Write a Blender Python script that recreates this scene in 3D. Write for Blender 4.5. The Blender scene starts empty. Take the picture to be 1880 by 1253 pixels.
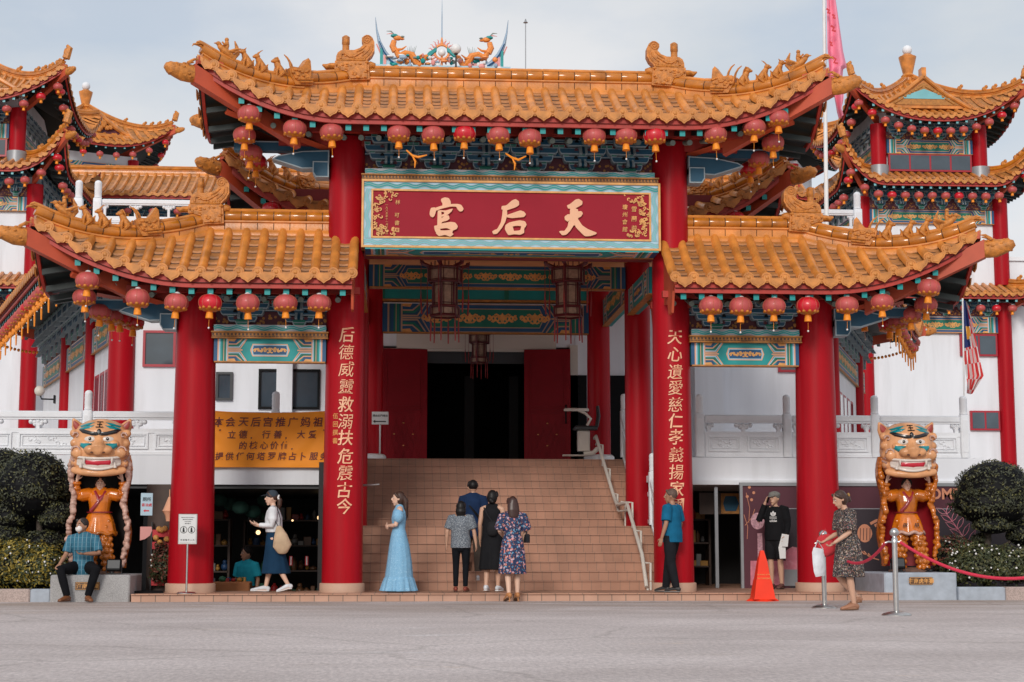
import bpy, math, random
from mathutils import Vector, Matrix, noise
PI = math.pi; rad = math.radians
R = random.Random(11)
scn = bpy.context.scene; COL = scn.collection

# ---------------- camera, sky, sun, exposure ----------------
CAM = Vector((-1.873, -27.436, 0.83)); YAW = rad(4.0); PITCH = rad(7.18)
cam = bpy.data.cameras.new('camera'); cam.sensor_width = 36; cam.lens = 3024 / 1880 * 36
cam.clip_start = 0.1; cam.clip_end = 3000
camo = bpy.data.objects.new('camera', cam); COL.objects.link(camo)
camo.location = CAM; camo.rotation_euler = (PI / 2 + PITCH, 0, -YAW); scn.camera = camo
_fw = Vector((math.sin(YAW) * math.cos(PITCH), math.cos(YAW) * math.cos(PITCH), math.sin(PITCH)))
_rt = Vector((math.cos(YAW), -math.sin(YAW), 0)); _up = _rt.cross(_fw)
def at(px, py, Y):
    """survey helper: the point of the plane y = Y that the photo shows at pixel (px, py)"""
    d = _fw + _rt * ((px - 940) / 3024) - _up * ((py - 626.5) / 3024)
    return CAM + d * ((Y - CAM.y) / d.y)

SUN_EL, SUN_AZ = rad(25), rad(196)          # azimuth: clockwise from +Y, the sun stands behind the camera, to its left
scn.view_settings.view_transform = 'Standard'; scn.view_settings.look = 'None'
scn.view_settings.exposure = 0.35; scn.view_settings.gamma = 1.0
w = bpy.data.worlds.new('World'); scn.world = w; w.use_nodes = True
nt = w.node_tree; nt.nodes.clear(); N = nt.nodes.new; L = nt.links.new
out = N('ShaderNodeOutputWorld'); bg = N('ShaderNodeBackground'); bg.inputs['Strength'].default_value = 0.1
sky = N('ShaderNodeTexSky'); sky.sky_type = 'NISHITA'; sky.sun_disc = False; sky.sun_elevation = SUN_EL
sky.sun_rotation = SUN_AZ; sky.air_density = 1.0; sky.dust_density = 1.5
tc = N('ShaderNodeTexCoord'); mp = N('ShaderNodeMapping'); mp.inputs['Scale'].default_value = (1.0, 1.0, 2.2)
mp.inputs['Location'].default_value = (3.3, 1.9, -0.6)
ns = N('ShaderNodeTexNoise'); ns.inputs['Scale'].default_value = 3.2; ns.inputs['Detail'].default_value = 7
ns.inputs['Roughness'].default_value = 0.55
rp = N('ShaderNodeValToRGB'); rp.color_ramp.elements[0].position = 0.38; rp.color_ramp.elements[1].position = 0.56
rp.color_ramp.elements[0].color = (0.62, 0.62, 0.62, 1); rp.color_ramp.elements[1].color = (1, 1, 1, 1)
ns2 = N('ShaderNodeTexNoise'); ns2.inputs['Scale'].default_value = 1.7; ns2.inputs['Detail'].default_value = 5
cr = N('ShaderNodeMix'); cr.data_type = 'RGBA'; cr.inputs[6].default_value = (4.0, 4.6, 5.15, 1); cr.inputs[7].default_value = (6.3, 6.35, 6.5, 1)
m2 = N('ShaderNodeMapRange'); m2.inputs[1].default_value = 0.34; m2.inputs[2].default_value = 0.60
mx = N('ShaderNodeMix'); mx.data_type = 'RGBA'
for a, b in ((tc.outputs['Generated'], mp.inputs[0]), (mp.outputs[0], ns.inputs['Vector']), (mp.outputs[0], ns2.inputs['Vector']),
             (ns.outputs['Fac'], rp.inputs[0]), (rp.outputs[0], mx.inputs[0]), (ns2.outputs['Fac'], m2.inputs[0]), (m2.outputs[0], cr.inputs[0]),
             (sky.outputs[0], mx.inputs[6]), (cr.outputs[2], mx.inputs[7]), (mx.outputs[2], bg.inputs[0]), (bg.outputs[0], out.inputs[0])):
    L(a, b)
sl = bpy.data.lights.new('sun', 'SUN'); sl.energy = 1.5; sl.angle = rad(16); sl.color = (1.0, 0.95, 0.88)
so = bpy.data.objects.new('sun', sl); COL.objects.link(so)
_sd = Vector((math.sin(SUN_AZ) * math.cos(SUN_EL), math.cos(SUN_AZ) * math.cos(SUN_EL), math.sin(SUN_EL)))
so.rotation_euler = (-_sd).to_track_quat('-Z', 'Y').to_euler(); so.location = (-6, -30, 30)

# ---------------- materials ----------------
MATS = {}
def mat(name, c, rough=0.5, var=0.12, scale=2.5, bump=0.0, bscale=60, metal=0.0, coat=0.0, spec=0.5, dirt=0.0, dcol=(0.08, 0.06, 0.045), dscale=1.3, stretch=None, alpha=1.0):
    m = bpy.data.materials.new(name); MATS[name] = m; m.use_nodes = True
    t = m.node_tree; n = t.nodes; l = t.links.new; b = n['Principled BSDF']
    b.inputs['Roughness'].default_value = rough; b.inputs['Metallic'].default_value = metal
    b.inputs['Coat Weight'].default_value = coat; b.inputs['Coat Roughness'].default_value = 0.12
    b.inputs['Specular IOR Level'].default_value = spec; b.inputs['Alpha'].default_value = alpha
    tc = n.new('ShaderNodeTexCoord'); vec = tc.outputs['Object']
    if stretch:
        mp = n.new('ShaderNodeMapping'); mp.inputs['Scale'].default_value = stretch; l(vec, mp.inputs[0]); vec = mp.outputs[0]
    a = n.new('ShaderNodeTexNoise'); a.inputs['Scale'].default_value = scale; a.inputs['Detail'].default_value = 6; l(vec, a.inputs['Vector'])
    mr = n.new('ShaderNodeMapRange'); mr.inputs[1].default_value = 0.3; mr.inputs[2].default_value = 0.7; l(a.outputs['Fac'], mr.inputs[0])
    k = n.new('ShaderNodeMix'); k.data_type = 'RGBA'; l(mr.outputs[0], k.inputs[0])
    k.inputs[6].default_value = tuple(x * (1 - var) for x in c) + (1,); k.inputs[7].default_value = tuple(min(1, x * (1 + var)) for x in c) + (1,)
    res = k.outputs[2]
    if dirt:
        d = n.new('ShaderNodeTexNoise'); d.inputs['Scale'].default_value = dscale; d.inputs['Detail'].default_value = 8; d.inputs['Roughness'].default_value = 0.65; l(vec, d.inputs['Vector'])
        r = n.new('ShaderNodeMapRange'); r.inputs[1].default_value = 0.5; r.inputs[2].default_value = 0.75; r.inputs[4].default_value = dirt; l(d.outputs['Fac'], r.inputs[0])
        q = n.new('ShaderNodeMix'); q.data_type = 'RGBA'; l(r.outputs[0], q.inputs[0]); l(res, q.inputs[6]); q.inputs[7].default_value = tuple(dcol) + (1,)
        res = q.outputs[2]
    l(res, b.inputs['Base Color'])
    if bump:
        e = n.new('ShaderNodeTexNoise'); e.inputs['Scale'].default_value = bscale; e.inputs['Detail'].default_value = 5; l(vec, e.inputs['Vector'])
        bp = n.new('ShaderNodeBump'); bp.inputs['Strength'].default_value = bump; bp.inputs['Distance'].default_value = 0.02; l(e.outputs['Fac'], bp.inputs['Height']); l(bp.outputs[0], b.inputs['Normal'])
    return m

tile = mat('glazed tile', (0.61, 0.22, 0.042), 0.36, 0.30, 3.0, 0.15, 30, dirt=0.5, dcol=(0.16, 0.075, 0.03), dscale=2.2, coat=0.1)
tile_d = mat('pan tile', (0.42, 0.175, 0.05), 0.5, 0.3, 3.0, 0.2, 30, dirt=0.6, dcol=(0.08, 0.04, 0.02), dscale=2.5)
tile_e = mat('tile end', (0.56, 0.215, 0.045), 0.5, 0.25, 6, 0.3, 90, dirt=0.4, dcol=(0.2, 0.09, 0.04), dscale=4)
orn = mat('ceramic ornament', (0.56, 0.20, 0.032), 0.45, 0.3, 14, 0.5, 70, dirt=0.5, dcol=(0.12, 0.05, 0.02), dscale=9)
red = mat('red lacquer', (0.37, 0.005, 0.012), 0.38, 0.16, 1.2, 0.04, 8, coat=0.05, spec=0.12, dirt=0.5, dcol=(0.22, 0.008, 0.014), dscale=1.0, stretch=(3.5, 3.5, 0.3))
red_f = mat('red fascia', (0.40, 0.032, 0.020), 0.55, 0.16, 2.5, 0.05, dirt=0.35, dcol=(0.16, 0.03, 0.02), dscale=2.2, stretch=(2, 2, 0.5))
orange_red = mat('orange red beam', (0.50, 0.075, 0.028), 0.5, 0.15, 2.0, dirt=0.3, dcol=(0.25, 0.04, 0.02))
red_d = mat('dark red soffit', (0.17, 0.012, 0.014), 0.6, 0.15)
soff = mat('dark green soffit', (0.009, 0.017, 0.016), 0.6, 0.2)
maroon = mat('maroon board', (0.10, 0.018, 0.030), 0.6, 0.12)
door_red = mat('door red', (0.22, 0.004, 0.010), 0.45, 0.12, spec=.15, dirt=0.2, dcol=(0.1, 0.01, 0.012))
teal = mat('teal paint', (0.0, 0.27, 0.27), 0.5, 0.14, dirt=0.2, dcol=(0.1, 0.16, 0.16))
teal_l = mat('light teal paint', (0.18, 0.46, 0.50), 0.5, 0.1)
green = mat('green paint', (0.0, 0.16, 0.11), 0.5, 0.15)
blue = mat('blue paint', (0.004, 0.075, 0.19), 0.5, 0.15)
pblue = mat('peacock blue', (0.006, 0.075, 0.14), 0.5, 0.18, dirt=0.25, dcol=(0.05, 0.07, 0.09))
edge = mat('pale edge paint', (0.33, 0.41, 0.45), 0.55, 0.1)
palebl = mat('pale blue paint', (0.36, 0.55, 0.66), 0.5, 0.08)
peach = mat('peach paint', (0.72, 0.36, 0.22), 0.5, 0.08)
gold = mat('gold paint', (0.70, 0.34, 0.10), 0.42, 0.18, 8, dirt=0.2, dcol=(0.3, 0.12, 0.03))
gold_d = mat('old gold', (0.42, 0.17, 0.03), 0.5, 0.25, 12, 0.4, 60, dirt=0.3, dcol=(0.12, 0.05, 0.02), dscale=10)
letter = mat('letter gold', (0.80, 0.42, 0.25), 0.4, 0.06)
white = mat('white plaster', (0.74, 0.755, 0.80), 0.75, 0.05, 1.0, 0.08, 60, dirt=0.42, dcol=(0.50, 0.50, 0.52), dscale=0.9, stretch=(2.2, 2.2, 0.22))
cream = mat('cream plaster', (0.62, 0.55, 0.48), 0.75, 0.06, 1.0)
wstone = mat('white stone', (0.76, 0.775, 0.81), 0.65, 0.07, 3, 0.25, 40, dirt=0.15, dcol=(0.5, 0.51, 0.53), dscale=3)
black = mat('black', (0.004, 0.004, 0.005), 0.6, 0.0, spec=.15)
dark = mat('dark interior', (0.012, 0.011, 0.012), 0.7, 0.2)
dgrey = mat('dark grey', (0.03, 0.032, 0.036), 0.5, 0.1)
grey = mat('grey metal', (0.30, 0.31, 0.33), 0.4, 0.1, metal=0.3)
steel = mat('brushed steel', (0.55, 0.54, 0.53), 0.28, 0.08, 20, metal=1.0)
wpaint = mat('white paint', (0.74, 0.74, 0.74), 0.45, 0.05)
ivory = mat('ivory paint', (0.62, 0.57, 0.51), 0.45, 0.06)
glass = mat('window glass', (0.05, 0.07, 0.09), 0.06, 0.2, 1.5, spec=0.9)
winred = mat('window frame red', (0.36, 0.015, 0.03), 0.4, 0.08)
lant = mat('faded lantern silk', (0.47, 0.075, 0.07), 0.55, 0.2, 5, coat=0.12)
lant_r = mat('red lantern silk', (0.58, 0.010, 0.022), 0.38, 0.1, 5, coat=0.3)
lant_o = mat('lantern gold band', (0.50, 0.16, 0.012), 0.45, 0.2, 20)
tassel = mat('orange tassel', (0.86, 0.27, 0.012), 0.6, 0.15, 30)
rib = mat('lantern rib', (0.46, 0.14, 0.07), 0.5, 0.05)
granite = mat('granite', (0.34, 0.33, 0.33), 0.7, 0.3, 70, 0.2, 120, dirt=0.35, dcol=(0.17, 0.16, 0.16), dscale=3)
granite_p = mat('pink granite', (0.40, 0.31, 0.28), 0.7, 0.3, 70, 0.2, 120, dirt=0.3, dcol=(0.2, 0.16, 0.14), dscale=3)
conc = mat('pale blue concrete', (0.36, 0.40, 0.46), 0.75, 0.15, 6, 0.1, 90, dirt=0.35, dcol=(0.2, 0.2, 0.21), dscale=2.5)
wood = mat('dark wood', (0.06, 0.03, 0.02), 0.5, 0.3, 4)
bark = mat('bark', (0.06, 0.045, 0.035), 0.85, 0.3, 12, 0.6, 40)
skin = mat('skin', (0.55, 0.32, 0.22), 0.5, 0.06)
skin_l = mat('light skin', (0.66, 0.42, 0.31), 0.5, 0.05)
skin_d = mat('tanned skin', (0.36, 0.18, 0.11), 0.5, 0.08)
hair_m = mat('black hair', (0.010, 0.008, 0.008), 0.45, 0.3, 60, spec=.25, stretch=(3, 3, 0.4))
hair_b = mat('brown hair', (0.05, 0.022, 0.014), 0.4, 0.35, 60, stretch=(3, 3, 0.4))
costume = mat('orange lacquer costume', (0.60, 0.15, 0.006), 0.22, 0.25, 6, coat=0.6, spec=.4, dirt=0.25, dcol=(0.42, 0.10, 0.01), dscale=5)
costume_d = mat('amber lacquer costume', (0.46, 0.12, 0.006), 0.22, 0.35, 7, coat=0.6, spec=.4, dirt=0.35, dcol=(0.26, 0.07, 0.01), dscale=6)
face_o = mat('tiger face paint', (0.66, 0.32, 0.15), 0.35, 0.2, 5, coat=0.2, spec=.3, dirt=0.15, dcol=(0.7, 0.25, 0.06), dscale=3)
ridgegold = mat('ridge ceramic orange', (0.75, 0.25, 0.05), 0.4, 0.25, 20)

# ---------------- mesh helpers ----------------
class MB:
    def __init__(s): s.v = []; s.f = []; s.m = []; s.T = None
    def add(s, vs, fs, m=0):
        o = len(s.v)
        if s.T is not None:
            T = s.T; vs = [T @ Vector(p) for p in vs]
            if T.determinant() < 0: fs = [f[::-1] for f in fs]
        s.v.extend(vs); s.f.extend([tuple(i + o for i in f) for f in fs]); s.m.extend([m] * len(fs))
    def box(s, x0, x1, y0, y1, z0, z1, m=0):
        s.add([(x0, y0, z0), (x1, y0, z0), (x1, y1, z0), (x0, y1, z0), (x0, y0, z1), (x1, y0, z1), (x1, y1, z1), (x0, y1, z1)],
              [(0, 3, 2, 1), (4, 5, 6, 7), (0, 1, 5, 4), (1, 2, 6, 5), (2, 3, 7, 6), (3, 0, 4, 7)], m)
    def cbox(s, x0, x1, y0, y1, z0, z1, b=0.02, m=0):
        """box with chamfered vertical and top edges"""
        xs = [(x0 + b, y0), (x1 - b, y0), (x1, y0 + b), (x1, y1 - b), (x1 - b, y1), (x0 + b, y1), (x0, y1 - b), (x0, y0 + b)]
        cx, cy = (x0 + x1) / 2, (y0 + y1) / 2; fx = 1 - 2 * b / max(1e-6, x1 - x0); fy = 1 - 2 * b / max(1e-6, y1 - y0)
        vs = [(x, y, z0) for x, y in xs] + [(x, y, z1 - b) for x, y in xs] + [(cx + (x - cx) * fx, cy + (y - cy) * fy, z1) for x, y in xs]
        fs = [tuple(range(8))[::-1], tuple(range(16, 24))]
        for r in (0, 8):
            for i in range(8): j = (i + 1) % 8; fs.append((r + i, r + j, r + 8 + j, r + 8 + i))
        s.add(vs, fs, m)
    def lathe(s, prof, c=(0, 0, 0), n=16, m=0, sx=1, sy=1):
        vs = []; fs = []
        for r, z in prof:
            for i in range(n):
                a = 2 * PI * i / n; vs.append((c[0] + r * math.cos(a) * sx, c[1] + r * math.sin(a) * sy, c[2] + z))
        for k in range(len(prof) - 1):
            for i in range(n):
                j = (i + 1) % n; fs.append((k * n + i, k * n + j, k * n + n + j, k * n + n + i))
        fs.append(tuple(range(n))[::-1]); fs.append(tuple(range((len(prof) - 1) * n, len(prof) * n)))
        s.add(vs, fs, m)
    def sph(s, c, r, m=0, n=10, k=6):
        rx, ry, rz = r if isinstance(r, (tuple, list)) else (r, r, r)
        vs = [(c[0], c[1], c[2] - rz)]; fs = []
        for j in range(1, k):
            t = -PI / 2 + PI * j / k
            for i in range(n):
                a = 2 * PI * i / n; vs.append((c[0] + rx * math.cos(t) * math.cos(a), c[1] + ry * math.cos(t) * math.sin(a), c[2] + rz * math.sin(t)))
        vs.append((c[0], c[1], c[2] + rz)); e = len(vs) - 1
        for i in range(n):
            j = (i + 1) % n; fs.append((0, 1 + j, 1 + i)); fs.append((e, e - n + i, e - n + j))
            for q in range(k - 2): b = 1 + q * n; fs.append((b + i, b + j, b + n + j, b + n + i))
        s.add(vs, fs, m)
    def tube(s, pts, r, n=8, m=0, cap=True, side=None, rnd=False):
        """swept tube; r is a number or a list of numbers / (a, b) pairs (a along side, b across)"""
        pts = [Vector(p) for p in pts]; K = len(pts)
        rs = r if isinstance(r, list) else [r] * K
        if rnd:      # rounded ends
            d0 = (pts[0] - pts[1]).normalized(); d1 = (pts[-1] - pts[-2]).normalized()
            g = lambda q, f: (q[0] * f, q[1] * f) if isinstance(q, tuple) else q * f
            mn = lambda q: min(q) if isinstance(q, tuple) else q
            pts = [pts[0] + d0 * mn(rs[0]) * 0.9, pts[0] + d0 * mn(rs[0]) * 0.6] + pts + [pts[-1] + d1 * mn(rs[-1]) * 0.6, pts[-1] + d1 * mn(rs[-1]) * 0.9]
            rs = [g(rs[0], 0.4), g(rs[0], 0.78)] + rs + [g(rs[-1], 0.78), g(rs[-1], 0.4)]; K = len(pts)
        vs = []; fs = []; u = None
        for i in range(K):
            t = (pts[min(i + 1, K - 1)] - pts[max(i - 1, 0)])
            t = t.normalized() if t.length > 1e-9 else Vector((0, 0, 1))
            if side is not None: u = Vector(side)
            elif u is None: u = Vector((1, 0, 0)) if abs(t.x) < 0.8 else Vector((0, 1, 0))
            u = (u - t * u.dot(t)); u = u.normalized() if u.length > 1e-6 else t.orthogonal().normalized()
            b = t.cross(u); ra, rb = rs[i] if isinstance(rs[i], tuple) else (rs[i], rs[i])
            for q in range(n):
                a = 2 * PI * q / n; vs.append(pts[i] + u * (math.cos(a) * ra) + b * (math.sin(a) * rb))
        for i in range(K - 1):
            for q in range(n): p = (q + 1) % n; fs.append((i * n + q, i * n + p, i * n + n + p, i * n + n + q))
        if cap: fs.append(tuple(range(n))[::-1]); fs.append(tuple(range((K - 1) * n, K * n)))
        s.add(vs, fs, m)
    def prism(s, poly, P, d, m=0, mside=None, back=True):
        """extrude the 2-D polygon poly: P maps (u, v) to 3-D, d is the offset from front to back"""
        a = [Vector(P(u, v)) for u, v in poly]; d = Vector(d); n = len(a)
        s.add(a + [p + d for p in a], [tuple(range(n))] + ([tuple(range(n, 2 * n))[::-1]] if back else []), m)
        s.add(a + [p + d for p in a], [(i, n + i, n + (i + 1) % n, (i + 1) % n) for i in range(n)], m if mside is None else mside)
    def band(s, pts, w, P, d, m=0):
        """ribbon of width w along the 2-D polyline pts"""
        n = len(pts); l = []; r = []
        for i in range(n):
            x0, y0 = pts[max(i - 1, 0)]; x1, y1 = pts[min(i + 1, n - 1)]; q = math.hypot(x1 - x0, y1 - y0) or 1
            nx, ny = -(y1 - y0) / q * w / 2, (x1 - x0) / q * w / 2
            l.append((pts[i][0] + nx, pts[i][1] + ny)); r.append((pts[i][0] - nx, pts[i][1] - ny))
        d = Vector(d); A = [Vector(P(*p)) for p in l]; B = [Vector(P(*p)) for p in r]
        vs = A + B + [p + d for p in A] + [p + d for p in B]; fs = []
        for i in range(n - 1):
            fs += [(i, n + i, n + i + 1, i + 1), (i, i + 1, 2 * n + i + 1, 2 * n + i), (n + i + 1, n + i, 3 * n + i, 3 * n + i + 1)]
        s.add(vs, fs, m)
    def sheet(s, grid, m=0):
        h = len(grid); w_ = len(grid[0])
        s.add([p for row in grid for p in row], [(i * w_ + j, i * w_ + j + 1, (i + 1) * w_ + j + 1, (i + 1) * w_ + j) for i in range(h - 1) for j in range(w_ - 1)], m)
    def build(s, name, mats, parent=None, loc=(0, 0, 0), rz=0.0, smooth=38):
        me = bpy.data.meshes.new(name); me.from_pydata([tuple(p) for p in s.v], [], s.f)
        mats = mats if isinstance(mats, (list, tuple)) else [mats]
        for q in mats: me.materials.append(q)
        if len(mats) > 1: me.polygons.foreach_set('material_index', s.m)
        if smooth:
            me.polygons.foreach_set('use_smooth', [True] * len(me.polygons))
            if smooth < 180: me.set_sharp_from_angle(angle=rad(smooth))
        me.update()
        return link(name, me, parent, loc, rz)

def link(name, data, parent=None, loc=(0, 0, 0), rz=0.0):
    o = bpy.data.objects.new(name, data); COL.objects.link(o); o.parent = parent
    o.location = loc; o.rotation_euler = (0, 0, rz)
    return o
def tag(o, label=None, cat=None, group=None, kind=None):
    if label: o['label'] = label
    if cat: o['category'] = cat
    if group: o['group'] = group
    if kind: o['kind'] = kind
    return o
def thing(name, label, cat, loc=(0, 0, 0), rz=0.0, group=None):
    return tag(link(name, None, None, loc, rz), label, cat, group)
def kids(o): return [c for c in bpy.data.objects if c.parent == o]
def copy_tree(o, kd, parent=None):
    """kd: {object: [children]} made once per prototype"""
    c = o.copy(); COL.objects.link(c); c.parent = parent
    for ch in kd.get(o, ()): copy_tree(ch, kd, c)
    return c
def tree(o, kd=None):
    kd = {} if kd is None else kd; kd[o] = kids(o)
    for c in kd[o]: tree(c, kd)
    return kd
def ordinal(i): return ('first', 'second', 'third', 'fourth', 'fifth', 'sixth', 'seventh', 'eighth', 'ninth', 'tenth', 'eleventh', 'twelfth', 'thirteenth', 'fourteenth', 'fifteenth', 'sixteenth', 'seventeenth', 'eighteenth', 'nineteenth', 'twentieth', 'twenty-first', 'twenty-second', 'twenty-third', 'twenty-fourth')[i]

_TXT = {}
def text_geo(s, ext=0.012, bold=0.0, shear=0.0):
    """geometry of one line of writing, height about 0.9, starting at x = 0, baseline y = 0"""
    k = (s, ext, bold, shear)
    if k not in _TXT:
        c = bpy.data.curves.new('t', 'FONT'); c.body = s; c.extrude = ext; c.offset = bold; c.shear = shear; c.resolution_u = 3
        o = bpy.data.objects.new('t', c); COL.objects.link(o); dg = bpy.context.evaluated_depsgraph_get()
        me = bpy.data.meshes.new_from_object(o.evaluated_get(dg))
        _TXT[k] = ([v.co.copy() for v in me.vertices], [tuple(p.vertices) for p in me.polygons])
        bpy.data.objects.remove(o); bpy.data.curves.remove(c); bpy.data.meshes.remove(me)
    return _TXT[k]
def write(mb, s, size, P, m=0, ext=0.012, bold=0.0, shear=0.0, center=True, wob=0.0, sx=1.0):
    """writing laid by P(u, v, depth) -> 3-D"""
    vs, fs = text_geo(s, ext, bold, shear)
    if not vs: return
    x0 = min(v.x for v in vs); x1 = max(v.x for v in vs); y0 = min(v.y for v in vs); y1 = max(v.y for v in vs)
    cx, cy = ((x0 + x1) / 2, (y0 + y1) / 2) if center else (0, 0)
    q = []
    for v in vs:
        x, y = (v.x - cx) * size * sx, (v.y - cy) * size
        if wob:
            nv = noise.noise_vector(Vector((v.x * 2.3 + len(s) * 7, v.y * 2.3, ord(s[0]) * 0.13))); x += nv.x * wob * size; y += nv.y * wob * size
        q.append(P(x, y, v.z))
    mb.add(q, fs, m)
def remesh(o, voxel=0.008, it=6):
    """one continuous surface out of overlapping closed tubes"""
    md = o.modifiers.new('r', 'REMESH'); md.mode = 'VOXEL'; md.voxel_size = voxel; md.use_smooth_shade = True
    sm = o.modifiers.new('s', 'SMOOTH'); sm.factor = 0.5; sm.iterations = it
    dg = bpy.context.evaluated_depsgraph_get(); me = bpy.data.meshes.new_from_object(o.evaluated_get(dg))
    old = o.data; mats = list(old.materials); o.modifiers.clear(); o.data = me
    if not me.materials:
        for q in mats: me.materials.append(q)
    bpy.data.meshes.remove(old); return o
XZ = lambda y: (lambda u, v: (u, y, v))
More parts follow.
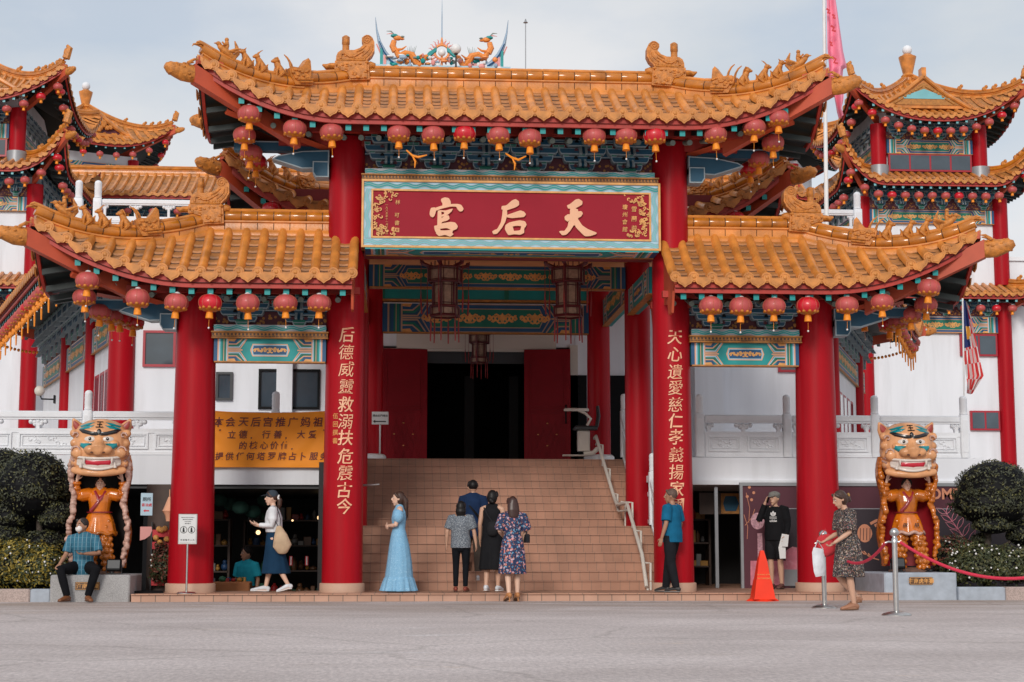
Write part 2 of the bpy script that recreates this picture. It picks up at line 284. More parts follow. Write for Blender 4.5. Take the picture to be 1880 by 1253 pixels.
# ---------------- glazed tile roofs ----------------
roll_m = mat('amber roll tile', (.50, .165, .014), .22, .3, 4, .1, 30, coat=.4, dirt=.5, dcol=(.20, .07, .012), dscale=3)
gap_m = mat('tile gap shade and joints', (.075, .028, .009), .7, .3, 8)  # dark colour painted as shade in the gap under tile lips; also ridge joints
def disc_poly(r, n=12): return [(r * math.cos(2 * PI * i / n), r * math.sin(2 * PI * i / n)) for i in range(n)]
DRIP = [(-.115, .03), (-.125, -.02), (-.095, -.07), (-.045, -.095), (0, -.135), (.045, -.095), (.095, -.07), (.125, -.02), (.115, .03)]
class Roof:
    """hip roof over a rectangle: eaves at (W, D), top edge at (w2, d2); hips turn up at the corners by lift.
    cutL / cutR end the front and back slopes straight at that x instead of in a hip."""
    def __init__(s, W, D, w2, d2, ze, zr, lift, sp=.28, pw=1.25, cutL=None, cutR=None, lod=2, lp=2.1, big=1.0):
        s.W, s.D, s.w2, s.d2, s.ze, s.zr, s.lift, s.sp, s.pw, s.cutL, s.cutR, s.lod, s.lp, s.big = W, D, w2, d2, ze, zr, lift, sp, pw, cutL, cutR, lod, lp, big
    def z(s, t, h): return s.zr - (s.zr - s.ze) * (1 - max(0.0, 1 - t) ** s.pw) + s.lift * h ** s.lp
    def faces(s):
        """(A, a2, B, b2, turn, aL, aR, lod) of each slope"""
        F = [(s.W, s.w2, s.D, s.d2, 0, s.cutL, s.cutR, s.lod), (s.W, s.w2, s.D, s.d2, PI, None if s.cutR is None else -s.cutR, None if s.cutL is None else -s.cutL, min(s.lod, 1))]
        if s.cutR is None: F.append((s.D, s.d2, s.W, s.w2, PI / 2, None, None, min(s.lod, 1)))
        if s.cutL is None: F.append((s.D, s.d2, s.W, s.w2, -PI / 2, None, None, min(s.lod, 1)))
        return F
    def hip(s, h, sx, sy, dz=0.0): return Vector((sx * (s.w2 + (s.W - s.w2) * h), sy * (s.d2 + (s.D - s.d2) * h), s.z(h, h) + dz))
    def eave(s, x, dz=0.0, db=0.0):
        """point of the front eave at local x"""
        h = s._h(x, s.W, s.w2, s.cutL, s.cutR); return Vector((x, -s.D + db, s.z(1, h) + dz))
    def _h(s, a, A, a2, aL, aR):
        if (a < 0 and aL is not None) or (a > 0 and aR is not None): return 0.0
        return min(1.0, max(0.0, (abs(a) - a2) / max(1e-6, A - a2)))
    def make(s, name, parent, org, rz=0.0, mats=None, trim=True, fasc=.19):
        mb = MB(); fb = MB(); rb = MB(); k = s.big
        for (A, a2, B, b2, turn, aL, aR, lod) in s.faces():
            T = Matrix.Rotation(turn, 4, 'Z'); mb.T = fb.T = rb.T = T
            lo = -A if aL is None else aL; hi = A if aR is None else aR
            H = lambda a: s._h(a, A, a2, aL, aR)
            bb = lambda t: b2 + (B - b2) * t
            n = max(4, int((hi - lo) / s.sp)); step = (hi - lo) / n
            ln = math.hypot(B - b2, s.zr - s.ze)
            # base sheet and soffit
            m = 24 if lod else 14
            top = []; und = []
            for i in range(m + 1):
                a = lo + (hi - lo) * i / m; h = H(a); row = []; ro2 = []
                for j in range(7):
                    t = h + (1 - h) * j / 6; row.append((a, -bb(t), s.z(t, h) - .025)); ro2.append((a, -bb(t) + .03, s.z(t, h) - .15 * k))
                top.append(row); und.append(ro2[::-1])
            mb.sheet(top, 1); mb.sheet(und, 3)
            r = .076 * k if lod == 2 else .24 * step
            for i in range(n + 1):
                a = lo + step * i
                if aL is None and i == 0: continue
                if aR is None and i == n: continue
                h = H(a); L_ = ln * (1 - h)
                if L_ > .12:
                    K = max(1, int(L_ / (.30 * k))) if lod == 2 else 4
                    ts = []
                    for q in range(K): ts += [(q / K, 1.0), ((q + .94) / K, 1.07)] if lod == 2 else [(q / K, 1.0)]
                    ts.append((1, 1.1)); ng = 7 if lod == 2 else 4; rows = []
                    for (f, g) in ts:
                        t = h + (1 - h) * f; e = .01
                        p = Vector((a, -bb(t), s.z(t, h))); q1 = s.z(min(1, t + e), h); q0 = s.z(max(0, t - e), h)
                        db = bb(min(1, t + e)) - bb(max(0, t - e)); nv = Vector((0, (q1 - q0), db)).normalized()
                        rows.append([p + Vector((math.cos(PI * w_ / (ng - 1)), 0, 0)) * (r * g) + nv * (math.sin(PI * w_ / (ng - 1)) * r * g * 1.15) for w_ in range(ng)])
                    mb.sheet(rows, 0)
                ez = s.z(1, h)
                if lod == 2:
                    P = lambda u, v: (a + u, -B - .005, ez + .035 + v)
                    mb.prism(disc_poly(.088 * k, 14), P, (0, .05, 0), 2); 
                    mb.prism(disc_poly(.062 * k, 10), lambda u, v: (a + u, -B - .017, ez + .035 + v), (0, .012, 0), 2, back=False)
                    mb.sph((a, -B - .016, ez + .035), (.035 * k, .016, .035 * k), 2, 8, 4)
                else:
                    mb.prism(disc_poly(r * 1.25, 6), lambda u, v: (a + u, -B - .005, ez + .03 + v), (0, .04, 0), 2, back=False)
            for i in range(n):
                a = lo + step * (i + .5); h = H(a); L_ = ln * (1 - h)
                if lod == 2 and L_ > .2:
                    K = max(1, int(L_ / .22))
                    for q in range(K):
                        rows = []
                        for f, dz in ((q / K, -.016), ((q + 1) / K, .030), ((q + 1) / K, -.002), ((q + 1) / K, -.022)):
                            t = h + (1 - h) * f
                            rows.append([(a + u * step * .5, -bb(t), s.z(t, h) + dz + .024 * abs(u) ** 2) for u in (-1, -.5, 0, .5, 1)])
                        mb.sheet(rows[:3], 1); mb.sheet(rows[2:], 4)
                ez = s.z(1, h)
                if lod == 2:
                    sl = (s.z(1, H(a + .05)) - s.z(1, H(a - .05))) / .1
                    mb.prism([(u * step / .28, v * k + sl * u) for u, v in DRIP], lambda u, v: (a + u, -B - .03, ez - .01 + v), (0, .03, 0), 2)
                    mb.prism([(u * .72 * step / .28, v * .72 * k + sl * u - .008) for u, v in DRIP], lambda u, v: (a + u, -B - .037, ez - .01 + v), (0, .007, 0), 2, back=False)
                else:
                    mb.prism([(-step * .45, .02), (-step * .3, -.08 * k), (0, -.13 * k), (step * .3, -.08 * k), (step * .45, .02)], lambda u, v: (a + u, -B - .03, ez - .01 + v), (0, .02, 0), 2)
            # fascia board and rafter ends
            m = 40; f0 = []; f1 = []
            for i in range(m + 1):
                a = lo + (hi - lo) * i / m; ez = s.z(1, H(a)); f0.append((a, -B + .06, ez - .03)); f1.append((a, -B + .06, ez - .03 - fasc * k))
            fb.sheet([f0, f1]); fb.sheet([[(x, y + .05, z) for x, y, z in f1], [(x, y + .05, z) for x, y, z in f0]]); fb.sheet([f1, [(x, y + .05, z) for x, y, z in f1]])
            if trim and turn != PI:
                q = s.sp * (1.0 if lod == 2 else 1.15) ; nn = int((hi - lo - .3) / q); sl = (s.zr - s.ze) / max(.3, B - b2) * .5
                for i in range(nn + 1):
                    a = lo + .15 + (hi - lo - .3) * i / max(1, nn); ez = s.z(1, H(a)); z1 = ez - .035 - fasc * k; e = .045 * k
                    y0, y1 = -B + .13, -B + .75
                    if H(a) > .8: continue
                    vs = [(a + u * e, y, zz + v * e) for (y, zz) in ((y0, z1 - e), (y1, z1 - e + sl * .6)) for u, v in ((-1, -1), (1, -1), (1, 1), (-1, 1))]
                    rb.add(vs, [(0, 1, 2, 3)], 0); rb.add(vs, [(0, 4, 5, 1), (1, 5, 6, 2), (2, 6, 7, 3), (3, 7, 4, 0)], 1)
                    if lod == 2 and H(a) < .55:
                        rb.tube([(a - .09, -B + .55, z1 - .1), (a - .09, -B + 1.0, z1 - .1 + sl * .4)], .047, 10, 2)
        mb.T = fb.T = rb.T = None
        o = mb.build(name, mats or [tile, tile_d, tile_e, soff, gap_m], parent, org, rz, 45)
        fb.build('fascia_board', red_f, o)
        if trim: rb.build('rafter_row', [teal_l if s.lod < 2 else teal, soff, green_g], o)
        s.obj = o
        return o
    def ridges(s, back=True, fr=None):
        """roll-tile ridges along the top and down the hips"""
        k = s.big; o = s.obj
        def sweep(pts, name, hb, end=False):
            mb = MB(); P = [Vector(p) for p in pts]; n = len(P)
            sd = [(P[min(i + 1, n - 1)] - P[max(i - 1, 0)]) for i in range(n)]
            sd = [Vector((d.y, -d.x, 0)).normalized() for d in sd]
            prof = [(.10, -.06), (.10, .0), (.078, .02), (.06, .05), (.056, hb - .05), (.082, hb - .035), (.082, hb - .012), (.05, hb)]
            ring = [(a * k, z * k) for a, z in prof] + [(-a * k, z * k) for a, z in prof[::-1]]
            rows = [[P[i] + sd[i] * a + Vector((0, 0, z)) for a, z in ring] for i in range(n)]
            mb.sheet(rows, 0); mb.add(rows[0], [tuple(range(len(ring)))]); mb.add(rows[-1], [tuple(range(len(ring)))[::-1]])
            # roll tiles as a jointed tube, a thin capping roll above
            L_ = sum((P[i + 1] - P[i]).length for i in range(n - 1)); K = max(2, int(L_ / (.27 * k)))
            cum = [0]
            for i in range(n - 1): cum.append(cum[-1] + (P[i + 1] - P[i]).length)
            def pos(d):
                for i in range(n - 1):
                    if d <= cum[i + 1] or i == n - 2: return P[i].lerp(P[i + 1], (d - cum[i]) / max(1e-6, cum[i + 1] - cum[i]))
            q = []; rr = []
            for j in range(K):
                for f, g in ((0.0, .97), (.04, 1.04), (.90, 1.0), (.96, .93)):
                    q.append(pos(L_ * (j + f) / K) + Vector((0, 0, (hb + .072) * k))); rr.append(.088 * k * g)
            q.append(pos(L_) + Vector((0, 0, (hb + .072) * k))); rr.append(.08 * k)
            if s.lod < 2: q = q[::4] + [q[-1]]; rr = rr[::4] + [rr[-1]]
            mb.tube(q, rr, 10 if s.lod == 2 else 6, 2)
            if s.lod == 2:
                for j in range(1, K): c = pos(L_ * j / K) + Vector((0, 0, (hb + .072) * k)); d = (pos(L_ * j / K + .01) - pos(L_ * j / K - .01)).normalized() * .007; mb.tube([c - d, c + d], .0905 * k, 10, 1)
            mb.tube([p + Vector((0, 0, .095 * k)) for p in q], [r_ * .45 for r_ in rr], 6, 0)
            if s.lod == 2:
                for j in range(K):
                    i = min(n - 2, next((i for i in range(n - 1) if L_ * j / K <= cum[i + 1]), n - 2)); c = pos(L_ * j / K)
                    for u in (-1, 1): mb.tube([c + sd[i] * (.0605 * k * u) + Vector((0, 0, .05 * k)), c + sd[i] * (.0565 * k * u) + Vector((0, 0, (hb - .03) * k))], .006, 4, 1)
            return mb.build(name, [tile, gap_m, roll_m], o, (0, 0, 0), 0, 50)
        n = 9
        if s.w2 > 0 and s.d2 == 0:
            a = -s.w2 if s.cutL is None else s.cutL; b = s.w2 if s.cutR is None else s.cutR
            sweep([(a + (b - a) * i / 6, 0, s.zr - .02) for i in range(7)], 'main_ridge', .21)
        for sx in (-1, 1):
            if (sx < 0 and s.cutL is not None) or (sx > 0 and s.cutR is not None): continue
            for sy in ((-1, 1) if back else (-1,)):
                if s.lod == 2:
                    sweep([s.hip(.0 + .36 * i / 8, sx, sy, -.01) for i in range(9)], 'inner_hip_ridge', .17); sweep([s.hip(.33 + .64 * i / 12, sx, sy, -.01) for i in range(13)], 'hip_ridge', .09)
                else: sweep([s.hip(.02 + .95 * i / 14, sx, sy, -.01) for i in range(15)], 'hip_ridge', .10)
    def corner_beams(s, sides=(-1, 1), back=True, ext=.52):
        k = s.big
        for sx in sides:
            for sy in ((-1, 1) if back else (-1,)):
                mb = MB(); c = s.hip(1, sx, sy, 0); d = (s.hip(1, sx, sy) - s.hip(.0, sx, sy)); d.z = 0; d.normalize()
                p0 = s.hip(.35, sx, sy); a = Vector((p0.x, p0.y, c.z - .72 * k)); a.z = s.z(1, 0) - .32 * k
                b = Vector((c.x, c.y, c.z - .33 * k)) + d * .05 * k; up = Vector((0, 0, 1)); sd = d.cross(up)
                hw, hh = .085 * k, .15 * k
                mb.add([a + sd * u * hw + up * v * hh * .8 for u, v in ((-1, -1), (1, -1), (1, 1), (-1, 1))] + [b + sd * u * hw + up * v * hh for u, v in ((-1, -1), (1, -1), (1, 1), (-1, 1))],
                       [(0, 1, 5, 4), (1, 2, 6, 5), (2, 3, 7, 6), (3, 0, 4, 7), (4, 5, 6, 7), (3, 2, 1, 0)], 0)
                # upper flying board to the tile corner
                mb.add([b + d * -.5 * k + sd * u * hw * .8 + up * (v * .05 + .2) * k for u, v in ((-1, -1), (1, -1), (1, 1), (-1, 1))] + [c + d * -.02 + sd * u * hw * .8 + up * (v * .06 - .1) * k for u, v in ((-1, -1), (1, -1), (1, 1), (-1, 1))],
                       [(0, 1, 5, 4), (1, 2, 6, 5), (2, 3, 7, 6), (3, 0, 4, 7), (4, 5, 6, 7), (3, 2, 1, 0)], 0)
                # carved dragon head on the beam end
                q = [b + d * (t * k) + up * (z * k) for t, z in ((0, 0), (.06, .0), (.18, .0), (.28, .02), (.40, .045), (.47, .07))]
                mb.tube(q, [(.10 * k, .15 * k), (.112 * k, .155 * k), (.11 * k, .15 * k), (.105 * k, .13 * k), (.10 * k, .10 * k), (.05 * k, .05 * k)], 12, 1, side=sd)
                RR = random.Random(3)
                for i in range(26 if s.lod == 2 else 8):
                    t = RR.uniform(.05, .42); an = RR.uniform(-1.3, 1.3) + (0 if RR.random() < .5 else PI); rr = (.152 - .14 * t) * k
                    mb.sph(b + d * (t * k) + sd * math.cos(an) * rr * .75 + up * (math.sin(an) * rr + t * .1 * k), (.035 * k, .03 * k, .022 * k), 1, 7, 4)
                for u in (-1, 1):
                    mb.tube([b + d * .12 * k + sd * u * .08 * k + up * .14 * k, b + d * .02 * k + sd * u * .11 * k + up * .21 * k, b + d * -.06 * k + sd * u * .1 * k + up * .22 * k], [.03 * k, .022 * k, .008 * k], 6, 1)
                mb.build('corner_beam', [orange_red, orn], s.obj)
green_g = mat('grey green rafter end', (0.20, 0.25, 0.22), 0.6, 0.15)

# ---- carved ridge figures (shared meshes) ----
def fig_ridge_dragon():
    """owl-tailed ridge dragon: biting base, curled tail with a spiral, sword hilt; faces +x"""
    mb = MB(); S = 1 / 985.0
    tp = lambda poly: [((x - 570) * S, (915 - y) * S) for x, y in poly][::-1]
    P = lambda y0: (lambda u, v: (u, y0, v))
    body = [(300, 600), (305, 520), (330, 455), (385, 415), (470, 408), (600, 408), (700, 368), (760, 305), (727, 245), (730, 190), (780, 152), (850, 145), (908, 188), (940, 260), (942, 400), (900, 490), (840, 550), (800, 600)]
    base = [(285, 605), (850, 605), (855, 700), (870, 915), (540, 935), (470, 800), (280, 750)]
    mb.prism(tp(body), P(-.10), (0, .20, 0)); mb.prism(tp(base), P(-.125), (0, .25, 0))
    ins = lambda poly, f: [(570 + 0 + (x - (sum(a for a, b in poly) / len(poly))) * f + (sum(a for a, b in poly) / len(poly)) - 570, (y - sum(b for a, b in poly) / len(poly)) * f + sum(b for a, b in poly) / len(poly)) for x, y in poly]
    for sy in (-1, 1):
        mb.prism(tp(ins(base, .86)), P(sy * .14 - .014), (0, .028, 0))
        def sp(cx, cy, r0, r1, t0, t1, w): return [((cx - 570 + (r0 + (r1 - r0) * i / 22) * math.cos(t0 + (t1 - t0) * i / 22)) * S, (915 - cy - (r0 + (r1 - r0) * i / 22) * math.sin(t0 + (t1 - t0) * i / 22)) * S) for i in range(23)]
        t3 = lambda pts, r: mb.tube([(u, sy * .105, v) for u, v in pts], r, 6)
        t3(sp(815, 225, 8, 85, 0, 4 * PI, 1), .011)
        W_ = lambda pts: [((x - 570) * S, (915 - y) * S) for x, y in pts]
        t3(W_([(900, 300), (905, 390), (860, 470), (790, 540)]), .013); t3(W_([(860, 330), (850, 390), (800, 450), (740, 500)]), .013)
        t3(W_([(380, 560), (390, 480), (450, 470), (520, 520), (600, 520), (680, 470), (760, 420)]), .02)
        t3(W_([(320, 585), (420, 590), (560, 580), (700, 585), (790, 580)]), .016); t3(W_([(640, 440), (720, 400), (800, 330)]), .012)
        RR = random.Random(5)
        for i in range(34):
            x = RR.uniform(310, 830); y = RR.uniform(620, 900)
            if x < 470 and y > 760: continue
            mb.sph(((x - 570) * S, sy * .15, (915 - y) * S), (RR.uniform(.014, .04), .022, RR.uniform(.012, .028)), 0, 7, 4)
        for i in range(14): mb.sph(((RR.uniform(430, 780) - 570) * S, sy * .10, (915 - RR.uniform(480, 580)) * S), (.03, .02, .02), 0, 7, 4)
    # side snouts
    mb.tube([((x - 570) * S, 0, (915 - y) * S) for x, y in ((300, 670), (200, 670), (140, 680), (75, 645))], [(.09, .06), (.085, .055), (.07, .05), (.03, .015)], 10, side=(0, 1, 0))
    mb.tube([((x - 570) * S, 0, (915 - y) * S) for x, y in ((830, 670), (890, 640), (925, 650), (945, 690))], [(.10, .07), (.09, .07), (.08, .06), (.04, .03)], 10, side=(0, 1, 0))
    mb.lathe([(.062, 0), (.058, .09), (.062, .11)], (-.112, 0, .508), 10); mb.lathe([(.05, 0), (.068, .02), (.066, .15), (.03, .175), (.0, .178)], (-.112, 0, .62), 6)
    return mb
def fig_beast(kind):
    """seated animal on a roll tile, looking to -x, about 0.3 m"""
    mb = MB(); t = mb.tube
    t([(.07, 0, -.03), (.06, 0, .08), (.0, 0, .17), (-.03, 0, .22)], [.055, .075, .06, .045], 10, rnd=True)        # trunk
    mb.sph((-.055, 0, .265), (.06, .045, .05), 0, 10, 6); mb.sph((-.105, 0, .25), (.035, .03, .026), 0, 8, 5)        # head, muzzle
    for u in (-1, 1):
        t([(-.015, u * .035, .15), (-.045, u * .04, .06), (-.05, u * .04, -.04)], [.028, .022, .024], 7, rnd=True)   # fore legs
        t([(.07, u * .05, .05), (.03, u * .06, .0), (.0, u * .055, -.04)], [.045, .035, .025], 7, rnd=True)
        if kind == 0: t([(-.04, u * .03, .30), (-.02, u * .04, .335)], [.016, .006], 6)
        if kind == 1: t([(-.05, u * .02, .30), (-.01, u * .035, .36), (.03, u * .04, .385)], [.014, .01, .005], 6)
    t([(.11, 0, .0), (.15, 0, .06), (.145, 0, .12), (.17, 0, .16)], [.03, .03, .022, .008], 7)
    if kind == 2: t([(-.06, 0, .31), (-.02, 0, .33), (.02, 0, .27), (.05, 0, .2)], [.02, .026, .022, .01], 7)
    return mb
def fig_tip():
    """rider on a bird and a leaf-scroll at the very corner, looking to -x"""
    mb = MB(); t = mb.tube
    t([(.22, 0, -.02), (.12, 0, .10), (.0, 0, .12), (-.12, 0, .20)], [.05, .085, .08, .05], 10, rnd=True)
    mb.sph((-.15, 0, .25), (.055, .045, .05)); t([(-.18, 0, .25), (-.25, 0, .235)], [.025, .008], 6)
    t([(.02, 0, .14), (.03, 0, .26), (.02, 0, .34)], [.05, .055, .04], 8, rnd=True); mb.sph((.015, 0, .38), .045)
    t([(.2, 0, .03), (.28, 0, .16), (.25, 0, .28), (.19, 0, .40)], [.05, .055, .04, .012], 7)
    for u in (-1, 1): t([(.03, u * .04, .28), (-.05, u * .06, .25), (-.1, u * .05, .29)], [.024, .02, .018], 6); t([(.06, u * .06, .12), (.20, u * .13, .19), (.30, u * .12, .23)], [.03, .035, .01], 6)
    return mb
def fig_leaf():
    mb = MB()
    mb.tube([(.12, 0, .02), (.0, 0, .06), (-.10, 0, .05), (-.18, 0, -.02), (-.20, 0, -.08)], [.05, .055, .05, .035, .012], 8)
    mb.tube([(.1, 0, -.1), (-.02, 0, -.06), (-.16, 0, -.09), (-.26, 0, -.15), (-.27, 0, -.24)], [.045, .055, .045, .03, .008], 8)
    for u in (-1, 1): mb.tube([(.05, u * .05, .0), (-.08, u * .08, -.02), (-.2, u * .06, -.12)], [.04, .035, .012], 7)
    return mb
def fig_hip_dragon():
    """hip dragon head with two whisker horns, looking to -x; a blade-shaped crest behind"""
    mb = MB(); S = 1 / 440.0; P = lambda y0: (lambda u, v: (u, y0, v))
    q = lambda poly: [((x - 310) * S, (590 - y) * S) for x, y in poly][::-1]
    mb.prism(q([(210, 470), (235, 455), (300, 460), (330, 440), (380, 378), (398, 400), (402, 590), (255, 595), (215, 520)]), P(-.11), (0, .22, 0))
    mb.prism(q([(225, 480), (300, 470), (390, 470), (390, 545), (265, 560), (228, 510)]), P(-.135), (0, .27, 0))
    RR = random.Random(4)
    for sy in (-1, 1):
        for i in range(18): mb.sph(((RR.uniform(225, 385) - 310) * S, sy * .14, (590 - RR.uniform(475, 550)) * S), (.035, .02, .022), 0, 7, 4)
        mb.tube([((x - 310) * S, sy * .14, (590 - y) * S) for x, y in ((290, 555), (400, 548))], .018, 6); mb.tube([((x - 310) * S, sy * .14, (590 - y) * S) for x, y in ((290, 575), (400, 568))], .018, 6)
        mb.tube([((x - 310) * S + (.09 if sy > 0 else 0), sy * .06, (590 - y) * S) for x, y in ((235, 455), (228, 420), (210, 385), (183, 362))], [.026, .02, .016, .008], 7)
    return mb
FIG = {}
def figure(kind, parent, loc, rz=0.0, flip=False, sc=1.0, name='ridge_beast'):
    if kind not in FIG:
        bw = kind[0] == 'b'
        mb = {'dragon': fig_ridge_dragon, 'b0': lambda: fig_beast(0), 'b1': lambda: fig_beast(1), 'b2': lambda: fig_beast(2), 'tip': fig_tip, 'leaf': fig_leaf, 'hip': fig_hip_dragon}[kind]()
        if bw: mb.v = [Vector((p[0] * 1.15, p[1] * 1.5, p[2] * 1.12)) for p in mb.v]
        o = mb.build(name, orn, None, smooth=50); FIG[kind] = o.data; bpy.data.objects.remove(o)
    o = link(name, FIG[kind], parent, loc, rz); o.scale = (-sc if flip else sc, sc, sc); return o
def hip_figures(rf, sx, sy=-1, sc=1.0, ts=(.83, .70, .61, .49, .35), part=None):
    """leaf scroll and rider at the corner, three seated beasts, then the hip dragon head"""
    o = part or rf.obj; top = .20 * rf.big
    a = rf.hip(0, sx, sy); b = rf.hip(1, sx, sy); yaw = math.atan2(sy * (rf.D - rf.d2), (rf.W - rf.w2))     # heading of the hip, for sx > 0
    for kind, t, nm, dz in (('leaf', .965, 'corner_scroll', .03), ('tip', ts[0], 'ridge_rider', .03), ('b0', ts[1], 'ridge_beast', .03), ('b1', ts[2], 'ridge_beast', .03), ('b2', ts[3], 'ridge_beast', .03), ('hip', ts[4], 'hip_dragon_head', -.10)):
        p = rf.hip(t, sx, sy); e = rf.hip(min(1.05, t + .05), sx, sy) - rf.hip(t - .05, sx, sy); pitch = math.atan2(e.z, math.hypot(e.x, e.y))
        f = figure(kind, o, (p.x, p.y, p.z + top + dz * rf.big), 0, False, sc * rf.big * {'leaf': .50, 'tip': .80, 'hip': .95}.get(kind, .80), nm)
        head = math.atan2(e.y, e.x) + PI          # figures look to -x
        tilt = pitch * (.9 if kind in ('hip', 'leaf') else .35)
        f.rotation_euler = (Matrix.Rotation(head, 3, 'Z') @ Matrix.Rotation(tilt, 3, 'Y')).to_euler()
# ---------------- painted work ----------------
def inset(poly, d):
    """offset a counter-clockwise polygon inwards by d"""
    n = len(poly); res = []
    for i in range(n):
        (x0, y0), (x1, y1), (x2, y2) = poly[i - 1], poly[i], poly[(i + 1) % n]
        a = Vector((x1 - x0, y1 - y0)).normalized(); b = Vector((x2 - x1, y2 - y1)).normalized()
        na, nb = Vector((-a.y, a.x)), Vector((-b.y, b.x)); k = 1 + na.dot(nb)
        o = (na + nb) / max(.35, k) * d; res.append((x1 + o.x, y1 + o.y))
    return res
def outlined(mb, poly, y, d, me=0, mf=1, w=.016):
    """blue bracket piece with a pale painted edge; front at y, reaching back to y + d"""
    mb.prism(poly, XZ(y), (0, d, 0), me); mb.prism(inset(poly, w), XZ(y - .006), (0, .006, 0), mf, back=False)
def wave(mb, x0, x1, z0, z1, y, mats, per=.26, flip=1, vert=False):
    """running wave border: mats = (ground, band, line)"""
    P = XZ(y); h = z1 - z0; n = max(8, int((x1 - x0) / per * 10)); zc = (z0 + z1) / 2
    mb.prism([(x0, z0), (x1, z0), (x1, z1), (x0, z1)], P, (0, .02, 0), mats[0])
    f = lambda off: [(x0 + (x1 - x0) * i / n, zc + off + flip * h * .16 * math.sin(2 * PI * (x1 - x0) * i / n / per)) for i in range(n + 1)]
    mb.band(f(0), h * .50, XZ(y - .003), (0, .003, 0), mats[1])
    for o in (-.29, .29, 0.02): mb.band(f(o * h), h * .07, XZ(y - .006), (0, .003, 0), mats[2])
def scroll(mb, cx, cz, w, h, y, m, seed=1, n=5, r=.012):
    """gold scrollwork, mirrored left and right"""
    RR = random.Random(seed)
    for i in range(n):
        u = (i + .5) / n * w / 2; s = h * (.5 - .3 * i / n); up = 1 if i % 2 else -1; t0 = RR.uniform(0, 1)
        for sx in (-1, 1):
            p = [(cx + sx * (u + math.cos(t0 + a * .75) * s * (.55 - .05 * a)), cz + up * math.sin(t0 + a * .75) * s * (.75 - .06 * a)) for a in range(8)]
            mb.band(p, r * 1.7, XZ(y - .002 * (i % 3) - .002), (0, .004, 0), m)
    for sx in (-1, 1):
        p = [(cx + sx * (w * .12 + w * .38 * a / 9), cz + math.sin(a * 1.1) * h * .16) for a in range(10)]; mb.band(p, r * 1.6, XZ(y - .007), (0, .004, 0), m)
    mb.prism([(cx - h * .22, cz), (cx, cz - h * .4), (cx + h * .22, cz), (cx, cz + h * .4)], XZ(y - .008), (0, .006, 0), m)
BM = None
def beam_art(mb, x0, x1, z0, z1, y, d, lod=2, rich=False):
    """painted beam; material slots as in BEAM_MATS"""
    W, H = x1 - x0, z1 - z0; zc = (z0 + z1) / 2; xc = (x0 + x1) / 2; P = lambda k: XZ(y - .003 * k)
    mb.box(x0, x1, y, y + d, z0, z1, 0)
    q = lambda k, pts, m: mb.prism(pts, P(k), (0, .003, 0), m, back=False)
    rect = lambda a, b, c, e: [(a, c), (b, c), (b, e), (a, e)]
    e = min(.24 * H / .38 * 1.1, W * .13)                                     # striped end
    seq = [(0, .25, 3), (.25, .34, 1), (.34, .44, 4), (.44, .56, 0), (.56, .66, 2), (.66, .70, 1), (.70, .84, 2), (.84, .92, 4), (.92, 1.0, 1)]
    for s_ in (0, 1):
        X = (lambda f: x0 + f * e) if s_ == 0 else (lambda f: x1 - f * e)
        for a, b, m in seq: q(1, rect(min(X(a), X(b)), max(X(a), X(b)), z0, z1), m)
        sg = 1 if s_ == 0 else -1; xs = X(1.0); g = H * .62                     # K-shaped corner work
        for t in (-1, 1):
            q(1, [(xs, zc + t * H * .5), (xs + sg * g * .75, zc + t * H * .5), (xs + sg * g * .5, zc + t * H * .25), (xs, zc + t * H * .25)][::sg * t], 3)
            q(2, [(xs, zc + t * H * .5), (xs + sg * g * .55, zc + t * H * .5), (xs + sg * g * .42, zc + t * H * .38), (xs, zc + t * H * .40)][::sg * t], 5)
            for (o, w, m) in ((.265, .05, 1), (.20, .075, 2), (.13, .05, 4), (.075, .05, 1)):
                L_ = [(xs, zc + t * H * o), (xs + sg * (g * (.55 + (.27 - o) * 1.5)), zc + t * H * o), (xs + sg * (g * (1.0 + (.27 - o) * 1.55)), zc + t * H * .5)]
                mb.band(L_, H * w, P(3), (0, .003, 0), m)
        mb.band([(xs, zc), (xs + sg * g * 1.0, zc)], H * .06, P(3), (0, .003, 0), 1)
    hx0, hx1 = x0 + e + H * .62 * 1.02, x1 - e - H * .62 * 1.02; tp = H * .30
    hexa = lambda k: [(hx0 + k * 1.5, zc), (hx0 + tp + k * .6, z0 + k), (hx1 - tp - k * .6, z0 + k), (hx1 - k * 1.5, zc), (hx1 - tp - k * .6, z1 - k), (hx0 + tp + k * .6, z1 - k)]
    if rich:
        q(1, hexa(0), 1); q(2, hexa(H * .035), 3); q(3, hexa(H * .16), 1); q(4, hexa(H * .19), 2)
        n = max(1, int((hx1 - hx0) / (H * 1.1)))
        for i in range(n): scroll(mb, hx0 + (hx1 - hx0) * (i + .5) / n, zc, (hx1 - hx0) / n * .9, H * .5, y - .014, 5, 3 + i, 4, .014 * H / .4)
    else:
        q(1, hexa(H * .01), 0); q(2, hexa(H * .22), 1); q(3, hexa(H * .26), 4); q(4, hexa(H * .30), 3)
        scroll(mb, xc, zc, (hx1 - hx0) * .62, H * .34, y - .014, 5, 2, 5 if lod == 2 else 3, .013)
    mb.box(x0 + .01, x1 - .01, y - .02, y + d * .5, z0 - .022, z0, 6)
BEAM_MATS = [teal, peach, green, blue, palebl, gold, gold_d]
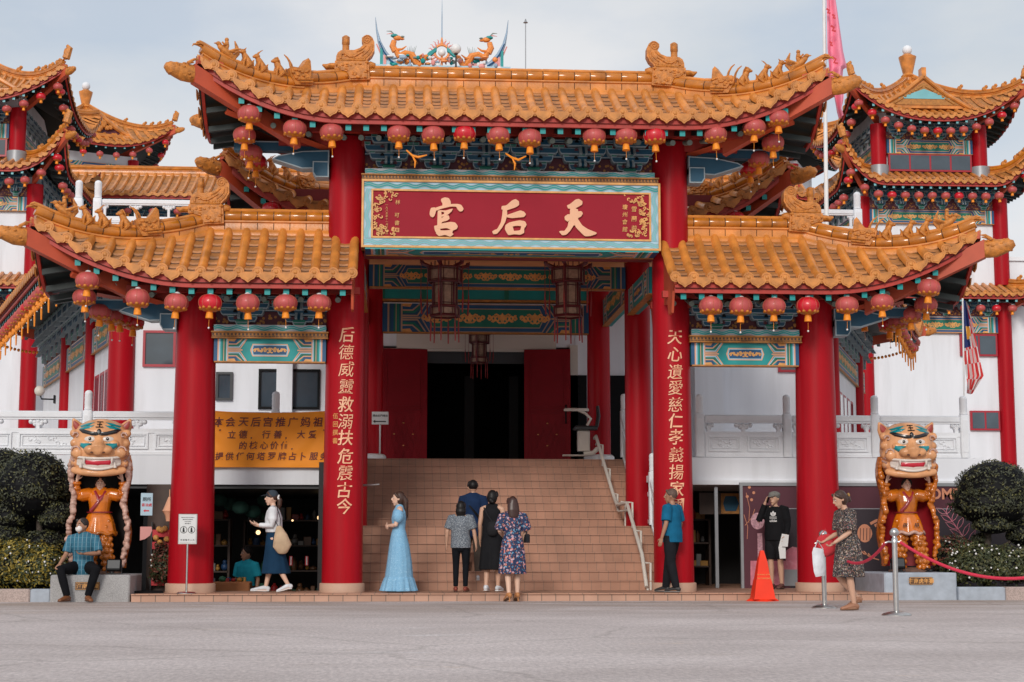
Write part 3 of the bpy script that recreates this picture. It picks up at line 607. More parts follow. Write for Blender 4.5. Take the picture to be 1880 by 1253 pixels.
def key_strip(mb, x0, x1, z0, z1, y, d, m=0, m2=1):
    """gold moulding with a stamped key pattern"""
    h = z1 - z0; mb.box(x0, x1, y, y + d, z0, z1, m); mb.box(x0 - .012, x1 + .012, y - .03, y + d, z1 - h * .16, z1 + .004, m); mb.box(x0 - .006, x1 + .006, y - .02, y + d, z0 - .003, z0 + h * .14, m)
    n = int((x1 - x0) / (h * .55)); s = (x1 - x0) / n
    for i in range(n):
        a = x0 + s * i
        mb.prism([(a + s * .1, z0 + h * .22), (a + s * .9, z0 + h * .22), (a + s * .9, z0 + h * .32), (a + s * .1, z0 + h * .32)], XZ(y - .004), (0, .004, 0), m2, back=False)
        mb.prism([(a + s * .1, z0 + h * .42), (a + s * .6, z0 + h * .42), (a + s * .6, z0 + h * .74), (a + s * .1, z0 + h * .74)], XZ(y - .004), (0, .004, 0), m2, back=False)
BR_MATS = [edge, pblue, green, black, maroon, gold_d]
def arm(cx, z, hw, h, c=.35):
    """bracket arm with stepped-up rounded ends"""
    return [(cx - hw + h * c * 1.3, z), (cx + hw - h * c * 1.3, z), (cx + hw - h * .15, z + h * c), (cx + hw, z + h), (cx - hw, z + h), (cx - hw + h * .15, z + h * c)]
def block(mb, cx, z, w, h, y, d):
    mb.prism([(cx - w * .38, z), (cx + w * .38, z), (cx + w * .5, z + h * .5), (cx + w * .5, z + h), (cx - w * .5, z + h), (cx - w * .5, z + h * .5)], XZ(y), (0, d, 0), 0)
    mb.prism([(cx - w * .34, z + h * .08), (cx + w * .34, z + h * .08), (cx + w * .42, z + h * .42), (cx - w * .42, z + h * .42)], XZ(y - .004), (0, .004, 0), 2, back=False)
    mb.prism([(cx - w * .42, z + h * .56), (cx + w * .42, z + h * .56), (cx + w * .42, z + h * .88), (cx - w * .42, z + h * .88)], XZ(y - .004), (0, .004, 0), 2, back=False)
def bracket(mb, cx, z0, H, sp, y, step=.07):
    """one bracket cluster on the frieze: green bowl, four widening arms stepping forward, slanting tongue"""
    h = H / 4.6
    mb.prism([(cx - .085, z0), (cx + .085, z0), (cx + .115, z0 + h * .55), (cx + .115, z0 + h), (cx - .115, z0 + h), (cx - .115, z0 + h * .55)], XZ(y - .02), (0, .3, 0), 0)
    mb.prism([(cx - .07, z0 + .012), (cx + .07, z0 + .012), (cx + .095, z0 + h * .45), (cx - .095, z0 + h * .45)], XZ(y - .026), (0, .006, 0), 2, back=False)
    mb.prism([(cx - .1, z0 + h * .56), (cx + .1, z0 + h * .56), (cx + .1, z0 + h * .92), (cx - .1, z0 + h * .92)], XZ(y - .026), (0, .006, 0), 2, back=False)
    for k, f in enumerate((.27, .40, .50, .36)):
        zz = z0 + h * (.62 + k * .98); yy = y - step * (k + .2); hw = sp * f
        outlined(mb, arm(cx, zz, hw, h * .82), yy, .16 + step * k, 0, 1, .013)
        for u in (-1, 1):
            block(mb, cx + u * (hw - .05), zz + h * .80, .10, h * .42, yy - .012, .16)
            mb.prism([(cx + u * .11 + a * .035, zz + h * .62 + b * .026) for a, b in ((-1, -1), (1, -1), (.8, .4), (0, 1), (-.8, .4))], XZ(yy - .010), (0, .004, 0), 4 if k % 2 == 0 else 3, back=False)
        if k > 0: block(mb, cx, zz + h * .8, .12, h * .4, yy - .03, .16)
    for za, zb, ya in ((z0 + h * .9, z0 + h * 2.3, y - .16), (z0 + h * 2.3, z0 + h * 3.6, y - .30)):       # slanting tongues
        for u in (-.045, .045):
            mb.add([(cx + u - .02, ya - .05, za), (cx + u + .02, ya - .05, za), (cx + u + .02, ya + .10, zb), (cx + u - .02, ya + .10, zb), (cx + u - .02, ya + .08, za), (cx + u + .02, ya + .08, za), (cx + u + .02, ya + .2, zb), (cx + u - .02, ya + .2, zb)],
                   [(0, 1, 2, 3), (0, 3, 7, 4), (1, 5, 6, 2), (0, 4, 5, 1), (3, 2, 6, 7)], 0)
        mb.add([(cx - .024, ya - .02, za), (cx + .024, ya - .02, za), (cx + .024, ya + .12, zb), (cx - .024, ya + .12, zb)], [(0, 1, 2, 3)], 1)
def frieze(mb, x0, x1, z0, z1, y, cs, sp):
    """bracket frieze between two posts"""
    H = z1 - z0; mb.box(x0, x1, y + .10, y + .16, z0, z1, 4); n = len(cs)
    for i in range(n + 1):                       # gold flower mounds between the clusters
        gx = x0 + .02 if i == 0 else (x1 - .02 if i == n else (cs[i - 1] + cs[i]) / 2)
        RR = random.Random(i)
        for j in range(16):
            u = RR.uniform(-1, 1); v = RR.uniform(0, 1) * (1 - abs(u)) ; px = gx + u * sp * .26
            if x0 + .02 < px < x1 - .02: mb.prism([(px + math.cos(a * PI / 3) * .024, z0 + .04 + v * H * .45 + math.sin(a * PI / 3) * .024) for a in range(6)], XZ(y + .094 - .001 * j), (0, .008, 0), 5, back=False)
    for c in cs: bracket(mb, c, z0, H, sp, y)
    for k, (f0, f1) in enumerate(((.52, .70), (.74, .86), (.90, 1.0))):     # continuous blue beams behind the clusters
        mb.box(x0, x1, y + .03 - .07 * k, y + .10, z0 + H * f0, z0 + H * f1, 1)
        for zz in (z0 + H * f0, z0 + H * f1 - .018): mb.box(x0, x1, y + .024 - .07 * k, y + .03 - .07 * k, zz, zz + .018, 0)

# ---------------- the ceremonial gate ----------------
gate = thing('ceremonial_gate', 'large red and orange-tiled ceremonial gate with four columns and a name board', 'gate', (0, 0, 0))
ZS = .12                                           # top of the tiled forecourt
def column(parent, x, y, r0, r1, z0, z1, name='column', plinth=True, m=None):
    mb = MB(); k = 14
    mb.lathe([(r0 + (r1 - r0) * i / k, z0 + (z1 - z0) * i / k) for i in range(k + 1)], (0, 0, 0), 40)
    o = mb.build(name, m or red, parent, (x, y, 0), 0, 50)
    if plinth:
        pb = MB(); pb.lathe([(r0 + .035, ZS), (r0 + .035, z0 - .012), (r0 + .022, z0)], (0, 0, 0), 40); pb.build('plinth', gate_tile, o, smooth=50)
    return o
gate_tile = mat('column base tile', (0.50, 0.31, 0.22), 0.6, 0.12, 4, dirt=0.3, dcol=(0.2, 0.13, 0.1), dscale=4)
def couplet(col, chars, r0, r1, zs, z_ref, ang, size, side=None):
    """gold verse wrapped round the shaft"""
    mb = MB()
    for ch, z in zip(chars, zs):
        def P(u, v, d, z=z):
            zz = z + v; r = r0 + (r1 - r0) * (zz - .27) / z_ref + .006 + max(0, d); a = ang + u / r
            return (r * math.sin(a), -r * math.cos(a), zz)
        write(mb, ch, size, P, 0, .006, .001 if ch in '德威靈溺慈義震遺愛揚' else .010, .12, True, .03, .98)
    mb.build('verse_lettering', letter, col, smooth=0)
    if side:
        mb = MB()
        for i, ch in enumerate(side[0]):
            z = side[1] - i * .135
            def P(u, v, d, z=z):
                r = r0 - .01 + max(0, d); a = side[2] + u / r; return (r * math.sin(a), -r * math.cos(a), z + v)
            write(mb, ch, .10, P, 0, .004, .004, 0, True, .03)
        mb.build('signature_lettering', gold, col, smooth=0)
XI, XO = 2.75, 5.21
for x in (-XI, XI):
    c = column(gate, x, 0, .335, .30, .27, 7.72)
    zz = [at(940 + (x * 110), py, -.3).z for py in ((615, 647, 678, 710, 743, 774, 804, 838, 869, 900, 930) if x < 0 else (620, 651, 683, 712, 743, 773, 803, 835, 867, 898, 929))]
    couplet(c, '后德威靈救溺扶危震古今' if x < 0 else '天心遺愛慈仁孝義揚家國', .335, .30, zz, 7.45, .11 if x < 0 else .02, .27, ('伍回撰書', 2.99, -.42) if x < 0 else None)
for x in (-XO, XO): column(gate, x, 0, .37, .315, .27, 5.0)

# roofs
up = Roof(5.18, 1.42, 2.72, 0, 7.86, 8.62, .86, sp=.285, pw=1.25)
uo = up.make('upper_roof', gate, (.03, 0, 0)); up.ridges(); up.corner_beams()
for sx in (-1, 1):
    figure('dragon', uo, (sx * 2.72, 0, 8.74), 0, sx > 0, 1.0, 'ridge_dragon'); hip_figures(up, sx)
wings = []
for sx in (-1, 1):
    cut = dict(cutR=.42) if sx < 0 else dict(cutL=-.42)
    wr = Roof(4.68, 1.32, 2.02, 0, 5.17, 6.10, .88, sp=.285, pw=1.2, **cut)
    wo = wr.make('wing_roof', gate, (sx * 3.03, 0, 0)); wr.ridges(); wr.corner_beams((sx,))
    figure('dragon', wo, (sx * 2.06, 0, 6.22), 0, sx > 0, 1.0, 'ridge_dragon'); hip_figures(wr, sx)
    # board closing the straight inner end
    mb = MB(); xe = -sx * .42
    pr = [(-1.3 + 2.6 * i / 24, 0) for i in range(25)]; tp = [(v, wr.z(abs(v) / 1.32, 0) - .02) for v, _ in pr]; bt = [(-1.3, 5.10), (-1.13, 5.0), (-1.06, 4.80), (-1.0, 4.66), (-.72, 4.66), (-.62, 4.85), (0, 4.92), (.62, 4.85), (.72, 4.66), (1.0, 4.66), (1.13, 5.0), (1.3, 5.1)]
    mb.prism(bt + tp[::-1], lambda u, v: (xe - .02, u, v), (.04, 0, 0), 0)
    mb.build('gable_board', orange_red, wo)
    wings.append((wr, wo))
# beams, brackets, borders
mb = MB(); frieze(mb, -2.45, 2.45, 7.14, 7.72, -.12, [-2.05 + .82 * i for i in range(6)], .82); mb.build('bracket_frieze', BR_MATS, gate, smooth=0)
mb = MB(); wave(mb, -2.44, 2.44, 7.03, 7.14, -.36, (1, 0, 2), .34); mb.box(-2.44, 2.44, -.34, .1, 7.03, 7.12, 1); mb.build('wave_border', [teal, grey, edge], gate, smooth=0)
mb = MB(); key_strip(mb, -2.49, 2.49, 6.93, 7.03, -.42, .5); mb.build('key_moulding', [gold_d, wood], gate, smooth=0)
mb = MB(); mb.box(-2.45, 2.45, -.16, .2, 5.70, 6.93, 0); mb.build('board_backing', red_d, gate)
mb = MB(); beam_art(mb, -2.42, 2.42, 5.66, 5.70, -.30, .5); mb.v = [Vector(p) for p in mb.v]; 
bo = MB(); bo.T = Matrix.Translation((0, -.30, 5.69)) @ Matrix.Rotation(PI / 2, 4, 'X') ; beam_art(bo, -2.42, 2.42, -.02, .52, 0, .02, 2); bo.build('painted_soffit', BEAM_MATS, gate, smooth=0)
for sx in (-1, 1):
    x0, x1 = sx * 3.98 - .92, sx * 3.98 + .92
    mb = MB(); beam_art(mb, x0, x1, 3.90, 4.27, -.16, .32); mb.build('painted_beam', BEAM_MATS, gate, smooth=0)
    mb = MB(); key_strip(mb, x0 - .03, x1 + .03, 4.275, 4.385, -.24, .45); mb.build('key_moulding', [gold_d, wood], gate, smooth=0)
    mb = MB(); wave(mb, x0, x1, 4.39, 4.50, -.22, (1, 0, 2), .30); mb.box(x0, x1, -.19, .1, 4.39, 4.49, 1); mb.build('wave_border', [teal, grey, edge], gate, smooth=0)
    mb = MB(); frieze(mb, x0 - .02, x1 + .02, 4.50, 4.98, -.12, [sx * 3.98 - .47, sx * 3.98 + .47], .90); mb.build('bracket_frieze', BR_MATS, gate, smooth=0)
    # outer carved brackets past the end columns
    for (xa, za, zb, nm) in ((XO, 4.45, 4.98, 0), (XI if sx < 0 else XI, 7.05, 7.7, 1)):
        mb = MB(); u = sx; b = u * (xa + .3)
        pl = [(b, za + .12), (b + u * .45, za + .10), (b + u * .95, za + .26), (b + u * .85, za + .32), (b + u * .45, za + .40), (b, za + .42)]
        outlined(mb, pl if u > 0 else pl[::-1], -.22, .3, 0, 1, .02)
        pl = [(b, za - .05), (b + u * .22, za - .05), (b + u * .27, za + .03), (b + u * .27, za + .22), (b, za + .22)]
        outlined(mb, pl if u > 0 else pl[::-1], -.27, .3, 0, 1, .02)
        mb.box(min(b, b + u * 1.6), max(b, b + u * 1.6), -.1, .1, zb - .22, zb - .06, 1); mb.box(min(b, b + u * 1.6), max(b, b + u * 1.6), -.105, -.1, zb - .08, zb - .06, 0)
        mb.build('cloud_bracket', BR_MATS, gate, smooth=0)
# purlin boards behind the rafter ends
for (xa, xb, z0, z1, w) in ((-3.9, 3.9, 7.66, 7.80, .75), (-6.4, -2.5, 4.96, 5.09, .7), (2.5, 6.4, 4.96, 5.09, .7)):
    mb = MB(); mb.box(xa, xb, -w, -w + .12, z0, z1 - .02, 0); mb.box(xa, xb, w - .12, w, z0, z1 - .02, 0); mb.box(xa, xb, -.18, .18, z0 - .1, z1 + .5, 0); mb.build('purlin', red_f, gate)
for sx in (-1, 1):      # slanted struts to the upturned corners
    for (x0, x1, z0, z1) in ((3.0, 4.7, 7.52, 7.92), (5.45, 7.1, 4.78, 5.2)):
        mb = MB(); mb.tube([(sx * x0, 0, z0), (sx * x1, -.95, z1)], [(.06, .10), (.06, .08)], 4, side=(0, 0, 1)); mb.tube([(sx * x0, 0, z0), (sx * x1, .95, z1)], [(.06, .10), (.06, .08)], 4, side=(0, 0, 1)); mb.build('corner_strut', orange_red, gate)

# the name board
nb = MB(); YB = -.46
X0, X1, Z0, Z1 = -2.49, 2.51, 5.775, 6.925
nb.box(X0, X1, YB, YB + .28, Z0, Z1, 0)
panel = nb.build('name_board', [gold_d], gate)
fr = MB(); f_ = lambda a, b, c, d, y0, y1, m: fr.box(a, b, y0, y1, c, d, m)
def frame(x0, x1, z0, z1, w, ya, yb, m):
    f_(x0, x1, z0, z0 + w, ya, yb, m); f_(x0, x1, z1 - w, z1, ya, yb, m); f_(x0, x0 + w, z0 + w, z1 - w, ya, yb, m); f_(x1 - w, x1, z0 + w, z1 - w, ya, yb, m)
frame(X0, X1, Z0, Z1, .035, YB - .05, YB, 0); frame(X0 + .16, X1 - .16, Z0 + .16, Z1 - .16, .03, YB - .04, YB, 0); fr.build('gold_frame', [gold], panel)
wv = MB()
wave(wv, X0 + .036, X1 - .036, Z1 - .158, Z1 - .036, YB - .022, (1, 0, 2), .31); wave(wv, X0 + .036, X1 - .036, Z0 + .036, Z0 + .158, YB - .022, (1, 3, 2), .31)
for xx in (X0 + .036, X1 - .158):
    wv.T = Matrix.Translation((xx + .122, 0, Z0 + .16)) @ Matrix.Rotation(-PI / 2, 4, 'Y'); wave(wv, 0, Z1 - Z0 - .32, 0, .122, YB - .022, (1, 3, 2), .31); wv.T = None
wv.build('wave_border', [teal, palebl, edge, teal_l], panel, smooth=0)
boardred = mat('board red', (0.31, 0.016, 0.030), 0.55, 0.06, 1.5, spec=.12)
rp_ = MB(); rp_.box(X0 + .19, X1 - .19, YB - .012, YB, Z0 + .19, Z1 - .19, 0); rp_.build('red_panel', boardred, panel)
GLYPH = {'gong': [[(995, 275), (1035, 257), (1080, 265), (1100, 300), (1103, 338), (1010, 350), (1012, 322), (998, 300)], [(890, 370), (935, 365), (945, 400), (925, 460), (905, 475), (880, 460), (872, 430), (880, 390)],
    [(930, 372), (1010, 345), (1100, 330), (1180, 328), (1215, 340), (1240, 380), (1228, 405), (1200, 412), (1175, 390), (1160, 358), (1100, 356), (1000, 380), (940, 404)],
    [(960, 400), (1000, 395), (1004, 560), (955, 575), (958, 480)], [(992, 395), (1040, 402), (1125, 378), (1110, 410), (1075, 440), (1045, 460), (998, 468), (998, 448), (1030, 436), (1030, 418), (998, 412)],
    [(1000, 480), (1040, 458), (1078, 450), (1090, 490), (1060, 510), (1010, 522), (998, 542)],
    [(920, 565), (960, 560), (985, 590), (1000, 650), (960, 658), (930, 620)], [(945, 562), (1000, 540), (1100, 522), (1150, 530), (1178, 570), (1165, 600), (1120, 618), (1058, 588), (980, 598), (952, 590)],
    [(935, 640), (985, 614), (1040, 616), (1130, 606), (1115, 640), (1133, 655), (1095, 685), (1040, 662), (972, 678)]],
 'hou': [[(1650, 350), (1700, 345), (1760, 290), (1800, 275), (1835, 300), (1838, 340), (1800, 365), (1710, 395), (1690, 402), (1645, 387)], [(1660, 385), (1705, 392), (1710, 440), (1690, 520), (1650, 590), (1600, 650), (1560, 655), (1545, 625), (1580, 605), (1600, 600), (1640, 530), (1655, 450)],
    [(1700, 450), (1800, 415), (1850, 398), (1890, 412), (1912, 440), (1890, 470), (1830, 475), (1760, 482), (1703, 472)], [(1690, 555), (1742, 522), (1765, 565), (1792, 655), (1720, 668), (1682, 600)],
    [(1733, 527), (1840, 505), (1900, 515), (1918, 550), (1905, 580), (1868, 592), (1858, 567), (1800, 564), (1748, 577)], [(1860, 565), (1902, 575), (1890, 600), (1892, 640), (1850, 662), (1780, 655), (1722, 666), (1765, 622), (1850, 614)]],
 'tian': [[(2350, 345), (2385, 330), (2445, 280), (2480, 273), (2520, 300), (2517, 335), (2475, 360), (2435, 378), (2365, 380)], [(2385, 370), (2435, 372), (2475, 390), (2465, 430), (2475, 490), (2435, 562), (2385, 562), (2385, 470)],
    [(2462, 410), (2505, 405), (2525, 430), (2505, 465), (2445, 492), (2385, 502), (2360, 520), (2330, 500), (2325, 465), (2360, 440), (2390, 440)], [(2370, 510), (2445, 488), (2425, 560), (2385, 620), (2345, 660), (2300, 668), (2265, 625), (2285, 618), (2325, 620), (2360, 570)],
    [(2420, 500), (2465, 483), (2515, 560), (2575, 600), (2675, 640), (2665, 655), (2605, 675), (2545, 678), (2505, 640), (2445, 580)]]}
for g, polys in GLYPH.items():
    cb = MB(); RG = random.Random(len(g))
    for k, pl in enumerate(polys):
        pts = []
        for x, y in pl:
            p = at(640 + x / 5.875, 320 + y / 5.875, YB); pts.append((p.x, p.z))
        ar = sum(pts[i][0] * pts[(i + 1) % len(pts)][1] - pts[(i + 1) % len(pts)][0] * pts[i][1] for i in range(len(pts)))
        if ar < 0: pts = pts[::-1]
        sm = []                                   # rounded brush outline
        for i in range(len(pts)):
            a, b, c = Vector(pts[i - 1]), Vector(pts[i]), Vector(pts[(i + 1) % len(pts)])
            sm += [tuple(b.lerp(a, .25)), tuple(b * .9 + (a + c) * .05), tuple(b.lerp(c, .25))]
        cb.prism(sm, XZ(YB - .05 - .0015 * k), (0, .04, 0), 0)
    cb.build('gilded_character', letter, panel, smooth=0)
RF = random.Random(8)
for cx, cz, sx, sz in ((X0 + .2, Z0 + .2, 1, 1), (X1 - .2, Z0 + .2, -1, 1), (X0 + .2, Z1 - .2, 1, -1), (X1 - .2, Z1 - .2, -1, -1)):
    fl = MB()
    for i in range(44):
        a = RF.uniform(0, PI / 2); r = .05 + .34 * RF.random() ** .5 * (.55 + .45 * abs(math.cos(2 * a))); 
        if a < .5 or a > PI / 2 - .5 or r < .24:
            px, pz = cx + sx * r * math.cos(a), cz + sz * min(r, .34) * math.sin(a); t = RF.uniform(0, 6)
            fl.band([(px + math.cos(t + q * .8) * .028 * (1 - q * .1), pz + math.sin(t + q * .8) * .028 * (1 - q * .1)) for q in range(6)], .017, XZ(YB - .018 - .0007 * i), (0, .01, 0), 0)
    fl.build('corner_filigree', gold, panel, smooth=0)
PW = lambda x, z: (lambda u, v, d: (x + u, YB - .02 - max(0, d), z + v))
def vtext(s, px, py0, step, size, bold=.004):
    ins_ = MB()
    for i, ch in enumerate(s):
        if ch != ' ': p = at(px, py0 + step * i, YB); write(ins_, ch, size, PW(p.x, p.z), 0, .005, bold, .1)
    ins_.build('inscription', gold, panel, smooth=0)
vtext('雪蘭莪', 1164, 385, 17.5, .10, .008); vtext('瓊州會館', 1147, 381, 13.6, .092, .008); vtext('林', 730, 372, 10, .085, .006); vtext('可書', 729, 396, 14, .085, .006); vtext('一九八五年十一月廿五日', 710, 377, 5.2, .045, .002)
ins_ = MB(); p = at(729, 423, YB); ins_.box(p.x - .035, p.x + .035, YB - .02, YB - .012, p.z - .035, p.z + .035, 0); write(ins_, '可', .05, lambda u, v, d: (p.x + u, YB - .022 - max(0, d), p.z + v), 1, .003, .01)
ins_.build('seal_mark', [gold, boardred], panel, smooth=0)
# ---------------- ground ----------------
def node_mat(name, rough=0.7):
    m = bpy.data.materials.new(name); m.use_nodes = True; t = m.node_tree; b = t.nodes['Principled BSDF']; b.inputs['Roughness'].default_value = rough
    return m, t, t.nodes.new, t.links.new, b
def road_material():
    m, t, n, l, b = node_mat('worn asphalt', 0.85)
    tc = n('ShaderNodeTexCoord'); res = None
    def noise_(scale, det, stretch=None, r=.6):
        v = tc.outputs['Object']
        if stretch: mp = n('ShaderNodeMapping'); mp.inputs['Scale'].default_value = stretch; l(v, mp.inputs[0]); v = mp.outputs[0]
        a = n('ShaderNodeTexNoise'); a.inputs['Scale'].default_value = scale; a.inputs['Detail'].default_value = det; a.inputs['Roughness'].default_value = r; l(v, a.inputs['Vector']); return a.outputs['Fac']
    def ramp(f, a, c): r = n('ShaderNodeMapRange'); r.inputs[1].default_value = a; r.inputs[2].default_value = c; l(f, r.inputs[0]); return r.outputs[0]
    def mix(f, a, c, k=None):
        q = n('ShaderNodeMix'); q.data_type = 'RGBA'; l(f, q.inputs[0])
        for i, x in ((6, a), (7, c)):
            if isinstance(x, tuple): q.inputs[i].default_value = x + (1,)
            else: l(x, q.inputs[i])
        return q.outputs[2]
    big = ramp(noise_(.30, 7, (1, 1.5, 1)), .35, .68)
    c = mix(big, (.47, .41, .395), (.63, .56, .545))
    wear = ramp(noise_(.55, 9, (.8, 1.7, 1), .7), .60, .72); c = mix(wear, c, (.47, .40, .37))
    tan = ramp(noise_(.7, 8, (.7, 1.5, 1), .7), .62, .72); c = mix(tan, c, (.62, .50, .41))
    pale = ramp(noise_(.42, 8, (.5, 1.4, 1), .65), .62, .70); c = mix(pale, c, (.66, .62, .62))
    sy = n('ShaderNodeSeparateXYZ'); l(tc.outputs['Object'], sy.inputs[0])       # tyre wear and silt gather in front of the kerb
    near = n('ShaderNodeMapRange'); near.inputs[1].default_value = -7.5; near.inputs[2].default_value = -2.0; l(sy.outputs['Y'], near.inputs[0])
    kn = n('ShaderNodeMath'); kn.operation = 'MULTIPLY'; l(near.outputs[0], kn.inputs[0]); l(ramp(noise_(.8, 9, (.45, 1.6, 1), .7), .42, .56), kn.inputs[1]); kk = n('ShaderNodeMath'); kk.operation = 'MULTIPLY'; l(kn.outputs[0], kk.inputs[0]); kk.inputs[1].default_value = .85
    c = mix(kk.outputs[0], c, (.36, .28, .23))
    vo = n('ShaderNodeTexVoronoi'); vo.feature = 'DISTANCE_TO_EDGE'; vo.inputs['Scale'].default_value = .33      # fine cracks
    nz = n('ShaderNodeTexNoise'); nz.inputs['Scale'].default_value = 1.6; nz.inputs['Detail'].default_value = 6; l(tc.outputs['Object'], nz.inputs['Vector'])
    wv_ = n('ShaderNodeMix'); wv_.data_type = 'VECTOR'; wv_.inputs[0].default_value = .35; l(tc.outputs['Object'], wv_.inputs[4]); l(nz.outputs['Color'], wv_.inputs[5]); l(wv_.outputs[1], vo.inputs['Vector'])
    lt = n('ShaderNodeMapRange'); lt.inputs[1].default_value = .0; lt.inputs[2].default_value = .012; lt.inputs[3].default_value = .32; lt.inputs[4].default_value = 0; l(vo.outputs['Distance'], lt.inputs[0])
    c = mix(lt.outputs[0], c, (.20, .17, .15))
    g = n('ShaderNodeMix'); g.data_type = 'RGBA'; g.blend_type = 'MULTIPLY'; g.inputs[0].default_value = 1
    l(c, g.inputs[6]); sp = mix(ramp(noise_(26, 6, (1, .30, 1), .85), .30, .70), (.60, .59, .60), (1.34, 1.33, 1.32)); l(sp, g.inputs[7]); l(g.outputs[2], b.inputs['Base Color'])
    bp = n('ShaderNodeBump'); bp.inputs['Strength'].default_value = .45; bp.inputs['Distance'].default_value = .02; l(noise_(40, 5, (1, .4, 1), .8), bp.inputs['Height']); l(bp.outputs[0], b.inputs['Normal'])
    return m
mb = MB(); mb.add([(-1500, -1500, 0), (1500, -1500, 0), (1500, 1500, 0), (-1500, 1500, 0)], [(0, 1, 2, 3)])
mb.v = []; mb.f = []; mb.m = []
ox, oy0, oy1 = 40, .95, 20            # a sunken shop lies behind the forecourt on the left
Q = [(-1500, -1500), (1500, -1500), (1500, .95), (-2.45, .95), (-9.6, .95), (-1500, .95), (-1500, 1500), (-9.6, 1500), (-9.6, 9.2), (-2.45, 9.2), (-2.45, 1500), (1500, 1500)]
mb.add([(x, y, 0) for x, y in Q], [(0, 1, 2, 3, 4, 5), (5, 4, 8, 7, 6), (3, 2, 11, 10, 9), (8, 9, 10, 7)])
tag(mb.build('road', road_material(), smooth=0), kind='structure')
def tile_material(name, tw, th, c1, c2, axis, mort=(.19, .135, .105), ms=.006, off=0.0):
    m, t, n, l, b = node_mat(name, 0.55)
    tc = n('ShaderNodeTexCoord'); sx = n('ShaderNodeSeparateXYZ'); l(tc.outputs['Object'], sx.inputs[0]); cx = n('ShaderNodeCombineXYZ')
    l(sx.outputs[axis[0]], cx.inputs[0])
    if axis[1] is not None: l(sx.outputs[axis[1]], cx.inputs[1])
    else: cx.inputs[1].default_value = th * .5
    br = n('ShaderNodeTexBrick'); br.offset = off; br.inputs['Scale'].default_value = 1; br.inputs['Brick Width'].default_value = tw; br.inputs['Row Height'].default_value = th; br.inputs['Mortar Size'].default_value = ms
    br.inputs['Mortar Smooth'].default_value = .3; br.inputs['Color1'].default_value = c1 + (1,); br.inputs['Color2'].default_value = c2 + (1,); br.inputs['Mortar'].default_value = mort + (1,); br.inputs['Bias'].default_value = 0
    l(cx.outputs[0], br.inputs['Vector'])
    ns = n('ShaderNodeTexNoise'); ns.inputs['Scale'].default_value = 1.4; ns.inputs['Detail'].default_value = 8; l(tc.outputs['Object'], ns.inputs['Vector'])
    mr = n('ShaderNodeMapRange'); mr.inputs[1].default_value = .3; mr.inputs[2].default_value = .7; mr.inputs[3].default_value = .78; mr.inputs[4].default_value = 1.1; l(ns.outputs['Fac'], mr.inputs[0])
    g = n('ShaderNodeMix'); g.data_type = 'RGBA'; g.blend_type = 'MULTIPLY'; g.inputs[0].default_value = 1; l(br.outputs['Color'], g.inputs[6]); l(mr.outputs[0], g.inputs[7]); l(g.outputs[2], b.inputs['Base Color'])
    bp = n('ShaderNodeBump'); bp.inputs['Strength'].default_value = .5; bp.inputs['Distance'].default_value = .004; bp.invert = True; l(br.outputs['Fac'], bp.inputs['Height']); l(bp.outputs[0], b.inputs['Normal'])
    return m
TC1, TC2 = (.50, .27, .18), (.43, .225, .145)
t_top = tile_material('forecourt tile', .22, .22, TC1, TC2, ('X', 'Y'))
t_face = tile_material('kerb tile face', .225, .5, (.54, .31, .22), (.46, .26, .18), ('X', None), ms=.008)
t_riser = tile_material('stair riser tile', .165, .5, (.44, .225, .145), (.385, .195, .125), ('X', None), ms=.004)
t_tread = tile_material('stair tread tile', .165, .3, (.47, .25, .17), (.42, .22, .15), ('X', 'Y'), ms=.004)
mb = MB()
def slab(x0, x1, y0, y1, z):
    mb.add([(x0, y0, z), (x1, y0, z), (x1, y1, z), (x0, y1, z)], [(0, 1, 2, 3)], 0)
    mb.add([(x0, y0, -.02), (x1, y0, -.02), (x1, y0, z), (x0, y0, z)], [(0, 1, 2, 3)], 1)
    mb.add([(x0, y1, -.9), (x1, y1, -.9), (x1, y1, z), (x0, y1, z)], [(3, 2, 1, 0)], 1)
slab(-6.0, -2.45, -1.0, .95, ZS); slab(-2.45, 2.9, -1.0, 1.0, ZS); slab(2.9, 6.15, -1.0, 9.2, ZS)
mb.box(-6.0, 6.15, -1.03, -1.0, .105, ZS + .004, 0)
mb.add([(-6, -1, 0), (-6, .95, 0), (-6, .95, ZS), (-6, -1, ZS)], [(0, 1, 2, 3)], 1)
tag(mb.build('forecourt_pavement', [t_top, t_face], smooth=0), kind='structure')

# ---------------- staircase ----------------
st = thing('staircase', 'wide pink-tiled staircase rising through the middle of the gate', 'staircase', (0, 1.0, ZS))
ZL, ZT = 1.24, 2.66; NL, NU = 7, 9
mb = MB(); y = 0; z = 0; xs0, xs1 = -2.92, 2.92
def flight(n, rise, run, y, z):
    for i in range(n):
        mb.add([(xs0, y, z), (xs1, y, z), (xs1, y, z + rise - .012), (xs0, y, z + rise - .012)], [(0, 1, 2, 3)], 0)
        z += rise; r = run if i < n - 1 else .02
        mb.box(xs0, xs1, y - .022, y + r, z - .014, z, 1); y += r
    return y, z
y, z = flight(NL, (ZL - ZS) / NL, .30, y, z)
mb.box(xs0, xs1, y, y + 1.25, z - .02, z - .002, 1); yl = y; y += 1.25
y, z = flight(NU, (ZT - ZL) / NU, .30, y, z); YTOP = y + 1.0
mb.build('steps', [t_riser, t_tread], st, smooth=0)
mb = MB()          # side stringers
for x0, x1 in ((-3.05, -2.92), (2.92, 3.05)):
    pr = [(0, -.1), (0, .2), (yl, ZL - ZS + .06), (yl + 1.25, ZL - ZS + .06), (y, ZT - ZS + .06), (y, -.1)]
    mb.prism(pr, lambda u, v: (x0, u, v), (x1 - x0, 0, 0), 0)
mb.build('stringer', white, st, smooth=0)

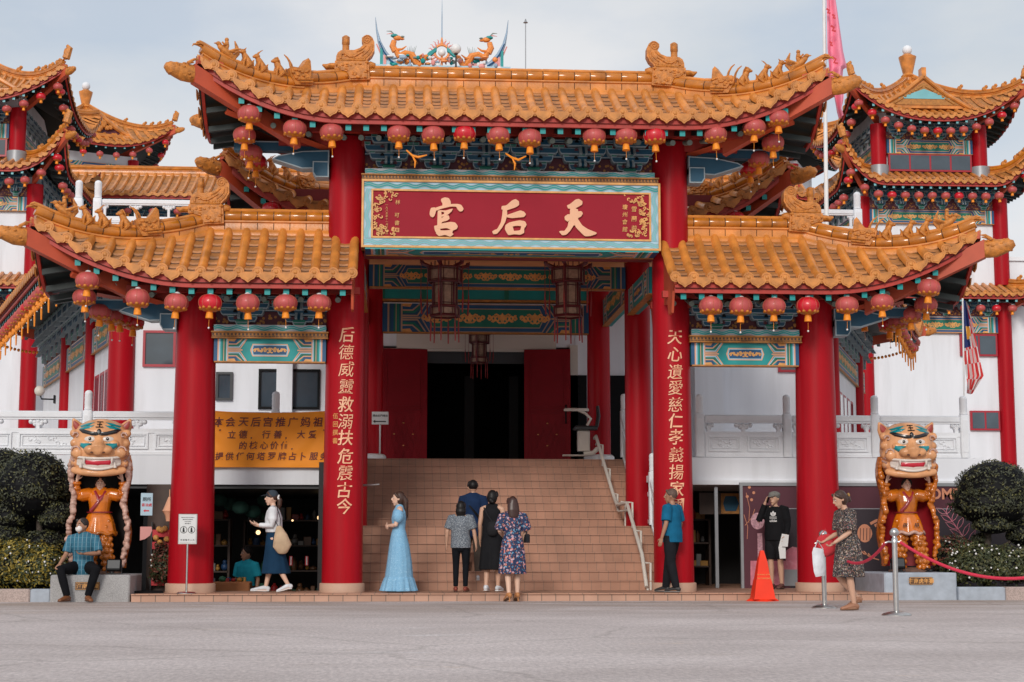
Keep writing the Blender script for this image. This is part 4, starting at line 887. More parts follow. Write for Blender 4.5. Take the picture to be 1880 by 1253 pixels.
# ---------------- stone balustrades ----------------
def post(mb, x, y, z, h=.82, w=.15, cap=.38):
    mb.cbox(x - w / 2, x + w / 2, y - w / 2, y + w / 2, z, z + h, .015)
    mb.box(x - w * .32, x + w * .32, y - w / 2 - .008, y - w / 2, z + .1, z + h - .1)
    r = w * .44
    mb.lathe([(r * .9, 0), (r * 1.1, .02), (r * .95, .05), (r, .07), (r * .96, cap * .3), (r * 1.03, cap * .34), (r * .97, cap * .55), (r * 1.03, cap * .6), (r * .98, cap * .8), (r * 1.04, cap * .84), (r * .8, cap * .95), (r * .3, cap)], (x, y, z + h), 14)
def relief(mb, cx, cz, w, h, y, seed):
    RR = random.Random(seed)
    for i in range(9):
        a, b = cx + RR.uniform(-.5, .5) * w * .8, cz + RR.uniform(-.4, .4) * h * .8; t = RR.uniform(0, 6)
        mb.tube([(a + math.cos(t + q * .7) * h * .2 * (1 - q * .08), y, b + math.sin(t + q * .7) * h * .16) for q in range(6)], h * .075, 5)
def balustrade(label, x0, x1, y, z, posts, H=.78, loc_y=None, npan=2, sc=1.0, post_ends=True):
    t = thing('stone_balustrade', label, 'balustrade', ((x0 + x1) / 2, y, z), 0, 'carved white stone balustrades'); cx = (x0 + x1) / 2
    for px in posts:
        mb = MB(); post(mb, 0, 0, 0, H + .02, .16 * sc, .36 * sc); mb.build('post', wstone, t, (px - cx, 0, 0), 0, 50)
    ed = sorted(set([x0] + list(posts) + [x1]))
    for a, b in zip(ed[:-1], ed[1:]):
        if b - a < .6: continue
        a2 = a + (.09 * sc if a in posts else 0) - cx; b2 = b - (.09 * sc if b in posts else 0) - cx
        mb = MB(); mb.cbox(a2, b2, -.075, .075, H - .11, H, .02); mb.box(a2, b2, -.05, .05, H - .15, H - .11)
        mb.box(a2, b2, -.05, .05, .50 * H, .60 * H); mb.box(a2, b2, -.06, .06, 0, .05); mb.box(a2, b2, -.035, .035, .05, .50 * H)
        n = max(1, int(round((b2 - a2) / .95)))
        for i in range(n):
            u0 = a2 + (b2 - a2) * i / n + .06; u1 = a2 + (b2 - a2) * (i + 1) / n - .06
            for q0, q1, r0, r1 in ((u0, u1, .10, .13), (u0, u1, .46 * H, .46 * H + .03), (u0, u0 + .03, .13, .46 * H), (u1 - .03, u1, .13, .46 * H)): mb.box(q0, q1, -.062, -.035, r0, r1)
            for q0, q1, r0, r1 in ((u0 + .06, u1 - .06, .155, .17), (u0 + .06, u1 - .06, .42 * H, .42 * H + .015), (u0 + .06, u0 + .075, .17, .42 * H), (u1 - .075, u1 - .06, .17, .42 * H)): mb.box(q0, q1, -.056, -.035, r0, r1)
            relief(mb, (u0 + u1) / 2, .28 * H + .02, u1 - u0 - .2, .2, -.038, i)
        mb.build('panel', wstone, t, smooth=40)
        n = max(1, int(round((b2 - a2) / .85)))
        for i in range(n + 1):                                   # cloud-shaped supports under the rail
            mb = MB()
            u = a2 + (b2 - a2) * i / n; ww = .17 if 0 < i < n else .10
            u = min(max(u, a2 + .07), b2 - .07)
            for k in range(5): mb.sph((u + (k - 2) * ww * .38, 0, H - .19 - .012 * (k % 2)), (ww * .27, .055, .045), 0, 8, 5)
            mb.sph((u - ww * .3, 0, H - .235), (ww * .3, .05, .035), 0, 8, 5); mb.sph((u + ww * .3, 0, H - .235), (ww * .3, .05, .035), 0, 8, 5); mb.box(u - .03, u + .03, -.04, .04, .60 * H, H - .2)
            mb.build('cloud_support', wstone, t, smooth=50)
    return t
ZB = 2.50
balustrade('white carved balustrade on the terrace behind the orange banner and left tiger statue', -10.2, -2.95, 2.6, ZB, [-9.95, -7.42, -4.07])
balustrade('white carved balustrade on the terrace above the maroon hoarding', 3.62, 8.75, 2.6, ZB, [3.70, 5.33, 6.99, 8.68])
for sx, lb in ((-1, 'sloping white balustrade on the far left side of the stairs'), (1, 'sloping white balustrade down the right side of the stairs, beside the stairlift')):
    t = thing('stair_balustrade', lb, 'balustrade', (sx * 2.84, 0, 0), 0, 'balustrades flanking the stairs')
    zf = lambda yy: ZS + (ZL - ZS) * min(1, max(0, (yy - 1.0) / 1.8)) if yy < 4.1 else ZL + (ZT - ZL) * min(1, (yy - 4.1) / 2.4)
    P_ = [1.08, 2.75, 4.15, 5.3, 6.55]
    for yy in P_:
        mb = MB(); post(mb, 0, 0, 0, .98, .15, .34); mb.build('post', wstone, t, (0, yy, zf(yy) + .05), 0, 50)
    for a, b in zip(P_[:-1], P_[1:]):
        mb = MB(); a += .08; b -= .08
        for z0, z1, w in ((.0, .07, .05), (.07, .5, .032), (.5, .58, .05), (.76, .88, .07)):
            za, zb = zf(a) + .05, zf(b) + .05
            mb.add([(-w, a, za + z0), (w, a, za + z0), (w, b, zb + z0), (-w, b, zb + z0), (-w, a, za + z1), (w, a, za + z1), (w, b, zb + z1), (-w, b, zb + z1)], [(0, 3, 2, 1), (4, 5, 6, 7), (0, 1, 5, 4), (1, 2, 6, 5), (2, 3, 7, 6), (3, 0, 4, 7)])
        mb.box(-.04, .04, (a + b) / 2 - .05, (a + b) / 2 + .05, (zf(a) + zf(b)) / 2 + .6, (zf(a) + zf(b)) / 2 + .85)
        mb.build('panel', wstone, t, smooth=0)

# ---------------- the front hall behind the gate ----------------
hall = thing('temple_hall', 'white temple hall with red columns, open red doors and shop openings below, behind the gate', 'temple', (0, 9.5, 0))
def part(name, m, mb, smooth=38, parent=None): return mb.build(name, m, parent or hall, (0, -9.5, 0) if parent is None else (0, 0, 0), 0, smooth)
mb = MB()          # terrace slab, fascia and shop walls
mb.box(-10.2, -3.06, 2.52, 9.5, 1.97, 2.49); mb.box(3.06, 8.85, 2.52, 9.5, 1.99, 2.49); mb.box(-3.04, 3.04, 6.56, 9.4, 2.3, ZT)
mb.box(3.06, 8.9, 2.46, 2.52, 1.99, 2.07); mb.box(8.85, 9.0, 2.52, 12, 0, 2.5)
part('terrace', white, mb)
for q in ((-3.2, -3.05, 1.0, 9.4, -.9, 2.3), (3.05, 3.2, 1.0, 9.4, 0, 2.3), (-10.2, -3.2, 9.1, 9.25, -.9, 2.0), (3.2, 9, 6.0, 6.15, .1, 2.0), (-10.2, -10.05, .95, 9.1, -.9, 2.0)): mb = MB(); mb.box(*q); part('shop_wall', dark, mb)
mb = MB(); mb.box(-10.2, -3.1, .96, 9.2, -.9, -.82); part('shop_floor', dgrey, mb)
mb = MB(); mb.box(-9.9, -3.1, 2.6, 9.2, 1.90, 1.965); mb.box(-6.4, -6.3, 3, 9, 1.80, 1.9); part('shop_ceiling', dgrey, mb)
# upper walls (front face y = 9.5, doorway in the middle), splayed side walls
wl = MB(); S20 = math.tan(rad(20))
def wallbox(x0, x1, z0, z1, y0=9.5, y1=9.75): wl.box(x0, x1, y0, y1, z0, z1)
wallbox(-8.0, -2.35, 2.5, 6.9); wallbox(2.15, 7.6, 2.5, 6.9); wallbox(-2.35, 2.15, 5.36, 6.9, 9.52, 9.75)
part('wall', white, wl)
mb = MB(); mb.box(-2.5, -2.28, 9.44, 9.5, 2.66, 5.4); mb.box(2.02, 2.2, 9.44, 9.5, 2.66, 5.4); mb.box(-2.35, 2.15, 9.42, 9.5, 5.24, 5.30); mb.box(-1.9, 1.7, 9.38, 9.5, 5.30, 5.66); part('door_surround', cream, mb)
mb = MB(); mb.box(-2.3, 2.1, 9.55, 9.6, 4.98, 5.26); part('transom', dgrey, mb)
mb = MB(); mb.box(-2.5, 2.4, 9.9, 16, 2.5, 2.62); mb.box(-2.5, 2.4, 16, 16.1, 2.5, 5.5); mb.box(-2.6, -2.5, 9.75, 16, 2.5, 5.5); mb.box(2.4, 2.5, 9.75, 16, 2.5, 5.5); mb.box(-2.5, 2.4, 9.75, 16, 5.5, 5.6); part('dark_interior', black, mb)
mb = MB(); mb.box(-.28, -.05, 11.5, 11.6, 2.6, 4.9, 0); mb.box(.78, 1.0, 11.5, 11.6, 2.6, 4.9, 0); part('inner_post', dark, mb)
for (x0, x1, hx) in ((-2.26, -1.2, -1), (.98, 2.02, 1)):
    mb = MB(); w_ = x1 - x0; mb.box(0, w_, -.05, 0, 0, 2.62, 0)
    for a, b, c, d in ((.12, w_ - .12, 1.18, 1.21), (.12, w_ - .12, 1.26, 1.29), (.16, w_ - .16, 1.34, 2.3), (.12, w_ - .12, .06, .10)): 
        mb.box(a, b, -.062, -.05, c, d, 0)
    for a in (.12, w_ - .15): mb.box(a, a + .03, -.062, -.05, .1, 2.45, 0)
    for t in range(-2, 3):
        for s in (-1, 1): 
            p0 = (w_ * .5 + t * .2 - s * .25, .15); p1 = (w_ * .5 + t * .2 + s * .25, 1.1)
            mb.band([(max(.15, min(w_ - .15, p0[0])), p0[1]), (max(.15, min(w_ - .15, p1[0])), p1[1])], .018, XZ(-.058), (0, .008, 0), 0)
    for (a, b) in ((.5, .95), (.3, .7), (.7, .7), (.5, .45)): mb.sph((w_ * a, -.06, b), (.022, .014, .012), 1, 8, 5)
    d = part('door', [door_red, gold], mb, 0); d.location = (x0 if hx < 0 else x0, -.12, 2.66); d.rotation_euler = (0, 0, rad(-9 * hx) if hx < 0 else rad(-9)); 
    if hx < 0: d.rotation_euler = (0, 0, rad(8)); d.location = (x0, -.18, 2.66)
    if hx > 0:
        hb = MB(); hb.tube([(0, 0, 0), (0, -.06, .02), (0, -.06, .38), (0, 0, .4)], .018, 8); hb.build('handle', black, d, (w_ - .1, -.05, .95))
def window(x, z, w, h, y, panes=1, fm=None, open_=False, lbl=None):
    mb = MB(); b = .055; f = fm or winred
    mb.box(x, x + w, y - .07, y, z, z + b); mb.box(x, x + w, y - .07, y, z + h - b, z + h); mb.box(x, x + b, y - .07, y, z + b, z + h - b); mb.box(x + w - b, x + w, y - .07, y, z + b, z + h - b)
    for i in range(1, panes): mb.box(x + w * i / panes - b * .5, x + w * i / panes + b * .5, y - .065, y, z + b, z + h - b)
    o = part('window_frame', f, mb, 0); g = MB(); g.box(x + b, x + w - b, y - .03, y - .005, z + b, z + h - b); g.build('pane', glass, o, smooth=0); return o
p0, p1 = at(262, 674, 9.5), at(324, 608, 9.5); window(p0.x, p0.z, p1.x - p0.x, p1.z - p0.z, 9.5)
p0, p1 = at(396, 736, 9.5), at(428, 684, 9.5); window(p0.x, p0.z, p1.x - p0.x, p1.z - p0.z, 9.5, 1, dgrey)
p0, p1 = at(474, 752, 9.5), at(588, 679, 9.5); window(p0.x, p0.z, p1.x - p0.x, p1.z - p0.z, 9.5, 1, black)
p0, p1 = at(1428, 684, 9.5), at(1520, 600, 9.5); window(p0.x, p0.z, p1.x - p0.x, p1.z - p0.z, 9.5, 1)
mb = MB(); p = at(1297, 700, 9.3); mb.box(p.x - .3, p.x + .35, 9.1, 9.5, 2.5, 6.5); part('wall_pier', white, mb, 0); mb = MB(); mb.box(-4.55, -4.2, 9.2, 9.5, 2.5, 6.5); part('wall_pier', white, mb, 0)
for px in (1286, 1128, 1056):
    p = at(px, 700, 9.48); mb = MB(); mb.box(p.x - (.09 if px > 1200 else .30), p.x + (.09 if px > 1200 else .26), 9.44, 9.5, 2.66, 4.72); part('dark_glazing', black, mb, 0)
for x, y, r, z0, z1 in ((-8.0, 9.5, .30, 2.45, 6.9), (7.55, 9.5, .30, 2.45, 6.9), (-2.66, 3.3, .25, 1.24, 7.0), (2.66, 3.3, .25, 1.24, 7.0), (-2.42, 7.4, .25, 2.66, 6.6), (2.42, 7.4, .25, 2.66, 6.6)):
    mb = MB(); mb.lathe([(r, 0), (r * .96, (z1 - z0))], (x, y, z0), 28)
    if abs(x) < 2.5: mb.lathe([(r * 1.3, 0), (r * 1.3, .1), (r * 1.1, .14)], (x, y, z0), 24, 1)
    part('column', [red, wpaint], mb, 50)
# porch beams and ceiling
BEAM_BLUE = [blue, mat('beige line paint', (.42, .28, .18), .5, .1), green, blue, pblue, gold, gold_d]
mb = MB(); beam_art(mb, -2.42, 2.42, 5.70, 6.12, 3.15, .3, 2, True); part('painted_beam', BEAM_BLUE, mb, 0)
mb = MB(); beam_art(mb, -2.2, 2.2, 5.39, 6.0, 7.28, .3, 2, True); part('painted_beam', BEAM_BLUE, mb, 0)
mb = MB(); mb.box(-2.3, 2.3, 7.30, 7.5, 6.05, 6.1, 1); mb.box(-2.3, 2.3, 7.33, 7.5, 6.1, 6.4, 0)
for i in range(6): u = -2.2 + .88 * i; mb.box(u - .045, u + .045, 7.30, 7.33, 6.1, 6.4, 2)
part('frieze_panel', [teal, gold_d, green], mb, 0)
for sx in (-1, 1):
    mb = MB(); mb.T = Matrix.Translation((sx * 2.50, 5.4, 0)) @ Matrix.Rotation(sx * -PI / 2 if sx > 0 else PI / 2, 4, 'Z'); beam_art(mb, -1.9, 1.9, 5.55, 6.1, 0, .2, 2, True); mb.T = None; part('painted_beam', BEAM_MATS, mb, 0)
    mb = MB(); mb.T = Matrix.Translation((sx * 2.45, 1.7, 0)) @ Matrix.Rotation(-PI / 2 * sx, 4, 'Z'); beam_art(mb, -1.3, 1.3, 5.2, 5.66, 0, .2, 2); mb.T = None; part('painted_beam', BEAM_MATS, mb, 0)
mb = MB(); mb.box(-3.3, 3.3, .2, 3.2, 6.22, 6.3, 0); mb.box(-3.3, 3.3, 3.2, 9.5, 6.42, 6.5, 0)
RR = random.Random(2)
for i in range(16):
    x = RR.uniform(-2, 2); y = RR.uniform(1.6, 3.0); mb.prism([(x - .3, y), (x - .1, y - .06), (x + .2, y - .03), (x + .38, y + .05), (x + .1, y + .03)], lambda u, v: (u, v, 6.215), (0, 0, .004), 1)
part('porch_ceiling', [mat('orange ceiling paint', (.80, .34, .13), .6, .12), blue], mb, 0)
# porch roof between gate and hall
pr_ = Roof(5.15, 2.6, 3.0, .7, 6.86, 7.42, 1.02, sp=.30, pw=1.15, lod=2); pr_.obj = None
po = pr_.make('porch_roof', hall, (.1, 4.2 - 9.5, 0), 0); pr_.ridges(False); pr_.corner_beams((-1, 1), False)
for sx in (-1, 1): hip_figures(pr_, sx)
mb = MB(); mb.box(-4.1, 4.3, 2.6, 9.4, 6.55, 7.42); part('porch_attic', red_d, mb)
# splayed wings: outer wall, windows, brackets, roof with hip at the far end
for sx in (-1, 1):
    ang = rad(-71) if sx < 0 else rad(69); wing = thing('side_wing', ('left' if sx < 0 else 'right') + ' splayed wing of the hall, white wall with red columns under a long lantern-hung eave', 'temple wing', (-8.05 if sx < 0 else 7.62, 9.55, 0), ang)
    Lw = 13.0; X = lambda a: -a if sx < 0 else a               # local x runs from the near corner (0) to the far end
    bx = lambda mb, a, b, y0, y1, z0, z1, m=0: mb.box(min(X(a), X(b)), max(X(a), X(b)), y0, y1, z0, z1, m)
    mb = MB(); bx(mb, 0, Lw, 0, .25, 2.4, 7.3); bx(mb, Lw - .25, Lw, .25, 6, 2.4, 7.3); mb.build('wall', white, wing)
    for a in ((3.7, 8.0) if sx < 0 else (3.9, 10.8)):
        mb = MB(); mb.lathe([(.17, 0), (.17, 4.9)], (X(a), -.05, 2.45), 20); mb.build('column', red, wing, smooth=50)
    for a in ((.55, 1.3, 2.05, 2.8) if sx < 0 else (5.0, 6.0, 7.0, 8.0, 9.0)):
        mb = MB(); bx(mb, a, a + .6, -.012, 0, 3.75, 4.95); f = mb.build('window_frame', winred, wing, smooth=0)
        g = MB(); bx(g, a + .05, a + .55, -.018, -.012, 3.82, 4.88); g.build('pane', glass, f, smooth=0)
    mb = MB(); bx(mb, .3 if sx < 0 else 4.2, 3.4 if sx < 0 else 10.4, -.08, 0, 3.15, 3.28); mb.build('ledge', peach, wing)
    mb = MB()
    for a, b in (((.3, 3.5), (3.9, 7.8), (8.2, 12.7)) if sx < 0 else ((.3, 3.7), (4.1, 10.6), (11.0, 12.7))):
        x0, x1 = min(X(a), X(b)), max(X(a), X(b)); beam_art(mb, x0, x1, 5.5, 6.1, -.09, .1, 1, True)
    mb.build('painted_beam', BEAM_MATS, wing, smooth=0)
    mb = MB(); n = 13; x0, x1 = min(X(.2), X(Lw)), max(X(.2), X(Lw)); frieze(mb, x0, x1, 6.2, 7.15, -.12, [x0 + (x1 - x0) * (i + .5) / n for i in range(n)], (x1 - x0) / n); mb.build('bracket_frieze', BR_MATS, wing, smooth=0)
    cut = dict(cutR=2.0) if sx < 0 else dict(cutL=-2.0)
    rf = Roof(Lw + 1.6, 3.95, Lw - 2.2, 0, 7.15, 7.95, .75, sp=.34, lod=1, lp=2.4, **cut)
    rf.make('wing_roof', wing, (0, 2.2, 0)); mb = MB(); bx(mb, 0, Lw, .25, 2.0, 7.2, 7.5); mb.build('attic', red_d, wing)
    rf.corner_beams((sx,), False); WR = rf
    if sx < 0: wingL, rfL = wing, rf
    else: wingR, rfR = wing, rf
# upper terrace of the hall and its balustrades
mb = MB(); mb.prism([(-8.4, 16.2), (8.6, 16.2), (10.8, 24), (-10.6, 24)], lambda u, v: (u, v, 7.4), (0, 0, 1.45)); part('upper_terrace', white, mb, 0)
balustrade('tall white balustrade on the upper terrace behind the left gate roof', -10.4, -4.6, 16, 8.85, [-10.32, -9.82, -6.1], 1.15, sc=1.35)
balustrade('tall white balustrade on the upper terrace behind the right gate roof', 4.9, 10.85, 16, 8.85, [6.2, 10.62], 1.15, sc=1.35)
# shop fittings
def simple(name, label, cat, m, fn, loc=(0, 0, 0), rz=0, group=None, smooth=38):
    mb = MB(); fn(mb); return tag(mb.build(name, m, None, loc, rz, smooth), label, cat, group)
# ---------------- the tall temple behind: towers, main hall, pavilions ----------------
def beasts(rf, sx, sy=-1, sc=1.0, lvl=4):
    """ridge figures of a far roof: one small string of shapes"""
    RR = random.Random(6)
    for t in (.99, .90, .82, .74, .66, .45):
        mb = MB(); p = rf.hip(t, sx, sy, .22 * rf.big); h = (.16 if t < .95 else .34) * sc * rf.big
        mb.sph((p.x, p.y, p.z + h * .5), (.10 * rf.big, .10 * rf.big, h * .7), 0, 7, 5); mb.sph((p.x + sx * .08 * rf.big, p.y, p.z + h * 1.15), .075 * rf.big, 0, 6, 4)
        if t > .95: mb.tube([(p.x, p.y, p.z), (p.x + sx * .12, p.y, p.z + .4), (p.x + sx * .02, p.y, p.z + .5)], [.15, .12, .05], 6)
        mb.build('ridge_figure', orn, rf.obj)
def add_part(mb, name, m, parent, smooth=38): return mb.build(name, m, parent, (0, 0, 0), 0, smooth)
ROOFS = {}
def tower(sx):
    cx, cy = (-18.15 if sx < 0 else 18.7), 36.3; ww = .7 if sx < 0 else .1
    t = thing('temple_tower', ('left' if sx < 0 else 'right') + '-hand white temple tower with red columns and three tiers of orange upturned roofs', 'temple tower', (cx, cy, 0))
    # level 3 (bottom), 2, 1 bodies
    mb = MB(); mb.box(-2.75, 2.75, -2.3, 9, 0, 14.6); mb.box(-1.95, 1.95, -2.2, 3, 14.6, 18); mb.box(-6.0 if sx < 0 else 2.7, -2.7 if sx < 0 else 6.0, -2.0, 6, 2, 10.9); mb.box(-5.8 if sx < 0 else 2.7, -2.7 if sx < 0 else 5.8, -2.2, -1.95, 10.9, 11.9); add_part(mb, 'wall', white, t)
    for lv, xs_, z0, z1, r in ((1, (-2.0, 2.0), 15.2, 17.2, .30), (2, (-2.72, 2.72), 10.9, 14.3, .30), (3, (-2.72, 2.72), 2.6, 10.2, .30)):
        for x in xs_:
            mb = MB(); mb.lathe([(r, 0), (r, z1 - z0)], (x, -2.3, z0), 20)
            if lv == 1: mb.lathe([(r + .08, 0), (r + .08, .45)], (x, -2.3, z0 - .1), 20, 1)
            mb.build('column', [red, grey], t, smooth=50)
    specs = ((3.3 + ww, 3.7, 0.0, 0.0, 17.25, 19.75, 1.35, 1.3, 1), (3.7 + ww * .5, 3.6, 2.0, 2.0, 14.75, 15.45, 1.45, 1.1, 2), (3.75, 3.4, 2.75, 2.3, 10.45, 10.95, .45, 1.0, 3))
    rfs = []
    for (W, D, w2, d2, ze, zr, li, pw, lv) in specs:
        rf = Roof(W, D, w2, d2, ze, zr, li, sp=.30, pw=pw, lod=1, lp=2.4, big=1.0); rf.make('tower_roof', t, (0, 0, 0)); rf.ridges(lv == 1); rf.corner_beams((-1, 1), False)
        for s in (-1, 1): beasts(rf, s)
        rfs.append(rf)
    top = rfs[0].obj
    mb = MB(); mb.lathe([(.22, 0), (.20, .12), (.28, .2), (.20, .3), (.34, .9), (.36, 1.0), (.24, 1.05), (.2, 1.1)], (0, 0, 19.65), 14, 0); mb.sph((0, 0, 20.95), .20, 1, 12, 8); mb.build('finial', [tile, wstone], top, smooth=50)
    # little front gable with a blue pediment
    mb = MB(); gx, gz, gw, gh = -.35 if sx > 0 else .35, 17.72, 1.65, 1.15; yg = -2.95
    tri = lambda k: [(gx - gw + k * 1.7, gz + k), (gx + gw - k * 1.7, gz + k), (gx, gz + gh - k * 1.1)]
    mb.prism(tri(0), XZ(yg), (0, 1.6, 0), 0); mb.prism(tri(.12), XZ(yg - .03), (0, .03, 0), 2, back=False); mb.prism(tri(.36), XZ(yg - .05), (0, .03, 0), 1, back=False)
    for s in (-1, 1):
        for dy, r in ((-.04, .085), (.16, .07), (.4, .07)): mb.tube([(gx + s * (gw + .35), yg + dy, gz - .1), (gx + s * gw * .5, yg + dy, gz + gh * .5), (gx, yg + dy, gz + gh + .1)], r, 7, 0)
        RR = random.Random(4)
        for i in range(26): f = RR.random(); mb.sph((gx + s * (gw * .75 * (1 - f)), yg - .05, gz + .15 + (gh - .3) * f * .9), (.06, .03, .05), 2, 6, 4)
    mb.box(gx - .09, gx + .09, yg - .1, yg + .3, gz + gh, gz + gh + .45, 0); mb.build('gable', [tile, teal_l, gold_d], top)
    # friezes and painted beams, front and inner side
    for (W2, zf0, zf1, zb0, zb1) in ((1.7, 16.62, 17.2, 16.05, 16.6), (2.45, 13.85, 14.7, 13.3, 13.82), (2.45, 9.7, 10.4, 9.05, 9.65)):
        mb = MB(); n = int(W2 * 2 / .75); frieze(mb, -W2, W2, zf0, zf1, -2.45, [-W2 + W2 * 2 * (i + .5) / n for i in range(n)], W2 * 2 / n); add_part(mb, 'bracket_frieze', BR_MATS, t, 0)
        mb = MB(); beam_art(mb, -W2, W2, zb0, zb1, -2.42, .2, 1, True); add_part(mb, 'painted_beam', BEAM_MATS, t, 0)
        mb = MB(); mb.T = Matrix.Rotation(-PI / 2 * sx, 4, 'Z'); xw = 2.75 if W2 > 2 else 1.95; mb.T = Matrix.Translation((-sx * (xw - 2.45), 0, 0)) @ mb.T
        frieze(mb, -2.2, 2.2, zf0, zf1, -2.5, [-2.0 + .8 * i for i in range(6)], .8); add_part(mb, 'side_bracket_frieze', BR_MATS, t, 0)
        mb = MB(); mb.T = Matrix.Translation((-sx * (xw - 2.45), 0, 0)) @ Matrix.Rotation(-PI / 2 * sx, 4, 'Z'); beam_art(mb, -2.2, 2.2, zb0, zb1, -2.47, .2, 1, True); add_part(mb, 'side_beam', BEAM_MATS, t, 0)
    def win(x, z, w, h, n):
        mb = MB(); mb.box(x, x + w, -2.42, -2.3, z, z + h); f = mb.build('window_frame', winred, t, smooth=0)
        for i in range(n): g = MB(); g.box(x + .07 + (w - .07) * i / n, x + (w - .07) * (i + 1) / n, -2.43, -2.42, z + .07, z + h - .07); g.build('pane', glass, f, smooth=0)
    win(-1.65, 15.35, 3.3, .7, 4)
    win(.95 if sx > 0 else -2.4, 8.15, 1.45, .85, 2); win(1.25 if sx > 0 else -2.4, 5.3, 1.15, .75, 2)
    # terrace rail beside the middle level
    mb = MB()
    for i in range(4): x = sx * (2.9 + .95 * i); mb.box(x - .1, x + .1, -2.3, -2.1, 10.9, 12.4); 
    mb.box(min(sx * 2.8, sx * 6), max(sx * 2.8, sx * 6), -2.3, -2.15, 11.9, 12.05); add_part(mb, 'terrace_rail', wstone, t)
    return t, rfs
towerL, rL = tower(-1); towerR, rR = tower(1)
# main hall: middle roof across, upper hall with the dragon ridge
mh = thing('main_hall', 'main temple hall far behind the gate, long orange roof and dragon ridge on top', 'temple hall', (0, 46, 0))
mb = MB(); mb.box(-17, 17, -.6, 10, 0, 16.2); mb.box(-6, 6, 0, 8, 16, 20); add_part(mb, 'wall', white, mh)
mr_ = Roof(16.6, 3.2, 16.0, 0, 15.95, 17.5, .1, sp=.38, lod=1, cutL=-16.6, cutR=16.6); mr_.make('middle_roof', mh, (0, 0, 0)); mr_.ridges(False)
mb = MB(); frieze(mb, -15, 15, 15.0, 15.7, -1.4, [-14.5 + i for i in range(30)], 1.0); add_part(mb, 'bracket_frieze', BR_MATS, mh, 0)
mb = MB(); beam_art(mb, -15, -7, 14.3, 14.95, -1.4, .3, 1, True); beam_art(mb, 7, 15, 14.3, 14.95, -1.4, .3, 1, True); add_part(mb, 'painted_beam', BEAM_MATS, mh, 0)
for x in (-14.8, -11.5, -8.2, 8.2, 11.5, 14.8): mb = MB(); mb.lathe([(.3, 0), (.3, 7)], (x, -1.2, 8.6), 16); mb.build('column', red, mh, smooth=50)
tr_ = Roof(6.4, 4.5, 3.4, 0, 19.6, 22.0, .8, sp=.38, lod=1); tr_.make('top_roof', mh, (0, -.5, 0))
